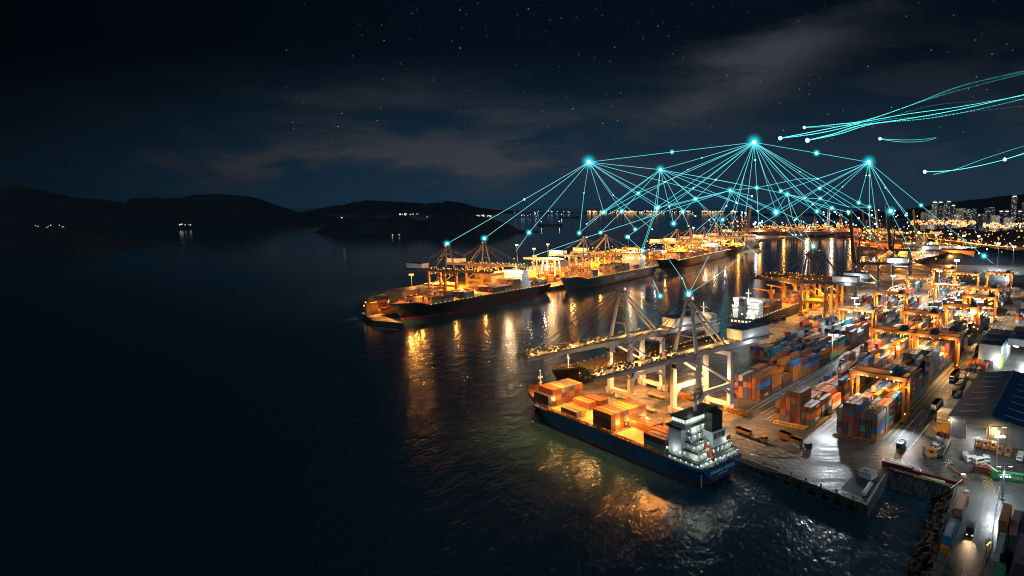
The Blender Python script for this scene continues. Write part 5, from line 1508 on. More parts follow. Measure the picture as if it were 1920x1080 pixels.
def big_warehouse():
    r = yroot('warehouse', 24.5, 24.2, 'large warehouse with dark blue roof, strip skylights and one lit doorway')
    W, D, ez, rz = 31.0, 82.0, 8.6, 12.0
    d0, d1, dh = 6.6, 14.4, 6.2                     # lit doorway
    m = MB()
    for a, b in ((0, d0), (d1, W)): m.b2(*L(0, 0.4, a, b, 0, ez))
    m.b2(*L(0, 0.4, d0, d1, dh, ez)); m.b2(*L(0.4, D, 0, 0.4, 0, ez)); m.b2(*L(0.4, D, W - 0.4, W, 0, ez)); m.b2(*L(D - 0.4, D, 0.4, W - 0.4, 0, ez))
    m.add([(0.02, 0, ez), (0.02, -W, ez), (0.02, -W / 2, rz - 0.2)], [(0, 1, 2)]); m.add([(D - .02, 0, ez), (D - .02, -W, ez), (D - .02, -W / 2, rz - 0.2)], [(0, 1, 2)])
    m.build('wall', clad, r)
    m = MB(); o = 1.6
    def slope(y0, z0, y1, z1):
        v = [(-o, y0, z0), (D + 1, y0, z0), (D + 1, y1, z1), (-o, y1, z1)]
        v2 = [(a, b, c + 0.3) for a, b, c in v]
        m.add(v + v2, [(0, 1, 2, 3), (4, 5, 6, 7), (0, 1, 5, 4), (1, 2, 6, 5), (2, 3, 7, 6), (3, 0, 4, 7)])
    slope(1.0, ez - 0.1, -W / 2, rz); slope(-W / 2, rz, -W - 1.0, ez - 0.1)
    rf = m.build('roof', roof_dark, r)
    for k in range(5): MB().tube((8 + k * 16, -W / 2, rz + 0.5), (8 + k * 16, -W / 2, rz + 1.3), 0.6, 8).tube((8 + k * 16, -W / 2, rz + 1.3), (8 + k * 16, -W / 2, rz + 1.7), 0.9, 8, 0, 0.3).build('roof_vent', fascia_m, rf)
    for k in (0.6, 5.6, 15.4, 30.4): MB().tube((-0.12, -k, 0.1), (-0.12, -k, ez - 0.2), 0.12, 6).build('downpipe', MAST_M, r)
    m = MB().bar((-o, -W / 2, rz + 0.42), (D + 1, -W / 2, rz + 0.42), 0.9, 0.2); m.build('ridge_cap', fascia_m, rf)
    for k in range(7):
        for sgn in (0, 1):
            m = MB()
            x = 6 + k * 10.8
            ya, yb = (-2.6, -10.8) if sgn == 0 else (-W + 2.6, -W + 10.8)
            za = ez - 0.1 + (rz - ez + 0.1) * abs((1.0 - ya) if sgn == 0 else (W + 1 + ya)) / (W / 2 + 1) + 0.33
            zb = ez - 0.1 + (rz - ez + 0.1) * abs((1.0 - yb) if sgn == 0 else (W + 1 + yb)) / (W / 2 + 1) + 0.33
            m.bar((x, ya, za), (x, yb, zb), 0.9, 0.16); m.build('skylight', sky_m, rf)
    m = MB()
    m.add([(-o - .03, 1.0, ez - 0.9), (-o - .03, -W / 2, rz - 0.9), (-o - .03, -W / 2, rz + 0.35), (-o - .03, 1.0, ez + 0.25)], [(0, 1, 2, 3)]); m.add([(-o - .03, -W - 1.0, ez - 0.9), (-o - .03, -W / 2, rz - 0.9), (-o - .03, -W / 2, rz + 0.35), (-o - .03, -W - 1.0, ez + 0.25)], [(0, 1, 2, 3)])
    m.add([(-o + .3, 1.0, ez - 0.9), (-o + .3, -W / 2, rz - 0.9), (-o - .03, -W / 2, rz - 0.9), (-o - .03, 1.0, ez - 0.9)], [(0, 1, 2, 3)]); m.add([(-o + .3, -W - 1.0, ez - 0.9), (-o + .3, -W / 2, rz - 0.9), (-o - .03, -W / 2, rz - 0.9), (-o - .03, -W - 1.0, ez - 0.9)], [(0, 1, 2, 3)])
    m.build('fascia', fascia_m, r)
    m = MB().b2(*L(0.4, 22, d0 - 2.5, d0 - 2.4, 0.05, dh + 1)); m.b2(*L(0.4, 22, d1 + 2.4, d1 + 2.5, 0.05, dh + 1)); m.b2(*L(22, 22.1, d0 - 2.5, d1 + 2.5, 0.05, dh + 1)); m.b2(*L(0.4, 22.1, d0 - 2.5, d1 + 2.5, dh + 1, dh + 1.1))
    m.build('inside_lining', inner_m, r)
    m = MB().b2(*L(-0.12, 0.5, d0 - 0.3, d0, 0, dh + 0.3)); m.b2(*L(-0.12, 0.5, d1, d1 + 0.3, 0, dh + 0.3)); m.b2(*L(-0.12, 0.5, d0, d1, dh, dh + 0.3)); m.build('door_frame', yellow_m, r)
    MB().b2(*L(-0.02, 0.06, d1 + 1, d1 + 8, 0, 5)).build('shutter_door', fascia_m, r)
    m = MB()
    for k in range(3): m.b2(*L(3 + k * 5, 3.4 + k * 5, d0, d1, dh + 0.5, dh + 0.7))
    m.build('strip_lamp', G_WH, r)
    lamp('POINT', (4, -(d0 + d1) / 2, dh - 0.6), 1800, (0.95, 1, 0.95), r, 0.4); lamp('POINT', (-2.2, -0.4, 7.2), 450, (1, 0.85, 0.6), r, 0.25); lamp('POINT', (-1.4, -17.4, 5.4), 900, (1, 0.6, 0.2), r, 0.25)
    MB().ball((-2.0, 0.1, 7.4), 0.35).ball((-0.5, -17.4, 5.6), 0.25).build('wall_lamp', G_WARM, r)
    return r
big_warehouse()
r = yroot('shed', 155, 15.6, 'white walled shed with flat dark roof beside the wet side road')
MB().b2(*L(0, 52, 0, 12.4, 0, 15.0)).build('wall', shed_white, r)
rf = MB().b2(*L(-0.5, 52.5, -0.5, 12.9, 15.0, 15.6)).b2(*L(8, 8.4, 0, 12, 15.6, 15.8)).b2(*L(30, 30.4, 0, 12, 15.6, 15.8)); rf.build('roof', roof_dark, r)
MB().b2(*L(-0.05, 0.0, 3.2, 8.6, 0.1, 5)).build('roller_door', fascia_m, r)
lamp('POINT', (-3, -11, 6), 1000, (0.95, 1, 0.85), r, 0.3)
MB().ball((-0.3, -12.1, 2.4), 0.4).build('wall_lamp', G_WH, r)
MB().b2(*L(-0.6, 10, 12.45, 13.0, 0.5, 8.0)).build('lime_panel', paint('lime_panel_paint', (0.45, 0.65, 0.04), 0.5), r)
r = yroot('canopy_hall', 180, 28.8, 'flat roofed hall spanning the wet side road behind the white shed')
MB().b2(*L(0, 46, 0, 46, 10.8, 15.2)).build('fascia', paint('pale_fascia', (0.30, 0.28, 0.28), 0.6), r)
MB().b2(*L(-0.4, 46.4, -0.1, 46.4, 15.2, 15.7)).b2(*L(4, 4.3, 2, 44, 15.7, 15.85)).b2(*L(24, 24.3, 2, 44, 15.7, 15.85)).build('roof', roof_dark, r)
m = MB()
for s in (1, 22, 44):
    for t in (20, 45): m.b2(*L(s, s + 0.8, t, t + 0.8, 0, 10.8))
m.build('column', fascia_m, r)
lamp('POINT', (-22, -9, 9), 4500, (0.75, 0.95, 1.0), r, 0.4); lamp('POINT', (14, -9, 9.5), 5000, (0.8, 0.95, 1.0), r, 0.4)
MB().b2(*L(2, 3, 3, 6, 9.8, 10.2)).build('hall_lamp', G_WH, r)
r = yroot('office_block', 352, 19, 'pale two storey block with dark bands left of the far road')
MB().b2(*L(0, 26, 0, 30, 0, 7)).b2(*L(1, 26, 1, 30, 9.6, 15.4)).build('wall', shed_white, r)
MB().b2(*L(0.6, 26, 0.6, 30, 7, 9.6)).b2(*L(0.4, 26.6, 0.4, 30.6, 15.4, 16.2)).build('dark_band', roof_dark, r)
MB().b2(*L(-3, 0, 2, 22, 6.4, 7)).build('canopy', roof_dark, r)
r = yroot('brown_shed', 330, 48, 'dark brown roofed shed lit by an orange doorway')
MB().b2(*L(0, 24, 0, 20, 0, 6)).build('wall', paint('brown_shed_wall', (0.16, 0.08, 0.05), 0.7), r)
MB().add([(-.5, 0.5, 6), (-.5, -20.5, 6), (24.5, -20.5, 6), (24.5, .5, 6), (-.5, -10, 9.5), (24.5, -10, 9.5)], [(0, 3, 5, 4), (1, 2, 5, 4), (0, 1, 4), (3, 2, 5)]).build('roof', paint('brown_roof', (0.08, 0.05, 0.04), 0.7), r)
MB().b2(*L(-0.06, -0.01, 4, 8, 0, 3.6)).build('lit_doorway', G_WARMWIN, r)
r = yroot('long_shed', 640, -20, 'long low dark roof behind the farthest gantry')
MB().b2(*L(0, 30, 0, 150, 0, 9)).build('wall', fascia_m, r); MB().b2(*L(-1, 31, -1, 151, 9, 10)).build('roof', roof_dark, r)
r = yroot('lit_shed', 905, -160, 'orange lit shed below the highway lamps')
MB().b2(*L(0, 30, 0, 55, 0, 22)).build('wall', paint('ochre_wall', (0.45, 0.18, 0.05), 0.7), r); MB().b2(*L(-1, 31, -1, 56, 22, 23)).build('roof', roof_dark, r)
lamp('POINT', (-16, -20, 14), 60000, ORANGE, r, 0.8)
q = at(705, 588); lamp('SPOT', (q.x, q.y, QZ + 14), 34000, ORANGE, None, 0.6, (q.x, q.y, 0), 125, 0.6)  # this spot and the next are added to brighten the mole tip, without fittings
q = at(740, 597); lamp('SPOT', (q.x, q.y, QZ + 16), 40000, ORANGE, None, 0.6, (q.x, q.y, 0), 125, 0.6)
# low sheds and boxes along the mole
mole_w = paint('mole_shed_wall', (0.36, 0.22, 0.10), 0.7, 0, 0.3, 0.2)
for k, (u, v, wpx, hpx, dy, lab) in enumerate(((712, 570, 24, 14, 20, 'small lit shed at the very tip of the mole'), (738, 568, 34, 26, 24, 'ochre shed second from the tip of the mole'), (772, 562, 44, 24, 26, 'brown shed behind the orange lamp mast'),
        (812, 552, 40, 22, 24, 'ochre shed behind the bow of the first mole ship'), (905, 540, 36, 30, 24, 'tall ochre store behind the second mole crane'), (960, 530, 50, 22, 26, 'brown flat store behind the white deckhouse'), (1052, 520, 30, 20, 24, 'small ochre store at the stern of the first mole ship'))):
    a, b = at(u - wpx / 2, v), at(u + wpx / 2, v)
    w = (b - a).length; h = hpx / F_PX * a.y
    r = empty('store_shed', (a + b) / 2, MROT - PI / 2 + (0.0), lab, 'building', 'stores on the mole')
    MB().b2((-w / 2, 0, 0), (w / 2, dy, h)).build('wall', mole_w, r)
    MB().b2((-w / 2 - .5, -0.5, h), (w / 2 + .5, dy + .5, h + 0.6)).build('roof', fascia_m, r)
    m = MB()
    for q in range(3): m.b2((-w / 2 + w * (0.12 + 0.3 * q), -0.06, 0.2), (-w / 2 + w * (0.3 + 0.3 * q), -0.01, h * 0.5))
    m.build('roller_door', steel_mid, r)
# white gantry of the mole yard
r = empty('yard_gantry_crane', at(1025, 522), MROT, 'white portal gantry crane in the middle of the mole', 'crane', 'yard gantry cranes')
for x in (-4, 20):
    for y in (-8, 8): MB().bar((x + (2 if x < 0 else -2), y * 0.55, 26), (x, y, 0.5), 1.6).build('leg', white_m, r)
m = MB()
for y in (-4.4, 4.4): m.b2((-34, y - 0.9, 26), (26, y + 0.9, 28.6))
m.build('girder', white_m, r)
m = MB()
for x in (-4, 20): m.b2((x - 0.8, -9, 0.2), (x + 0.8, 9, 1.4))
m.build('sill_beam', white_m, r)
lamp('POINT', (8, 0, 30), 40000, WARM, r, 0.6)

# ------------------------------------------------------------------ pier furniture
# black panel and hut on the pier end
def place(name, u, v, rz, label, cat, group=None, z=QZ):
    return empty(name, at(u, v, z), rz, label, cat, group)
PD = math.atan2((Q2 - Q1).y, (Q2 - Q1).x)
pp = lambda f, d: Q2 + (Q1 - Q2).normalized() * f + (Q3 - Q2).normalized() * d
sheet('dark_pier_slab', [pp(1.5, 4), pp(12, 4), pp(11, 19), pp(1.5, 19)], QZ + 0.05, paint('bitumen_slab', (0.02, 0.028, 0.035), 0.7, 0, 0.3, 0.3))
o = empty('equipment_hut', pp(6, 20.5), PD, 'low grey equipment hut on the inner end of the pier', 'hut')
MB().b2((-2.6, -2.2, 0), (2.6, 2.2, 2.6)).build('wall', greywhite_m, o); MB().b2((-2.9, -2.5, 2.6), (2.9, 2.5, 2.85)).b2((-1, -.8, 2.85), (0.8, 0.8, 3.5)).build('roof', steel_grey, o)
o = MB().tube((0, 0, 0.75), (9.5, 0, 0.75), 0.75, 12).tube((-0.05, 0, 0.75), (0.5, 0, 0.75), 0.85, 12).tube((9, 0, 0.75), (9.55, 0, 0.75), 0.85, 12).build('steel_pipe', greywhite_m)
o.location = pp(3.2, 5.5); o.rotation_euler = (0, 0, math.atan2((Q3 - Q2).y, (Q3 - Q2).x)); tag(o, 'pale steel pipe lying along the pier end', 'pipe')
def guard_rail(name, pts, label, posts=2.6, h=1.05, mat=None):
    m = MB()
    for a, b in zip(pts, pts[1:]):
        n = max(1, int((b - a).length / posts))
        for k in range(n + 1): q = a.lerp(b, k / n); m.b2((q.x - .06, q.y - .06, QZ), (q.x + .06, q.y + .06, QZ + h))
        for z in (h, h * 0.55): m.bar((a.x, a.y, QZ + z), (b.x, b.y, QZ + z), 0.12, 0.12)
    o = m.build(name, mat or MAST_M)
    return tag(o, label, 'railing')
zq = Vector((0, 0, 0))
guard_rail('railing', [pp(0.4, 1), pp(0.4, 26)], 'pale railing along the end of the pier')
guard_rail('railing', [Q4 + Vector((1.2, -1, 0)), Q5 + Vector((0.9, 0, 0)), Q6 + Vector((1.2, 0, 0))], 'long railing above the rock slope beside the gate road')
guard_rail('railing', [Q3 + Vector((0.5, .6, 0)), Q4 + Vector((-1, 0.6, 0))], 'low railing along the head of the notch')
guard_rail('railing', [yard(-20, 49.2), yard(-42, 50.4), yard(-60, 52.2), yard(-90, 51.5)], 'white railing bending past the roadside container stack', mat=white_m)
guard_rail('railing', [yard(-10, 30), yard(-19, 39.5)], 'yellow railing beside the warehouse yard gate', mat=yellow_m)
for k in range(7):
    q = Q1.lerp(Q2, 0.1 + k * 0.13) + Vector((0.6, 1.4, 0))
    o = MB().tube((0, 0, 0), (0, 0, 0.6), 0.35, 8, 0, 0.28).tube((0, 0, 0.6), (0, 0, 0.85), 0.5, 8).build('bollard', black_m)
    o.location = (q.x, q.y, QZ); tag(o, f'black mooring bollard, {ORD[k]} from the ship stern along the pier edge', 'bollard', 'bollards on the pier edge')
for k in range(9):
    f = 0.04 + k * 0.11
    q = Q1.lerp(Q2, f)
    n = (Q2 - Q1).normalized(); n = Vector((n.y, -n.x, 0))
    o = MB().b2((-0.9, -0.5, -2.8), (0.9, 0.12, -0.4)).tube((-0.9, -0.55, -1.6), (0.9, -0.55, -1.6), 0.55, 8).build('fender', rubber_m)
    o.location = (q.x + n.x * 0.4, q.y + n.y * 0.4, QZ); o.rotation_euler = (0, 0, PD); tag(o, f'black rubber fender, {ORD[k]} from the ship stern on the quay wall', 'fender', 'fenders on the quay wall')
# steel flood barrier lying across the notch head
dark_red = paint('dark_red_steel', (0.13, 0.015, 0.02), 0.5, 0, 0.3, 0.3, 0.2)
cream = paint('cream_panel', (0.55, 0.46, 0.28), 0.6, 0, 0.2, 0.3)
bd = (at(1795, 908) - at(1655, 872)); brt = math.atan2(bd.y, bd.x)
o = empty('flood_barrier', at(1655, 873), brt, 'dark red steel barrier beam lying across the head of the notch', 'barrier')
Lb = bd.length
MB().b2((0, -0.9, 0.2), (Lb * 0.42, 0.9, 2.2)).b2((Lb * 0.42, -0.7, 0.2), (Lb, 0.7, 1.4)).build('beam', dark_red, o)
MB().b2((Lb * 0.1, -3.4, 0.15), (Lb, -1.0, 0.5)).b2((Lb * 0.45, 0.75, 0.15), (Lb, 3.2, 0.5)).build('deck_plate', paint('dark_maroon_plate', (0.05, 0.018, 0.022), 0.6), o)
MB().b2((Lb * 0.55, -3.2, 0.5), (Lb * 0.70, -1.5, 0.95)).b2((Lb * 0.705, -3.2, 0.5), (Lb * 0.86, -1.5, 0.95)).build('cream_cover', cream, o)
m = MB()
for k in range(14): m.b2((Lb * (0.48 + 0.026 * k), -4.0, 0.45), (Lb * (0.493 + 0.026 * k), -3.4, 0.75))
m.build('warning_strip', line_y, o)
MB().b2((Lb * 0.2, -2.6, 0.5), (Lb * 0.36, -2.2, 0.6)).build('white_bar', white_m, o)
MB().ball((0.2, 0, 2.5), 0.25).ball((Lb * 0.52, 0.2, 1.8), 0.25).build('signal_lamp', G_RED, o)

# ------------------------------------------------------------------ vehicles
def wheels(root, xs, half, r=0.5, w=0.35, name='wheel'):
    for x in xs:
        for s in (1, -1):
            o = MB().tube((x, s * half - w / 2, r), (x, s * half + w / 2, r), r, 12).tube((x, s * half - w / 2 - .01, r), (x, s * half + w / 2 + .01, r), r * 0.45, 8, 1).build(name, [rubber_m, steel_grey], root)
cab_white = paint('white_cab_paint', (0.6, 0.6, 0.58), 0.35, 0, 0.1, 0.5)
cab_dark = paint('navy_cab_paint', (0.02, 0.025, 0.05), 0.3, 0, 0.15, 0.5)
cab_or = paint('orange_cab_paint', (0.55, 0.17, 0.02), 0.4, 0, 0.2, 0.5, 0.1)
def cab(root, x0, x1, half, z0, z1, mat):
    m = MB().add([(x0, -half, z0), (x1, -half, z0), (x1, -half, z0 + 1.0), (x1 - 0.35, -half, z1), (x0, -half, z1), (x0, half, z0), (x1, half, z0), (x1, half, z0 + 1.0), (x1 - 0.35, half, z1), (x0, half, z1)],
                 [(0, 1, 2, 3, 4), (9, 8, 7, 6, 5), (0, 1, 6, 5), (1, 2, 7, 6), (2, 3, 8, 7), (3, 4, 9, 8), (4, 0, 5, 9)])
    c = m.build('cab', mat, root)
    m = MB().add([(x1 + 0.0, -half * .88, z0 + 1.05), (x1 + 0.0, half * .88, z0 + 1.05), (x1 - 0.29, half * .85, z1 - 0.15), (x1 - 0.29, -half * .85, z1 - 0.15)], [(0, 1, 2, 3)])
    for i, v in enumerate(m.v): m.v[i] = (v[0] + 0.03, v[1], v[2])
    for s in (1, -1): m.b2((x0 + 0.3, s * (half + 0.005), z0 + 1.05), (x1 - 0.55, s * (half + 0.02), z1 - 0.2))
    m.build('windscreen', glass_m, c)
    return c
def tractor_trailer(label, p, rz, load, cmat=cab_dark, tl=12.4, group='trailer trucks'):
    """a terminal tractor pulling a trailer; load: list of (x0, x1, height, material, name)"""
    r = empty('trailer_truck', p, rz, label, 'truck', group)
    MB().b2((-tl, -1.15, 1.0), (0.4, 1.15, 1.35)).b2((-tl, -1.2, 1.35), (-tl + 0.15, 1.2, 1.9)).build('trailer_bed', steel_mid, r)
    MB().b2((-0.6, -1.0, 0.7), (4.6, 1.0, 1.05)).build('chassis', black_m, r)
    cab(r, 2.6, 4.7, 1.15, 0.9, 3.0, cmat)
    wheels(r, (-tl + 1.2, -tl + 2.5, 0.4, 3.8), 1.05)
    for x0, x1, h, mt, nm in load: MB().b2((x0, -1.2, 1.36), (x1, 1.2, 1.36 + h)).b2((x0 - .03, -1.23, 1.36 + h - .1), (x1 + .03, 1.23, 1.36 + h)).build(nm, mt, r)
    return r
def ang(u0, v0, u1, v1):
    d = at(u1, v1) - at(u0, v0); return math.atan2(d.y, d.x)
o_box = paint('orange_skip_paint', (0.48, 0.13, 0.03), 0.5, 0, 0.3, 0.4, 0.3)
y_box = paint('ochre_load_paint', (0.55, 0.30, 0.06), 0.5, 0, 0.3, 0.4, 0.3)
tractor_trailer('dark tractor towing a trailer with two orange bins on the quay', at(1503, 839), ang(1462, 822, 1510, 842), [(-12.2, -6.4, 2.3, o_box, 'orange_bin'), (-6.0, -0.2, 1.5, o_box, 'orange_bin')])
tractor_trailer('tractor towing an ochre flat trailer nearer the ship on the quay', at(1421, 826), ang(1385, 812, 1428, 828), [(-12.2, -4.2, 1.3, y_box, 'ochre_load')], cab_or)
for k, (s, t, dr, ld, lab) in enumerate(((64, 11.6, 0, 'white', 'tractor with a pale box driving up the road beside the gantry row'), (116, 8.6, 1, 'rust', 'tractor with a rust box coming down the road before the white shed'), (208, 9, 0, 'rust', 'tractor with a rust box level with the white shed'),
        (262, 4.6, 1, 'white', 'tractor with a pale box past the dark gantry'), (40, -52, 0, 'rust', 'tractor with a rust box in the lane left of the tall mast'), (120, -57, 1, 'white', 'tractor with a pale box in the lane by the second mast'), (28, -25, 1, 'rust', 'tractor with a rust box waiting between the two front blocks'))):
    tractor_trailer(lab, yard(s, t, QZ), YROT + PI * dr, [(-12.3, -0.2, 2.5, paint('trailer_box_pale', (0.5, 0.48, 0.44), 0.5, 0, 0.3, 0.4, 0.3) if ld == 'white' else paint('trailer_box_rust', (0.26, 0.07, 0.03), 0.5, 0, 0.3, 0.4, 0.3), 'box')], cab_white if k % 2 else cab_or)
# flat trailers, stacked yellow frames and pallets under the cranes
def flat_trailer(label, p, rz):
    r = empty('flat_trailer', p, rz, label, 'trailer', 'flat trailers under the cranes')
    MB().b2((-6.1, -1.2, 1.0), (6.1, 1.2, 1.3)).b2((5.9, -1.2, 1.3), (6.1, 1.2, 2.3)).build('trailer_bed', y_box, r)
    wheels(r, (-5.2, -4.0, -2.8), 1.05); MB().b2((4.2, -0.8, 0), (4.5, -0.5, 1)).b2((4.2, 0.5, 0), (4.5, 0.8, 1)).build('landing_leg', steel_mid, r)
    return r
flat_trailer('empty yellow flat trailer parked beside the deckhouse of the blue ship', sp(26, -27, QZ), SROT)
flat_trailer('empty yellow flat trailer between the legs of the nearer white crane', sp(72, -27, QZ), SROT + 0.02)
flat_trailer('empty flat trailer beneath the farther white crane', sp(84, -44, QZ), SROT)
for k, (x, y, lab) in enumerate(((30, -53, 'yellow lattice spreader frames stacked by the nearer crane landward sill'), (62, -53, 'yellow lattice spreader frames stacked between the two white cranes'))):
    o = MB()
    for q in range(6):
        o.b2((q * 2.4, -1.5, 0.05), (q * 2.4 + 0.25, 1.5, 2.3)); o.bar((q * 2.4, -1.5, 0.1), (q * 2.4 + 2.2, -1.5, 2.2), 0.2); o.bar((q * 2.4, 1.5, 2.2), (q * 2.4 + 2.2, 1.5, 0.1), 0.2)
    for z in (0.1, 1.2, 2.3):
        for yy in (-1.5, 1.5): o.bar((0, yy, z), (14.4, yy, z), 0.2)
    o = o.build('spreader_frame', yellow_m); o.location = sp(x, y, QZ); o.rotation_euler = (0, 0, SROT); tag(o, lab, 'lifting frame', 'spreader frames')
# open dump truck, loader, forklifts
def pickup(name, label, p, rz, bmat, lmat, cat='truck', Lx=6.4, hl=False, lid=True, group=None):
    r = empty(name, p, rz, label, cat, group)
    MB().b2((-Lx * .5, -1.0, 0.55), (Lx * .5, 1.0, 0.95)).build('chassis', black_m, r)
    cab(r, Lx * .18, Lx * .5, 1.05, 0.8, 2.5, bmat)
    m = MB().b2((-Lx * .5, -1.15, 0.95), (Lx * .14, -1.0, 2.1)).b2((-Lx * .5, 1.0, 0.95), (Lx * .14, 1.15, 2.1)).b2((-Lx * .5, -1.0, 0.95), (-Lx * .5 + .15, 1.0, 2.1)).b2((Lx * .14 - .15, -1.0, 0.95), (Lx * .14, 1.0, 2.1)).b2((-Lx * .5 + .15, -1, 0.95), (Lx * .14 - .15, 1, 1.1))
    m.build('cargo_bed', bmat, r)
    if lid: MB().b2((-Lx * .45, -0.95, 1.1), (Lx * .05, 0.95, 1.9)).build('load', lmat, r)
    wheels(r, (-Lx * .34, Lx * .33), 0.95, 0.48)
    for s in (1, -1): MB().b2((Lx * .5, s * 0.8 - .2, 0.9), (Lx * .5 + .05, s * 0.8 + .2, 1.2)).build('headlight', G_WARM if hl else glass_m, r)
    return r
pickup('dump_truck', 'dark open truck with a pale load near the front of the gantry block', at(1689, 838), YROT + PI, cab_dark, paint('pale_load', (0.45, 0.42, 0.36), 0.8), Lx=7)
def van(label, p, rz, mat, lit=True):
    r = empty('van', p, rz, label, 'van')
    prof = [(-3.0, 0.4), (3.0, 0.4), (3.0, 1.2), (2.2, 1.45), (1.4, 2.45), (-2.9, 2.5), (-3.0, 2.2)]
    n = len(prof)
    vs = [(x, -1.05, z) for x, z in prof] + [(x, 1.05, z) for x, z in prof]
    MB().add(vs, [tuple(range(n)), tuple(range(2 * n - 1, n - 1, -1))] + [(i, (i + 1) % n, n + (i + 1) % n, n + i) for i in range(n)]).build('body', mat, r)
    m = MB().add([(2.16, -0.9, 1.56), (2.16, 0.9, 1.56), (1.50, 0.85, 2.40), (1.50, -0.85, 2.40)], [(0, 1, 2, 3)])
    for i, v in enumerate(m.v): m.v[i] = (v[0] + 0.05, v[1], v[2] + 0.03)
    m.build('windscreen', glass_m, r)
    m = MB()
    for s in (1, -1): m.b2((-2.4, s * 1.055, 1.5), (1.2, s * 1.07, 2.2))
    m.build('side_window', glass_m, r)
    wheels(r, (-1.9, 1.95), 0.95, 0.42, 0.28)
    for s in (1, -1): MB().ball((3.02, s * 0.75, 0.95), 0.2).build('headlight', G_WARM, r)
    MB().b2((2.98, -1.0, 0.4), (3.12, 1.0, 0.7)).build('bumper', black_m, r)
    if lit:
        for s in (1, -1): lamp('SPOT', (3.2, s * 0.7, 0.95), 1300, (1, 0.66, 0.36), r, 0.08, (9, s * 0.7, 0), 50, 0.8)
    return r
rd = ang(1822, 980, 1806, 1075)
van('dark blue van driving along the gate road with its headlights on', at(1819, 1000), rd, cab_dark)
# parked trucks along the rock slope
box_red = container_mesh('salmon', 2.6)[0]
def parked_truck(label, s, t, colour, cm, low=False):
    r = empty('parked_truck', yard(s, t), YROT + 0.02, label, 'truck', 'trucks parked along the rock slope')
    MB().b2((-7.2, -1.1, 0.95), (6.4, 1.1, 1.25)).build('chassis', black_m, r)
    cab(r, 6.3, 8.4, 1.2, 0.8, 3.1, cm)
    wheels(r, (-6, -4.8, 5.0, 7.4), 1.05)
    if not low:
        c = link('cargo_box', container_mesh(colour, 2.6)[0], r); c.location = (0, 0, 1.26)
    else:
        m = MB().b2((-6.8, -1.2, 1.26), (5.6, 1.2, 1.5))
        for k in range(5): m.b2((-6.6 + k * 2.5, -1.1, 1.5), (-4.6 + k * 2.5, 1.1, 1.9 + (k % 2) * 0.3))
        m.build('tarpaulin_load', paint('brown_tarpaulin', (0.12, 0.10, 0.09), 0.8, 0, 0.4, 0.5), r)
    return r
parked_truck('truck with a salmon red box parked first along the rock slope', -45, 40.9, 'salmon', cab_or)
parked_truck('truck with a bright blue box parked behind the red one', -64, 41.3, 'blue', cab_dark)
parked_truck('truck with a low brown tarpaulin load parked last by the slope', -82, 42.0, 'grey', cab_or, True)
# yard machines
def machine(label, p, rz, mat, name='forklift', cat='forklift', group=None, mast_on=True, sc=1.0):
    r = empty(name, p, rz, label, cat, group)
    r.scale = (sc,) * 3
    MB().b2((-1.7, -0.85, 0.45), (1.2, 0.85, 1.35)).b2((-1.9, -0.8, 0.5), (-1.3, 0.8, 1.6)).build('body', mat, r)
    m = MB()
    for x in (-1.2, 0.7):
        for y in (-0.75, 0.75): m.b2((x - .06, y - .06, 1.35), (x + .06, y + .06, 2.5))
    m.b2((-1.35, -0.9, 2.5), (0.85, 0.9, 2.62)); m.build('roll_cage', mat, r)
    if mast_on:
        m = MB()
        for y in (-0.5, 0.5): m.b2((1.25, y - .1, 0.2), (1.45, y + .1, 3.1)); m.b2((1.45, y - .08, 0.25), (2.7, y + .08, 0.35))
        m.b2((1.25, -0.5, 2.95), (1.45, 0.5, 3.1)); m.build('lift_mast', steel_mid, r)
    MB().b2((-0.9, -0.35, 1.35), (-0.3, 0.35, 1.9)).build('seat', black_m, r)
    wheels(r, (-1.2, 0.8), 0.75, 0.42, 0.3)
    return r
for k, (s, t, nm) in enumerate(((17, 36.6, 'first'), (16.5, 39.4, 'second'), (16.6, 42.2, 'third'), (13.5, 45.0, 'fourth'), (13.2, 48.2, 'fifth'))):
    machine(f'orange forklift parked {nm} from the lit doorway of the warehouse', yard(s, t), YROT + PI, cab_or, group='forklifts before the warehouse', sc=1.35)
machine('yellow wheel loader with black cab near the flood barrier', at(1741, 858), YROT + 2.2, yellow_m, 'wheel_loader', 'loader', sc=1.5)
machine('small forklift in pale paint beside the black loading ramp', at(1752, 846), YROT + 1.2, cab_white, sc=1.2)
for k, (u, v, lab) in enumerate(((1768, 822, 'red tractor unit parked nearest the warehouse corner'), (1763, 832, 'red and white tractor unit parked middle of three'), (1758, 842, 'grey tractor unit parked last of three beside the ramp'))):
    pickup('tractor_unit', lab, at(u, v), YROT + PI * .5 - .5, (dark_red, cab_white, steel_grey)[k], cab_white, Lx=5, lid=False, group='tractor units by the warehouse')
o = empty('loading_ramp', at(1768, 846), ang(1757, 866, 1782, 820), 'long black loading ramp pointing at the warehouse corner', 'ramp')
MB().add([(-9, -1.6, 0), (9, -1.6, 0), (9, 1.6, 0), (-9, 1.6, 0), (-9, -1.6, 1.5), (9, -1.6, 2.2), (9, 1.6, 2.2), (-9, 1.6, 1.5)], [(0, 1, 2, 3), (4, 5, 6, 7), (0, 1, 5, 4), (1, 2, 6, 5), (2, 3, 7, 6), (3, 0, 4, 7)]).build('deck', black_m, o)
m = MB()
for y in (-1.5, 1.5): m.bar((-9, y, 2.2), (9, y, 2.9), 0.15)
m.build('side_rail', steel_grey, o)
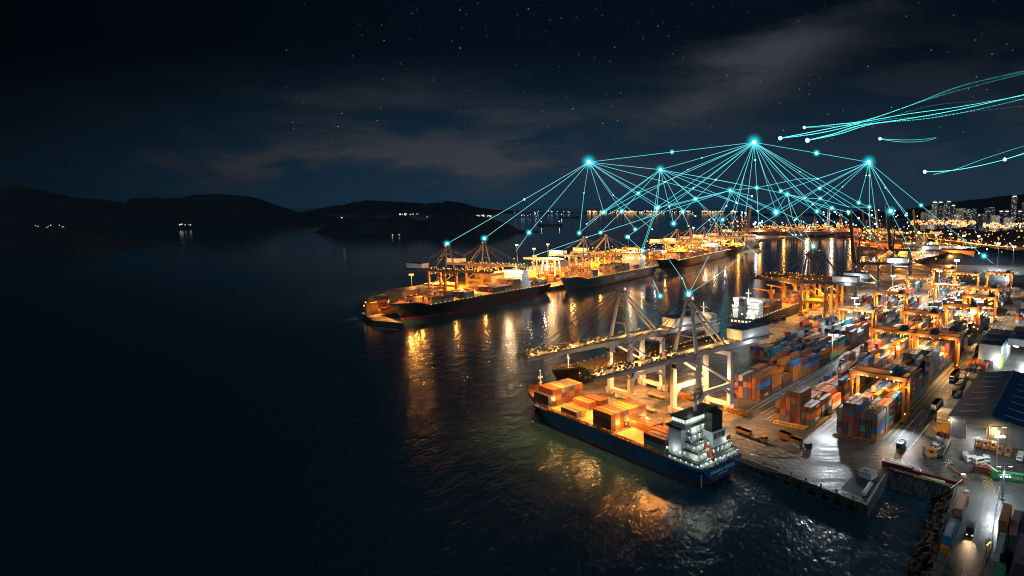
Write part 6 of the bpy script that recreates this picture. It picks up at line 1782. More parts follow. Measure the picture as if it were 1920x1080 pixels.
for k, (u, v, lab) in enumerate(((1811, 861, 'small white car alone in the warehouse yard'), (1824, 866, 'white van left of the scrap heap'), (1837, 869, 'white van in the middle of the yard cluster'), (1849, 866, 'white pickup right of the yard cluster'))):
    if k in (0, 3): pickup('pickup_car', lab, at(u, v), YROT + 0.4 + k, cab_white, cab_white, 'car', 4.6, lid=False, group='white cars in the warehouse yard')
    else: van(lab, at(u, v), YROT - 1.2 + k * .3, cab_white, False)['group'] = 'white cars in the warehouse yard'
r = pickup('crane_truck', 'orange truck with a white jib in the warehouse yard', at(1851, 886), ang(1840, 880, 1862, 894), cab_or, cab_or, Lx=8)
MB().tube((-1, 0, 2.1), (-1, 0, 3.2), 0.4, 8).bar((-1, 0, 3.0), (5.4, 0.2, 2.6), 0.4, 0.4).build('jib', white_m, r)
o = lone('green', p=yard(-9.5, 51.2, QZ + 0.05), rot=YROT - 1.35, label='green open container lying beside the lamp post in the yard', group='containers by the gate road')
text('side_lettering', 'EVERGREEN', 1.5, (0, -1.25, 1.3), (R(90), 0, 0), LETTER, o)
lone('maroon', p=yard(-8, 45, QZ + 0.05), rot=YROT - 1.3, label='dark red container behind the orange crane truck', group='containers by the gate road')
pickup('box_truck', 'white box truck parked at the right of the forklifts', yard(12.5, 52.5), YROT + PI, cab_white, cab_white, Lx=8)
# barrier booth
o = empty('barrier_post', at(1806, 905), YROT, 'yellow barrier post with a white top at the yard gate', 'barrier')
MB().b2((-0.5, -0.5, 0), (0.5, 0.5, 2.2)).build('cabinet', yellow_m, o); MB().b2((-0.7, -0.7, 2.2), (0.7, 0.7, 3.2)).build('cap', white_m, o); MB().bar((0.4, 0, 1.5), (-11, 2.2, 1.7), 0.16).build('barrier_arm', white_m, o)
lamp('POINT', (0, 0, 4.6), 260, (1, 0.7, 0.3), o, 0.2)
o = empty('barrier_post', at(1812, 936), YROT, 'white topped yellow post beside the parked red truck', 'barrier')
MB().b2((-0.6, -0.6, 0), (0.6, 0.6, 1.7)).build('cabinet', yellow_m, o); MB().tube((0, 0, 1.7), (0, 0, 3.0), 0.8, 10).build('cap', white_m, o)
o = empty('sign_trailer', yard(-63, 51.4), YROT + 2.9, 'small lit yellow sign board standing on the road edge', 'sign')
MB().b2((-1.6, -0.1, 1.0), (1.6, 0.1, 2.0)).b2((-1.2, -.08, 0), (-1.1, .08, 1)).b2((1.1, -.08, 0), (1.2, .08, 1)).build('board', black_m, o)
m = MB()
for k in range(4): m.b2((-1.4 + k * 0.75, -0.14, 1.15), (-0.95 + k * 0.75, -0.105, 1.6)); m.b2((-1.4 + k * 0.75, 0.105, 1.15), (-0.95 + k * 0.75, 0.14, 1.6))
m.build('sign_lamp', glow('amber_sign', (1, 0.7, 0.08), 3), o); MB().b2((-1.5, -0.5, 2.05), (1.5, 0.5, 2.2)).build('sign_roof', white_m, o)
# white stack of slabs
for k in range(4):
    o = MB()
    rr = random.Random(k)
    for q in range(12 - k):
        o.box((rr.uniform(-.2, .2), rr.uniform(-.2, .2), 0.22 + q * 0.44), (7.6, 5.6, 0.38), rr.uniform(-.02, .02))
    o = o.build('slab_stack', paint('cream_slab', (0.60, 0.55, 0.47), 0.7, 0, 0.2, 0.5)); o.location = yard(42 + k * 8.2, 18.9 + (k % 2) * .4); o.rotation_euler = (0, 0, YROT)
    tag(o, f'stack of cream slabs beside the big warehouse, {ORD[k]} from the quay', 'stack', 'cream slab stacks')
for k in range(3):
    o = MB()
    for q in range(6): o.bar((0, -1.6 + q * 0.64, 0.25 + (q % 2) * 0.35), (6.4, -1.6 + q * 0.6, 0.25 + (q % 2) * 0.35), 0.4)
    o = o.build('pipe_bundle', y_box); o.location = yard(27 + k * 4.4, 17.5 + k * 0.5); o.rotation_euler = (0, 0, YROT - 1.2); tag(o, f'yellow pipe bundle at the warehouse corner, {ORD[k]} from the quay', 'pipes', 'pipe bundles')
for k, (x, u, v) in enumerate(((0, 1457, 604), (1, 1468, 600), (2, 1501, 592), (3, 1519, 597))):
    machine(f'dark yard tractor on the basin apron, {ORD[k]} from the cargo ship stern', at(u, v), YROT + k, cab_dark if k < 2 else cab_or, 'yard_tractor', 'tractor', 'yard tractors on the basin apron', False, 1.6)
# long steel bed before the front container blocks
for k, (t0, t1, lab) in enumerate(((-17.5, -1.5, 'long rusty steel spreader bed lying before the gantry block'), (-46, -30, 'long yellow steel beam lying before the block beside the tall mast'))):
    m = MB().b2((-2.6, 0, 0.2), (-1.4, t1 - t0, 1.0)); m.b2((-4.6, 0.4, 0.2), (-3.6, t1 - t0 - 0.4, 0.6))
    for q in range(6): m.b2((-4.4, 0.6 + q * 3, 0.6), (-2.7, 1.2 + q * 3, 1.1)); m.tube((-3.1, 1.8 + q * 2.6, 0.6), (-2.7, 1.8 + q * 2.6, 0.6), 0.55, 8)
    o = m.build('steel_beam', y_box if k else paint('rusty_beam', (0.22, 0.11, 0.04), 0.7, 0, 0.4, 0.5, 0.5)); o.location = yard(0, t1); o.rotation_euler = (0, 0, YROT); tag(o, lab, 'beam', 'steel beams before the blocks')

mass('distant_containers', far_items + [dict(c) for c in deck_items], 2.75)
# ------------------------------------------------------------------ far city, shore lights, highway
def tower_mat(name, seed, dens, base=(0.042, 0.048, 0.054)):
    m, nt, N, Lk, B = _new(name)
    B.inputs['Base Color'].default_value = (*base, 1); B.inputs['Roughness'].default_value = 0.6
    tc = N.new('ShaderNodeTexCoord')
    sc = N.new('ShaderNodeVectorMath'); sc.operation = 'MULTIPLY'; sc.inputs[1].default_value = (0.22, 0.22, 0.24)
    Lk.new(tc.outputs['Object'], sc.inputs[0])
    fl = N.new('ShaderNodeVectorMath'); fl.operation = 'FLOOR'; Lk.new(sc.outputs[0], fl.inputs[0])
    ad = N.new('ShaderNodeVectorMath'); ad.operation = 'ADD'; ad.inputs[1].default_value = (seed, seed * 2.3, 0.5); Lk.new(fl.outputs[0], ad.inputs[0])
    wn = N.new('ShaderNodeTexWhiteNoise'); wn.noise_dimensions = '3D'; Lk.new(ad.outputs[0], wn.inputs['Vector'])
    gt = N.new('ShaderNodeMath'); gt.operation = 'GREATER_THAN'; gt.inputs[1].default_value = 1 - dens; Lk.new(wn.outputs['Value'], gt.inputs[0])
    fr = N.new('ShaderNodeVectorMath'); fr.operation = 'FRACTION'; Lk.new(sc.outputs[0], fr.inputs[0])
    sx = N.new('ShaderNodeSeparateXYZ'); Lk.new(fr.outputs[0], sx.inputs[0])
    z1 = N.new('ShaderNodeMath'); z1.operation = 'GREATER_THAN'; z1.inputs[1].default_value = 0.35; Lk.new(sx.outputs['Z'], z1.inputs[0])
    mu = N.new('ShaderNodeMath'); mu.operation = 'MULTIPLY'; Lk.new(gt.outputs[0], mu.inputs[0]); Lk.new(z1.outputs[0], mu.inputs[1])
    sep = N.new('ShaderNodeSeparateColor'); Lk.new(wn.outputs['Color'], sep.inputs[0])
    m2 = N.new('ShaderNodeMath'); m2.operation = 'MULTIPLY'; Lk.new(mu.outputs[0], m2.inputs[0]); Lk.new(sep.outputs[1], m2.inputs[1])
    m3 = N.new('ShaderNodeMath'); m3.operation = 'MULTIPLY'; m3.inputs[1].default_value = 0.5; Lk.new(m2.outputs[0], m3.inputs[0])
    B.inputs['Emission Color'].default_value = (0.85, 0.95, 0.9, 1); Lk.new(m3.outputs[0], B.inputs['Emission Strength'])
    try: m.cycles.emission_sampling = 'NONE'
    except Exception: pass
    return m
TM = [tower_mat('tower_facade_%s' % 'abc'[i], 3 + 5 * i, (0.10, 0.16, 0.22)[i]) for i in range(3)]
CROWN = glow('tower_crown_light', (0.85, 0.95, 1.0), 1.4)
TW = [(1730, 8, 398, 0), (1738, 9, 394, 0), (1750, 9, 378, 1), (1759, 9, 378, 1), (1768, 4, 386, 0), (1774, 9, 377, 1), (1784, 8, 384, 1), (1798, 12, 390, 0), (1816, 20, 391, 0), (1834, 5, 402, 1), (1843, 10, 399, 0), (1853, 16, 389, 0), (1872, 12, 395, 1), (1884, 8, 395, 1), (1898, 8, 367, 1), (1908, 9, 395, 1), (1919, 9, 380, 1), (1935, 12, 384, 0),
      (1744, 12, 404, 0), (1790, 12, 402, 0), (1864, 14, 404, 0), (1890, 14, 408, 0)]
for k, (u, w, v, crown) in enumerate(TW):
    y = 2500 + (k * 137) % 420
    if k >= 18: y = 2380
    base = deep(u, 430, y); top = deep(u, v, y)
    W = w / F_PX * y; H = top.z - QZ
    r = empty('tower_block', (base.x, y, QZ), R((k * 23) % 40 - 20), 'x', 'building', 'tower blocks of the far city')
    h = ['slim', 'broad', 'plain', 'tall'][k % 4]
    r['label'] = f"{'white crowned' if crown else 'dark topped'} tower block of the far city, {ORD[k] if k < 20 else ('twenty first' if k == 20 else 'twenty second')} one built along the skyline"
    m = MB().b2((-W / 2, -W * .35, 0), (W / 2, W * .35, H)); m.b2((-W / 2 - W * .08, -W * .1, 0), (W / 2 + W * .08, W * .1, H * 0.97)); m.b2((-W * .2, -W * .42, 0), (W * .2, W * .42, H * 0.985))
    m.build('facade', TM[k % 3], r)
    if crown:
        MB().b2((-W * .3, -W * .25, H), (W * .3, W * .25, H + 4)).build('roof_house', fascia_m, r)
        MB().b2((-W * .36, -W * .45, H - 4.5), (W * .36, -W * .425, H - 1.0)).build('crown_light', CROWN, r)
for u, v, pw in ((1745, 420, 900000), (1800, 420, 900000), (1860, 424, 900000), (1905, 424, 900000)):
    p = deep(u, 430, 2180); lamp('POINT', (p.x, 2180, 40), pw, (1, 0.8, 0.55), None, 3.0)  # added point lamps without fittings, they brighten the tower fronts
# order the labels along the skyline
names = sorted([o for o in bpy.data.objects if o.name.startswith('tower_block')], key=lambda o: math.atan2(o.location.x, o.location.y))
for i, o in enumerate(names):
    crown = 'white crowned' if any(c.name.startswith('crown_light') for c in o.children) else 'dark topped'
    o['label'] = f"{crown} tower block, {ORD[i] if i < 20 else ('twenty first' if i == 20 else 'twenty second')} from the harbour along the far skyline"

def light_field(name, pts, mat):
    m = MB()
    for p, r_ in pts: m.ball(p, r_, 0, 5, 3)
    return tag(m.build(name, mat), kind='stuff')
rr = random.Random(5)
def scatter(us, vs, y, n, r0, r1, ground=None):
    out = []
    for _ in range(n):
        u = rr.uniform(*us); v = rr.uniform(*vs)
        yy = y if isinstance(y, (int, float)) else rr.uniform(*y)
        p = deep(u, v, yy)
        if p.z < 1: p = at(u, v, 2)
        out.append((p, rr.uniform(r0, r1) * (1 if rr.random() < 0.85 else 1.7)))
    return out
# lights along the opposite shore, standing on a low strip of land
shore = MB()
y_sh = 10200
shore.b2((deep(1000, 397, y_sh).x, y_sh, -2), (deep(1420, 397, y_sh).x, y_sh + 500, 6)); shore.b2((deep(1690, 397, 7800).x, 7800, -2), (deep(1380, 400, 7800).x, 8300, 12))
tag(shore.build('far_shore', hill_m), kind='structure')
a = []
for u0, u1, n in ((1102, 1120, 16), (1122, 1165, 16), (1170, 1200, 26), (1204, 1232, 18), (1236, 1300, 18), (1314, 1360, 34), (1370, 1392, 8)): a += scatter((u0, u1), (395.8, 398.2), y_sh - 20, n, 5, 11)
light_field('far_shore_lights', a, G_OR2 if 'G_OR2' in globals() else glow('shore_sodium_light', (1, 0.48, 0.18), 1.4))
a = scatter((1195, 1250), (395, 404), y_sh - 20, 16, 5, 8) + scatter((1000, 1080), (394, 401), 9500, 12, 4, 6) + scatter((940, 1020), (398, 406), 6000, 8, 2.5, 4) + scatter((1370, 1400), (397, 404), 8000, 8, 5, 9)
light_field('distant_white_lights', a, glow('shore_white_light', (0.8, 0.92, 1), 1.2))
# villages on the dark hills
a = scatter((748, 785), (400.5, 403), 5200, 12, 3.2, 5) + scatter((892, 922), (403, 405.5), 3300, 16, 2.2, 3.4) + scatter((66, 122), (422, 427), 2050, 9, 0.9, 1.5) + scatter((336, 362), (420.3, 422), 2900, 8, 1.2, 1.9) + [(deep(641, 408, 2180), 2.4), (deep(801, 406.5, 2700), 2)]
light_field('island_village_lights', a, glow('village_light', (1, 0.8, 0.55), 0.8))
# far port quay
a = scatter((1415, 1600), (421, 436), (2300, 2700), 300, 1.3, 2.7) + scatter((1600, 1690), (428, 462), (1500, 1900), 150, 0.8, 1.7) + scatter((1330, 1400), (408, 426), (2600, 3200), 36, 2, 3.4)
light_field('far_port_lights', a, glow('port_sodium_light', (1, 0.38, 0.08), 1.6))
a = scatter((1400, 1600), (412, 428), (2300, 2900), 22, 1.5, 3.0) + scatter((1600, 1720), (400, 432), (1900, 2500), 20, 1.3, 2.4) + scatter((1690, 1900), (455, 500), (1050, 1300), 34, 0.8, 1.4) + scatter((1540, 1690), (394, 404), (4000, 5000), 16, 3, 5)
light_field('far_port_floodlights', a, glow('port_white_light', (0.85, 0.95, 1), 3))
far_block = [container_mesh(x, 2.6)[0].materials[0] for x in ('orange', 'rust brown', 'charcoal', 'maroon')]
m = MB()
for _ in range(150):
    u = rr.uniform(1405, 1600); p = at(u, rr.uniform(432, 441)); m.box((p.x, p.y, QZ + 6), (rr.uniform(30, 60), 20, rr.uniform(8, 14)), rr.uniform(-.1, .1), rr.randrange(4))
for _ in range(60):
    u = rr.uniform(1606, 1690); p = at(u, rr.uniform(452, 470)); m.box((p.x, p.y, QZ + 5), (rr.uniform(16, 30), 14, rr.uniform(6, 13)), rr.uniform(-.1, .1), rr.randrange(4))
tag(m.build('far_port_stacks', far_block), kind='stuff')
for u, v, pw in ((1425, 437, 1), (1470, 436, 1), (1515, 436, 1), (1560, 435, 1), (1595, 436, 1)):
    p = at(u, v); p.z = 45; lamp('POINT', p, 330000, ORANGE, None, 2.0, spec=0.6)
for u, v in ((1620, 462), (1650, 468), (1690, 470), (1725, 470)):
    p = at(u, v); p.z = 34; lamp('POINT', p, 200000, ORANGE, None, 1.0)
for u, v in ((1418, 440), (1512, 439), (1560, 439)):
    p = at(u, v); p.z = 60; lamp('POINT', p, 120000, WHITE, None, 2.0, spec=0.6)
# city shore road and highway
a = scatter((1708, 1830), (413, 421), (2250, 2330), 150, 1.6, 3.4) + scatter((1845, 1925), (418, 427), (2000, 2200), 60, 1.8, 3.6) + scatter((1795, 1812), (421, 424), (2000, 2050), 14, 2.5, 3.5)
light_field('city_shore_lights', a, glow('city_sodium_light', (1, 0.33, 0.06), 1.15))
hw = [at(1735, 451), at(1790, 457), at(1840, 464), at(1880, 468), at(1990, 478)]
m = MB()
for p, q in zip(hw, hw[1:]):
    m.bar((p.x, p.y, QZ + 7), (q.x, q.y, QZ + 7), 14, 1.4)
    n = int((q - p).length / 45)
    for k in range(n): c = p.lerp(q, k / n); m.b2((c.x - 1.5, c.y - 1.5, QZ), (c.x + 1.5, c.y + 1.5, QZ + 6.4))
o = m.build('elevated_highway', paint('highway_concrete', (0.30, 0.27, 0.24), 0.7)); tag(o, 'long elevated highway lit orange before the dark mound', 'bridge')
for k in range(9):
    f = k / 8 * 3; i = min(int(f), 3); p = hw[i].lerp(hw[i + 1], f - i)
    lamp('POINT', (p.x, p.y - 4, QZ + 19), 55000, ORANGE, None, 0.8)
a = []
for k in range(60):
    f = rr.uniform(0, 3.9); i = min(int(f), 3); p = hw[i].lerp(hw[i + 1], f - i); a.append((Vector((p.x + rr.uniform(-6, 6), p.y + rr.uniform(-2, 60), QZ + rr.uniform(9, 16))), rr.uniform(0.8, 1.8)))
a += scatter((1690, 1925), (432, 452), (1500, 2100), 120, 1.0, 2.0) + scatter((1700, 1925), (455, 492), (1000, 1350), 50, 0.6, 1.2)
light_field('highway_lights', a, glow('highway_light', (1, 0.38, 0.08), 1.5))
# sodium masts over the left port yard
a = []
for k in range(260):
    f = rr.random(); p = at(1030, 548).lerp(at(1400, 470), f) - MO * rr.uniform(45, 140)
    a.append((Vector((p.x, p.y, QZ + rr.uniform(3, 32))), rr.uniform(0.35, 0.7) * (1 + f)))
for k in range(70):
    f = rr.random(); p = at(790, 598).lerp(at(1030, 548), f) - MO * rr.uniform(40, 85)
    a.append((Vector((p.x, p.y, QZ + rr.uniform(2, 10))), rr.uniform(0.4, 0.7)))
light_field('mole_yard_lights', a, glow('mole_sodium_light', (1, 0.45, 0.12), 2.6))
m = MB(); used = ['orange', 'rust brown', 'charcoal', 'salmon', 'yellow', 'maroon']
for k in range(420):
    f = rr.random(); p = at(790, 598).lerp(at(1395, 470), f) - MO * (42 + 9 * rr.randint(1, 5) * (0.7 + f))
    for z in range(rr.randint(1, 4)):
        m.box((p.x, p.y, QZ + 1.35 + z * 2.7), (12.2, 2.42, 2.6), math.atan2(MN.y, MN.x), rr.randrange(6))
tag(m.build('mole_container_yard', [container_mesh(x, 2.6)[0].materials[0] for x in used]), kind='stuff')

# ------------------------------------------------------------------ glowing network over the harbour
RAY = glow('cyan_ray', (0.13, 0.76, 0.84), 0.95)
NODE = glow('cyan_core', (0.30, 1.0, 1.0), 3.2)
def halo_material():
    m = bpy.data.materials.new('cyan_haze'); m.use_nodes = True
    nt = m.node_tree; N = nt.nodes; Lk = nt.links; N.clear()
    out = N.new('ShaderNodeOutputMaterial'); tc = N.new('ShaderNodeTexCoord')
    ln = N.new('ShaderNodeVectorMath'); ln.operation = 'LENGTH'; Lk.new(tc.outputs['Object'], ln.inputs[0])
    mr = N.new('ShaderNodeMapRange'); mr.inputs[1].default_value = 0.0; mr.inputs[2].default_value = 1.0; mr.inputs[3].default_value = 1.0; mr.inputs[4].default_value = 0.0
    Lk.new(ln.outputs['Value'], mr.inputs[0])
    pw = N.new('ShaderNodeMath'); pw.operation = 'POWER'; pw.inputs[1].default_value = 3.2; Lk.new(mr.outputs[0], pw.inputs[0])
    oi = N.new('ShaderNodeObjectInfo')
    dv = N.new('ShaderNodeMath'); dv.operation = 'MULTIPLY'; Lk.new(pw.outputs[0], dv.inputs[0])
    sx = N.new('ShaderNodeSeparateColor'); Lk.new(oi.outputs['Color'], sx.inputs[0]); Lk.new(sx.outputs[0], dv.inputs[1])
    em = N.new('ShaderNodeEmission'); em.inputs['Color'].default_value = (0.01, 0.62, 0.72, 1); Lk.new(dv.outputs[0], em.inputs['Strength'])
    Lk.new(em.outputs[0], out.inputs['Volume'])
    try: m.cycles.volume_step_rate = 1.0
    except Exception: pass
    return m
HALO = halo_material()
_ball = MB().ball((0, 0, 0), 1.0, 0, 10, 7)
def halo(root, rad, k=1.0):
    o = _ball.build('halo', HALO, root, True)
    o.scale = (rad,) * 3
    o.color = (2.2 * k / rad, 0, 0, 1)
    return o
nodes = {}
def node(key, u, v, y):
    p = deep(u, v, y)
    if p.z < 3: p = at(u, v, 8)
    nodes[key] = (p, u, v)
    return p
ray_w = 0.35       # photo pixels
def hub(label, key, u, v, y, core, hal, targets, cat='light'):
    """targets: chains of (u, v, y, dot) from the hub; dot is the radius in photo pixels of the spark there"""
    c = node(key, u, v, y)
    root = empty('light_hub', c, 0, label, cat, 'glowing network nodes')
    pxm = y / F_PX
    MB().ball((0, 0, 0), 0.85 * core * pxm, 0, 8, 6).build('core', NODE, root, True)
    if hal: halo(root, hal * pxm * 0.72, 1.5)
    dots = []
    for ch in targets:
        prev, py = c, y
        for q in ch:
            uu, vv, yy, dot = q
            p = deep(uu, vv, yy)
            if p.z < 6: p = at(uu, vv, 8.0); yy = p.y
            MB().tube(prev - c, p - c, ray_w * py / F_PX, 4, 0, ray_w * yy / F_PX, False).build('ray', RAY, root)
            if dot: dots.append((p - c, 0.85 * dot * yy / F_PX, yy))
            prev, py = p, yy
    for p, r_, yy in dots:
        o = MB().ball((0, 0, 0), r_, 0, 6, 5).build('spark', NODE, root, True); o.location = p
        if r_ * F_PX / yy > 1.75:
            h = halo(root, 4.0 * r_, 1.7); h.location = p; h.name = 'spark_halo'
    return root
def lp(x, y, z, crane):          # a point on a crane in world space
    return crane.matrix_basis @ Vector((x, y, z))
def px(p):
    q = Vector(p) - Vector((0, 0, HCAM)); zz_ = q.dot(_F)
    return (U0 + F_PX * q.dot(_R) / zz_, V0 - F_PX * q.dot(_U) / zz_)
D1, D2, D3 = 950, 880, 1000
hub('largest cyan star, highest over the harbour with the widest fan of rays', 'h1', 1414, 267, 900, 4.6, 30, [
    [(1260, 285, 880, 2.2), (1104, 304, 820, 0)], [(1316, 296, 900, 1.0), (1238, 318, 900, 0)],
    [(1247, 341, 850, 1.6), (1197, 362, 850, 2.2), (1132, 398, 860, 2.8), (1086, 437, 800, 2.4)], [(1342, 337, 900, 1.8), (1304, 373, 900, 2.6), (1280, 397, 900, 2.6), (1263, 419, 960, 3.0)],
    [(1318, 327, 900, 0), (1231, 390, 930, 0)], [(1470, 330, 900, 0), (1545, 402, 960, 1.2)], [(1380, 345, 900, 0), (1325, 440, 980, 1.2)], [(1500, 322, 890, 1.0), (1640, 410, 900, 0)], [(1290, 318, 880, 1.0), (1140, 402, 860, 0)], [(1300, 352, 900, 1.4), (1203, 412, 930, 0)], [(1435, 330, 900, 0), (1492, 440, 1000, 1.6)], [(1448, 312, 900, 0), (1560, 430, 1000, 1.4)], [(1408, 320, 900, 0), (1398, 400, 960, 1.8)], [(1327, 334, 900, 0), (1255, 387, 930, 1.8), (1176, 444, 880, 2.4)],
    [(1362, 386, 950, 1.6), (1340, 424, 990, 0)], [(1374, 396, 950, 1.8), (1355, 412, 980, 2.4)], [(1395, 330, 900, 0), (1372, 430, 980, 0)], [(1416, 300, 900, 1.8), (1419, 352, 900, 2.4), (1421, 396, 950, 1.8), (1424, 430, 1050, 1.6)],
    [(1455, 398, 950, 4.0)], [(1464, 358, 900, 2.2), (1476, 364, 920, 0)], [(1509, 371, 920, 2.0), (1524, 383, 950, 0)], [(1538, 372, 900, 2.2), (1560, 390, 950, 2.4), (1600, 420, 1000, 1.6)],
    [(1537, 353, 900, 2.2), (1592, 389, 900, 0), (1657, 468, 760, 0)], [(1533, 335, 900, 1.8), (1610, 380, 900, 2.4), (1630, 388, 900, 2.4)], [(1531, 287, 880, 3.0), (1629, 304, 860, 0)]])
hub('cyan star farthest to the seaward side with rays to the mole cranes', 'h2', 1104, 304, 820, 4.4, 28, [
    [(983, 374, 760, 1.8), (838, 457, 690, 3.0)], [(908, 447, 720, 3.0)], [(992, 436, 780, 2.8), (968, 470, 780, 0)], [(1095, 362, 810, 1.0), (1087, 434, 810, 0)], [(1132, 398, 860, 0)], [(1166, 396, 880, 2.6), (1191, 430, 900, 2.2)],
    [(1232, 390, 930, 3.0)], [(1180, 342, 850, 0), (1304, 405, 950, 1.6)], [(1150, 366, 820, 1.2), (1223, 430, 900, 1.4)], [(1236, 387, 930, 1.8)], [(1247, 341, 850, 0), (1340, 366, 920, 0), (1381, 380, 950, 2.0)], [(1238, 318, 900, 0)]])
hub('smaller cyan star between the two big ones on the seaward side', 'h3', 1238, 318, 900, 3.0, 18, [
    [(1132, 398, 860, 0)], [(1166, 396, 880, 0), (1126, 436, 850, 2.2)], [(1232, 390, 930, 0)], [(1360, 340, 920, 0), (1476, 364, 930, 0)], [(1300, 368, 920, 0), (1362, 440, 1000, 1.2)], [(1190, 352, 880, 0), (1100, 420, 850, 1.2)], [(1226, 400, 930, 0), (1203, 468, 820, 1.8)], [(1255, 387, 930, 0), (1263, 419, 950, 0)], [(1280, 397, 900, 0), (1291, 424, 980, 1.6)], [(1304, 373, 900, 0), (1345, 410, 980, 0), (1424, 482, 980, 0)],
    [(1369, 357, 960, 0)], [(1342, 337, 900, 0), (1419, 352, 900, 0)], [(1381, 380, 950, 0)]])
hub('cyan star at the right of the network with rays to the lamp masts', 'h4', 1629, 304, 860, 4.2, 26, [
    [(1533, 335, 900, 0), (1497, 335.5, 900, 0), (1419, 352, 900, 0)], [(1464, 358, 900, 0)], [(1537, 353, 900, 0), (1509, 371, 920, 0), (1420, 425, 1050, 1.4)], [(1538, 372, 900, 0), (1524, 383, 950, 2.0), (1490, 413, 1000, 1.8)],
    [(1560, 338, 880, 0), (1455, 397, 950, 0)], [(1580, 350, 880, 1.2), (1532, 396, 960, 0)], [(1660, 352, 850, 1.2), (1700, 400, 830, 1.6)], [(1624, 329, 860, 1.2), (1610, 380, 900, 0)], [(1630, 329, 860, 1.6), (1630, 388, 900, 0), (1632, 448, 900, 0)], [(1639, 384, 880, 0), (1644, 425, 900, 1.4)], [(1670, 396, 850, 4.0), (1712, 480, 760, 0)], [(1698, 404, 840, 1.8), (1735, 455, 760, 0)], [(1727, 385, 820, 2.2), (1845, 480, 700, 3.0), (1862, 494, 680, 0)]])
hub('small cyan star low in the middle of the network', 'h5', 1369, 357, 960, 2.4, 14, [
    [(1232, 390, 930, 0)], [(1255, 387, 930, 0)], [(1304, 373, 900, 0), (1280, 397, 900, 0)], [(1100, 445, 900, 1.4), (1000, 480, 860, 1.6)], [(1419, 352, 900, 0)], [(1455, 398, 950, 0)], [(1410, 368, 950, 2.0)], [(1381, 380, 950, 0), (1405, 388, 950, 0), (1421, 396, 950, 0)], [(1362, 386, 950, 0), (1330, 412, 960, 1.6), (1305, 432, 980, 0)], [(1424, 400, 980, 0), (1486, 440, 1050, 1.6), (1525, 462, 620, 3.0)], [(1493, 410, 1000, 2.0), (1532, 430, 1050, 0)]])
hub('small cyan star low at the landward half of the network', 'h6', 1476, 364, 930, 2.4, 14, [
    [(1421, 396, 950, 0)], [(1455, 398, 950, 0)], [(1419, 352, 900, 0)], [(1509, 371, 920, 0), (1538, 373, 910, 0), (1592, 388, 900, 0), (1629, 388.5, 900, 0)], [(1532, 396, 960, 2.4), (1568, 420, 980, 0)], [(1560, 390, 950, 0), (1591, 398, 640, 2.4)], [(1560, 394, 950, 0)], [(1486, 410, 1000, 0), (1502, 440, 1040, 1.4)], [(1480, 376, 930, 0), (1497, 412, 1000, 0), (1525, 462, 620, 0)]])
apB = px(lp(-2, 0, 58.5, cB))
hub('bright cyan star sitting on the apex of the nearer white crane', 'h7', apB[0], apB[1], lp(-2, 0, 58.5, cB).y, 4.2, 20, [
    [(1279, 522, 500, 1.4), (1252, 483, 700, 0)], [(1330, 478, 620, 0)], [(1345, 516, 470, 1.6), (1395, 476, 760, 0)]])
hub('cyan star floating beside the dark funnel behind the crane', 'h8', 1238, 555, 440, 2.6, 14, [[(1224, 524, 560, 0)]])
hub('white blue star on the lit deckhouse of the slate ship', 'h9', 1205, 470, 820, 2.8, 12, [[(1176, 444, 880, 0)], [(1232, 390, 930, 0)]])
# dotted light trails
TR = glow('cyan_trail', (0.10, 0.80, 0.76), 1.9)
TRF = glow('faint_cyan_trail', (0.09, 0.66, 0.66), 1.25)
def trail(label, strands, y, core):
    u, v = strands[0][0][0]
    c = deep(u, v, y)
    r = empty('light_trail', c, 0, label, 'light', 'light trails in the sky')
    MB().ball((0, 0, 0), core * y / F_PX, 0, 8, 6).build('core', NODE, r, True)
    for pts, solid, w in strands:
        m = MB(); n = 170
        def P(f):
            k = f * (len(pts) - 1); i = min(int(k), len(pts) - 2); g = k - i
            p0 = pts[max(i - 1, 0)]; p1 = pts[i]; p2 = pts[i + 1]; p3 = pts[min(i + 2, len(pts) - 1)]
            cr = lambda a, b, c_, d: 0.5 * ((2 * b) + (-a + c_) * g + (2 * a - 5 * b + 4 * c_ - d) * g * g + (-a + 3 * b - 3 * c_ + d) * g ** 3)
            return deep(cr(p0[0], p1[0], p2[0], p3[0]), cr(p0[1], p1[1], p2[1], p3[1]), y) - c
        if solid == 1:
            for k in range(60): m.tube(P(k / 60), P((k + 1) / 60), w * 0.8 * (1 - 0.6 * k / 60) * y / F_PX, 4, 0, w * 0.8 * (1 - 0.6 * (k + 1) / 60) * y / F_PX, False)
        else:
            for k in range(n): m.ball(P(k / n), w * y / F_PX * (1.0 if k % 3 else 1.25) * (1.0 - 0.42 * k / n), 0, 4, 3)
        m.build('strand', TR if w > 0.55 else TRF, r)
    return r
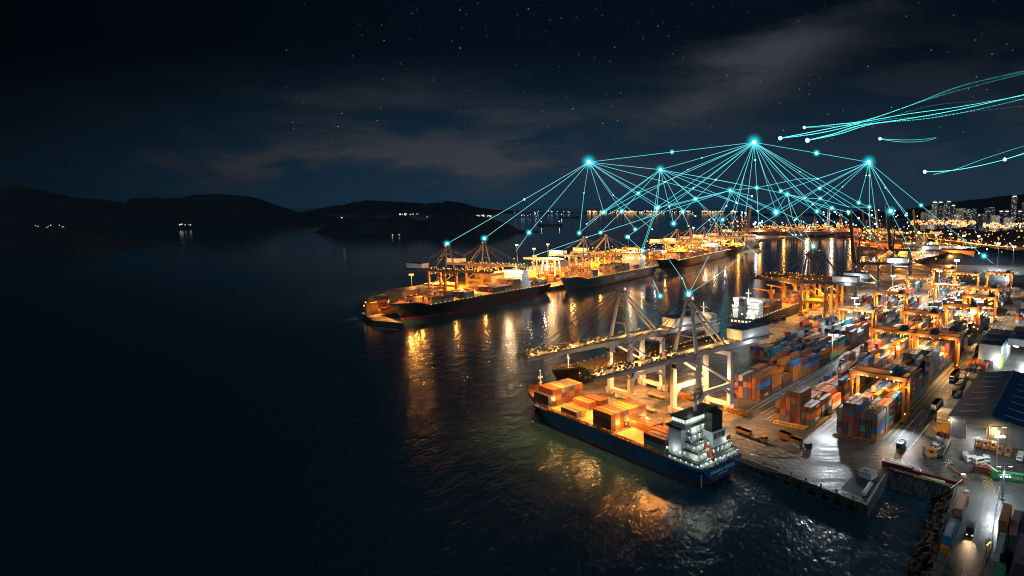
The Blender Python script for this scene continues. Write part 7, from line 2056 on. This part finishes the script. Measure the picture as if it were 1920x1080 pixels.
trail('left end star of the sweeping dotted light trail', [([(1463, 259), (1530, 246), (1600, 232), (1700, 214), (1800, 200), (1925, 178)], 1, 0.6), ([(1463, 259), (1520, 252), (1580, 240), (1650, 218), (1760, 180), (1925, 136)], 2, 0.75)], 760, 3.6)
trail('right hand star of the sweeping dotted light trail', [([(1514, 263), (1560, 252), (1610, 236), (1700, 223), (1800, 205), (1925, 176)], 1, 0.75), ([(1514, 263), (1570, 252), (1640, 232), (1740, 222), (1830, 206), (1925, 184)], 2, 0.75), ([(1514, 263), (1580, 246), (1650, 226), (1760, 216), (1925, 198)], 2, 0.5)], 740, 4.0)
trail('small upper star of the sweeping dotted light trail', [([(1508, 239), (1570, 233), (1620, 226), (1700, 200), (1800, 162), (1925, 132)], 2, 0.7), ([(1508, 239), (1580, 236), (1640, 228), (1760, 196), (1925, 186)], 2, 0.5)], 720, 2.6)
trail('short light trail on its own right of the highest star', [([(1650, 260), (1680, 262), (1720, 262), (1755, 258)], 1, 0.55), ([(1650, 261), (1690, 266), (1730, 265), (1756, 259)], 1, 0.45)], 760, 2.8)
trail('rising light trail above the far city skyline', [([(1734, 322), (1780, 320), (1830, 312), (1884, 299), (1925, 285)], 1, 0.7), ([(1750, 327), (1790, 318), (1850, 296), (1925, 272)], 1, 0.5)], 760, 3.2)
trail('second star on the rising light trail by the frame edge', [([(1884, 299), (1900, 294), (1925, 287)], 1, 0.8)], 755, 3.2)

# ------------------------------------------------------------------ render settings
vs = scene.view_settings
scene.display_settings.display_device = 'sRGB'
vs.view_transform = 'Standard'; vs.look = 'None'; vs.exposure = 0.42; vs.gamma = 1.0
scene.render.engine = 'CYCLES'
cy = scene.cycles
cy.use_denoising = True
scene.render.filter_size = 1.05
cy.filter_width = 1.05
cy.max_bounces = 5; cy.diffuse_bounces = 2; cy.glossy_bounces = 3; cy.transmission_bounces = 2; cy.volume_bounces = 0
cy.sample_clamp_indirect = 3.0; cy.sample_clamp_direct = 60.0
cy.use_light_tree = True
cy.caustics_reflective = False; cy.caustics_refractive = False
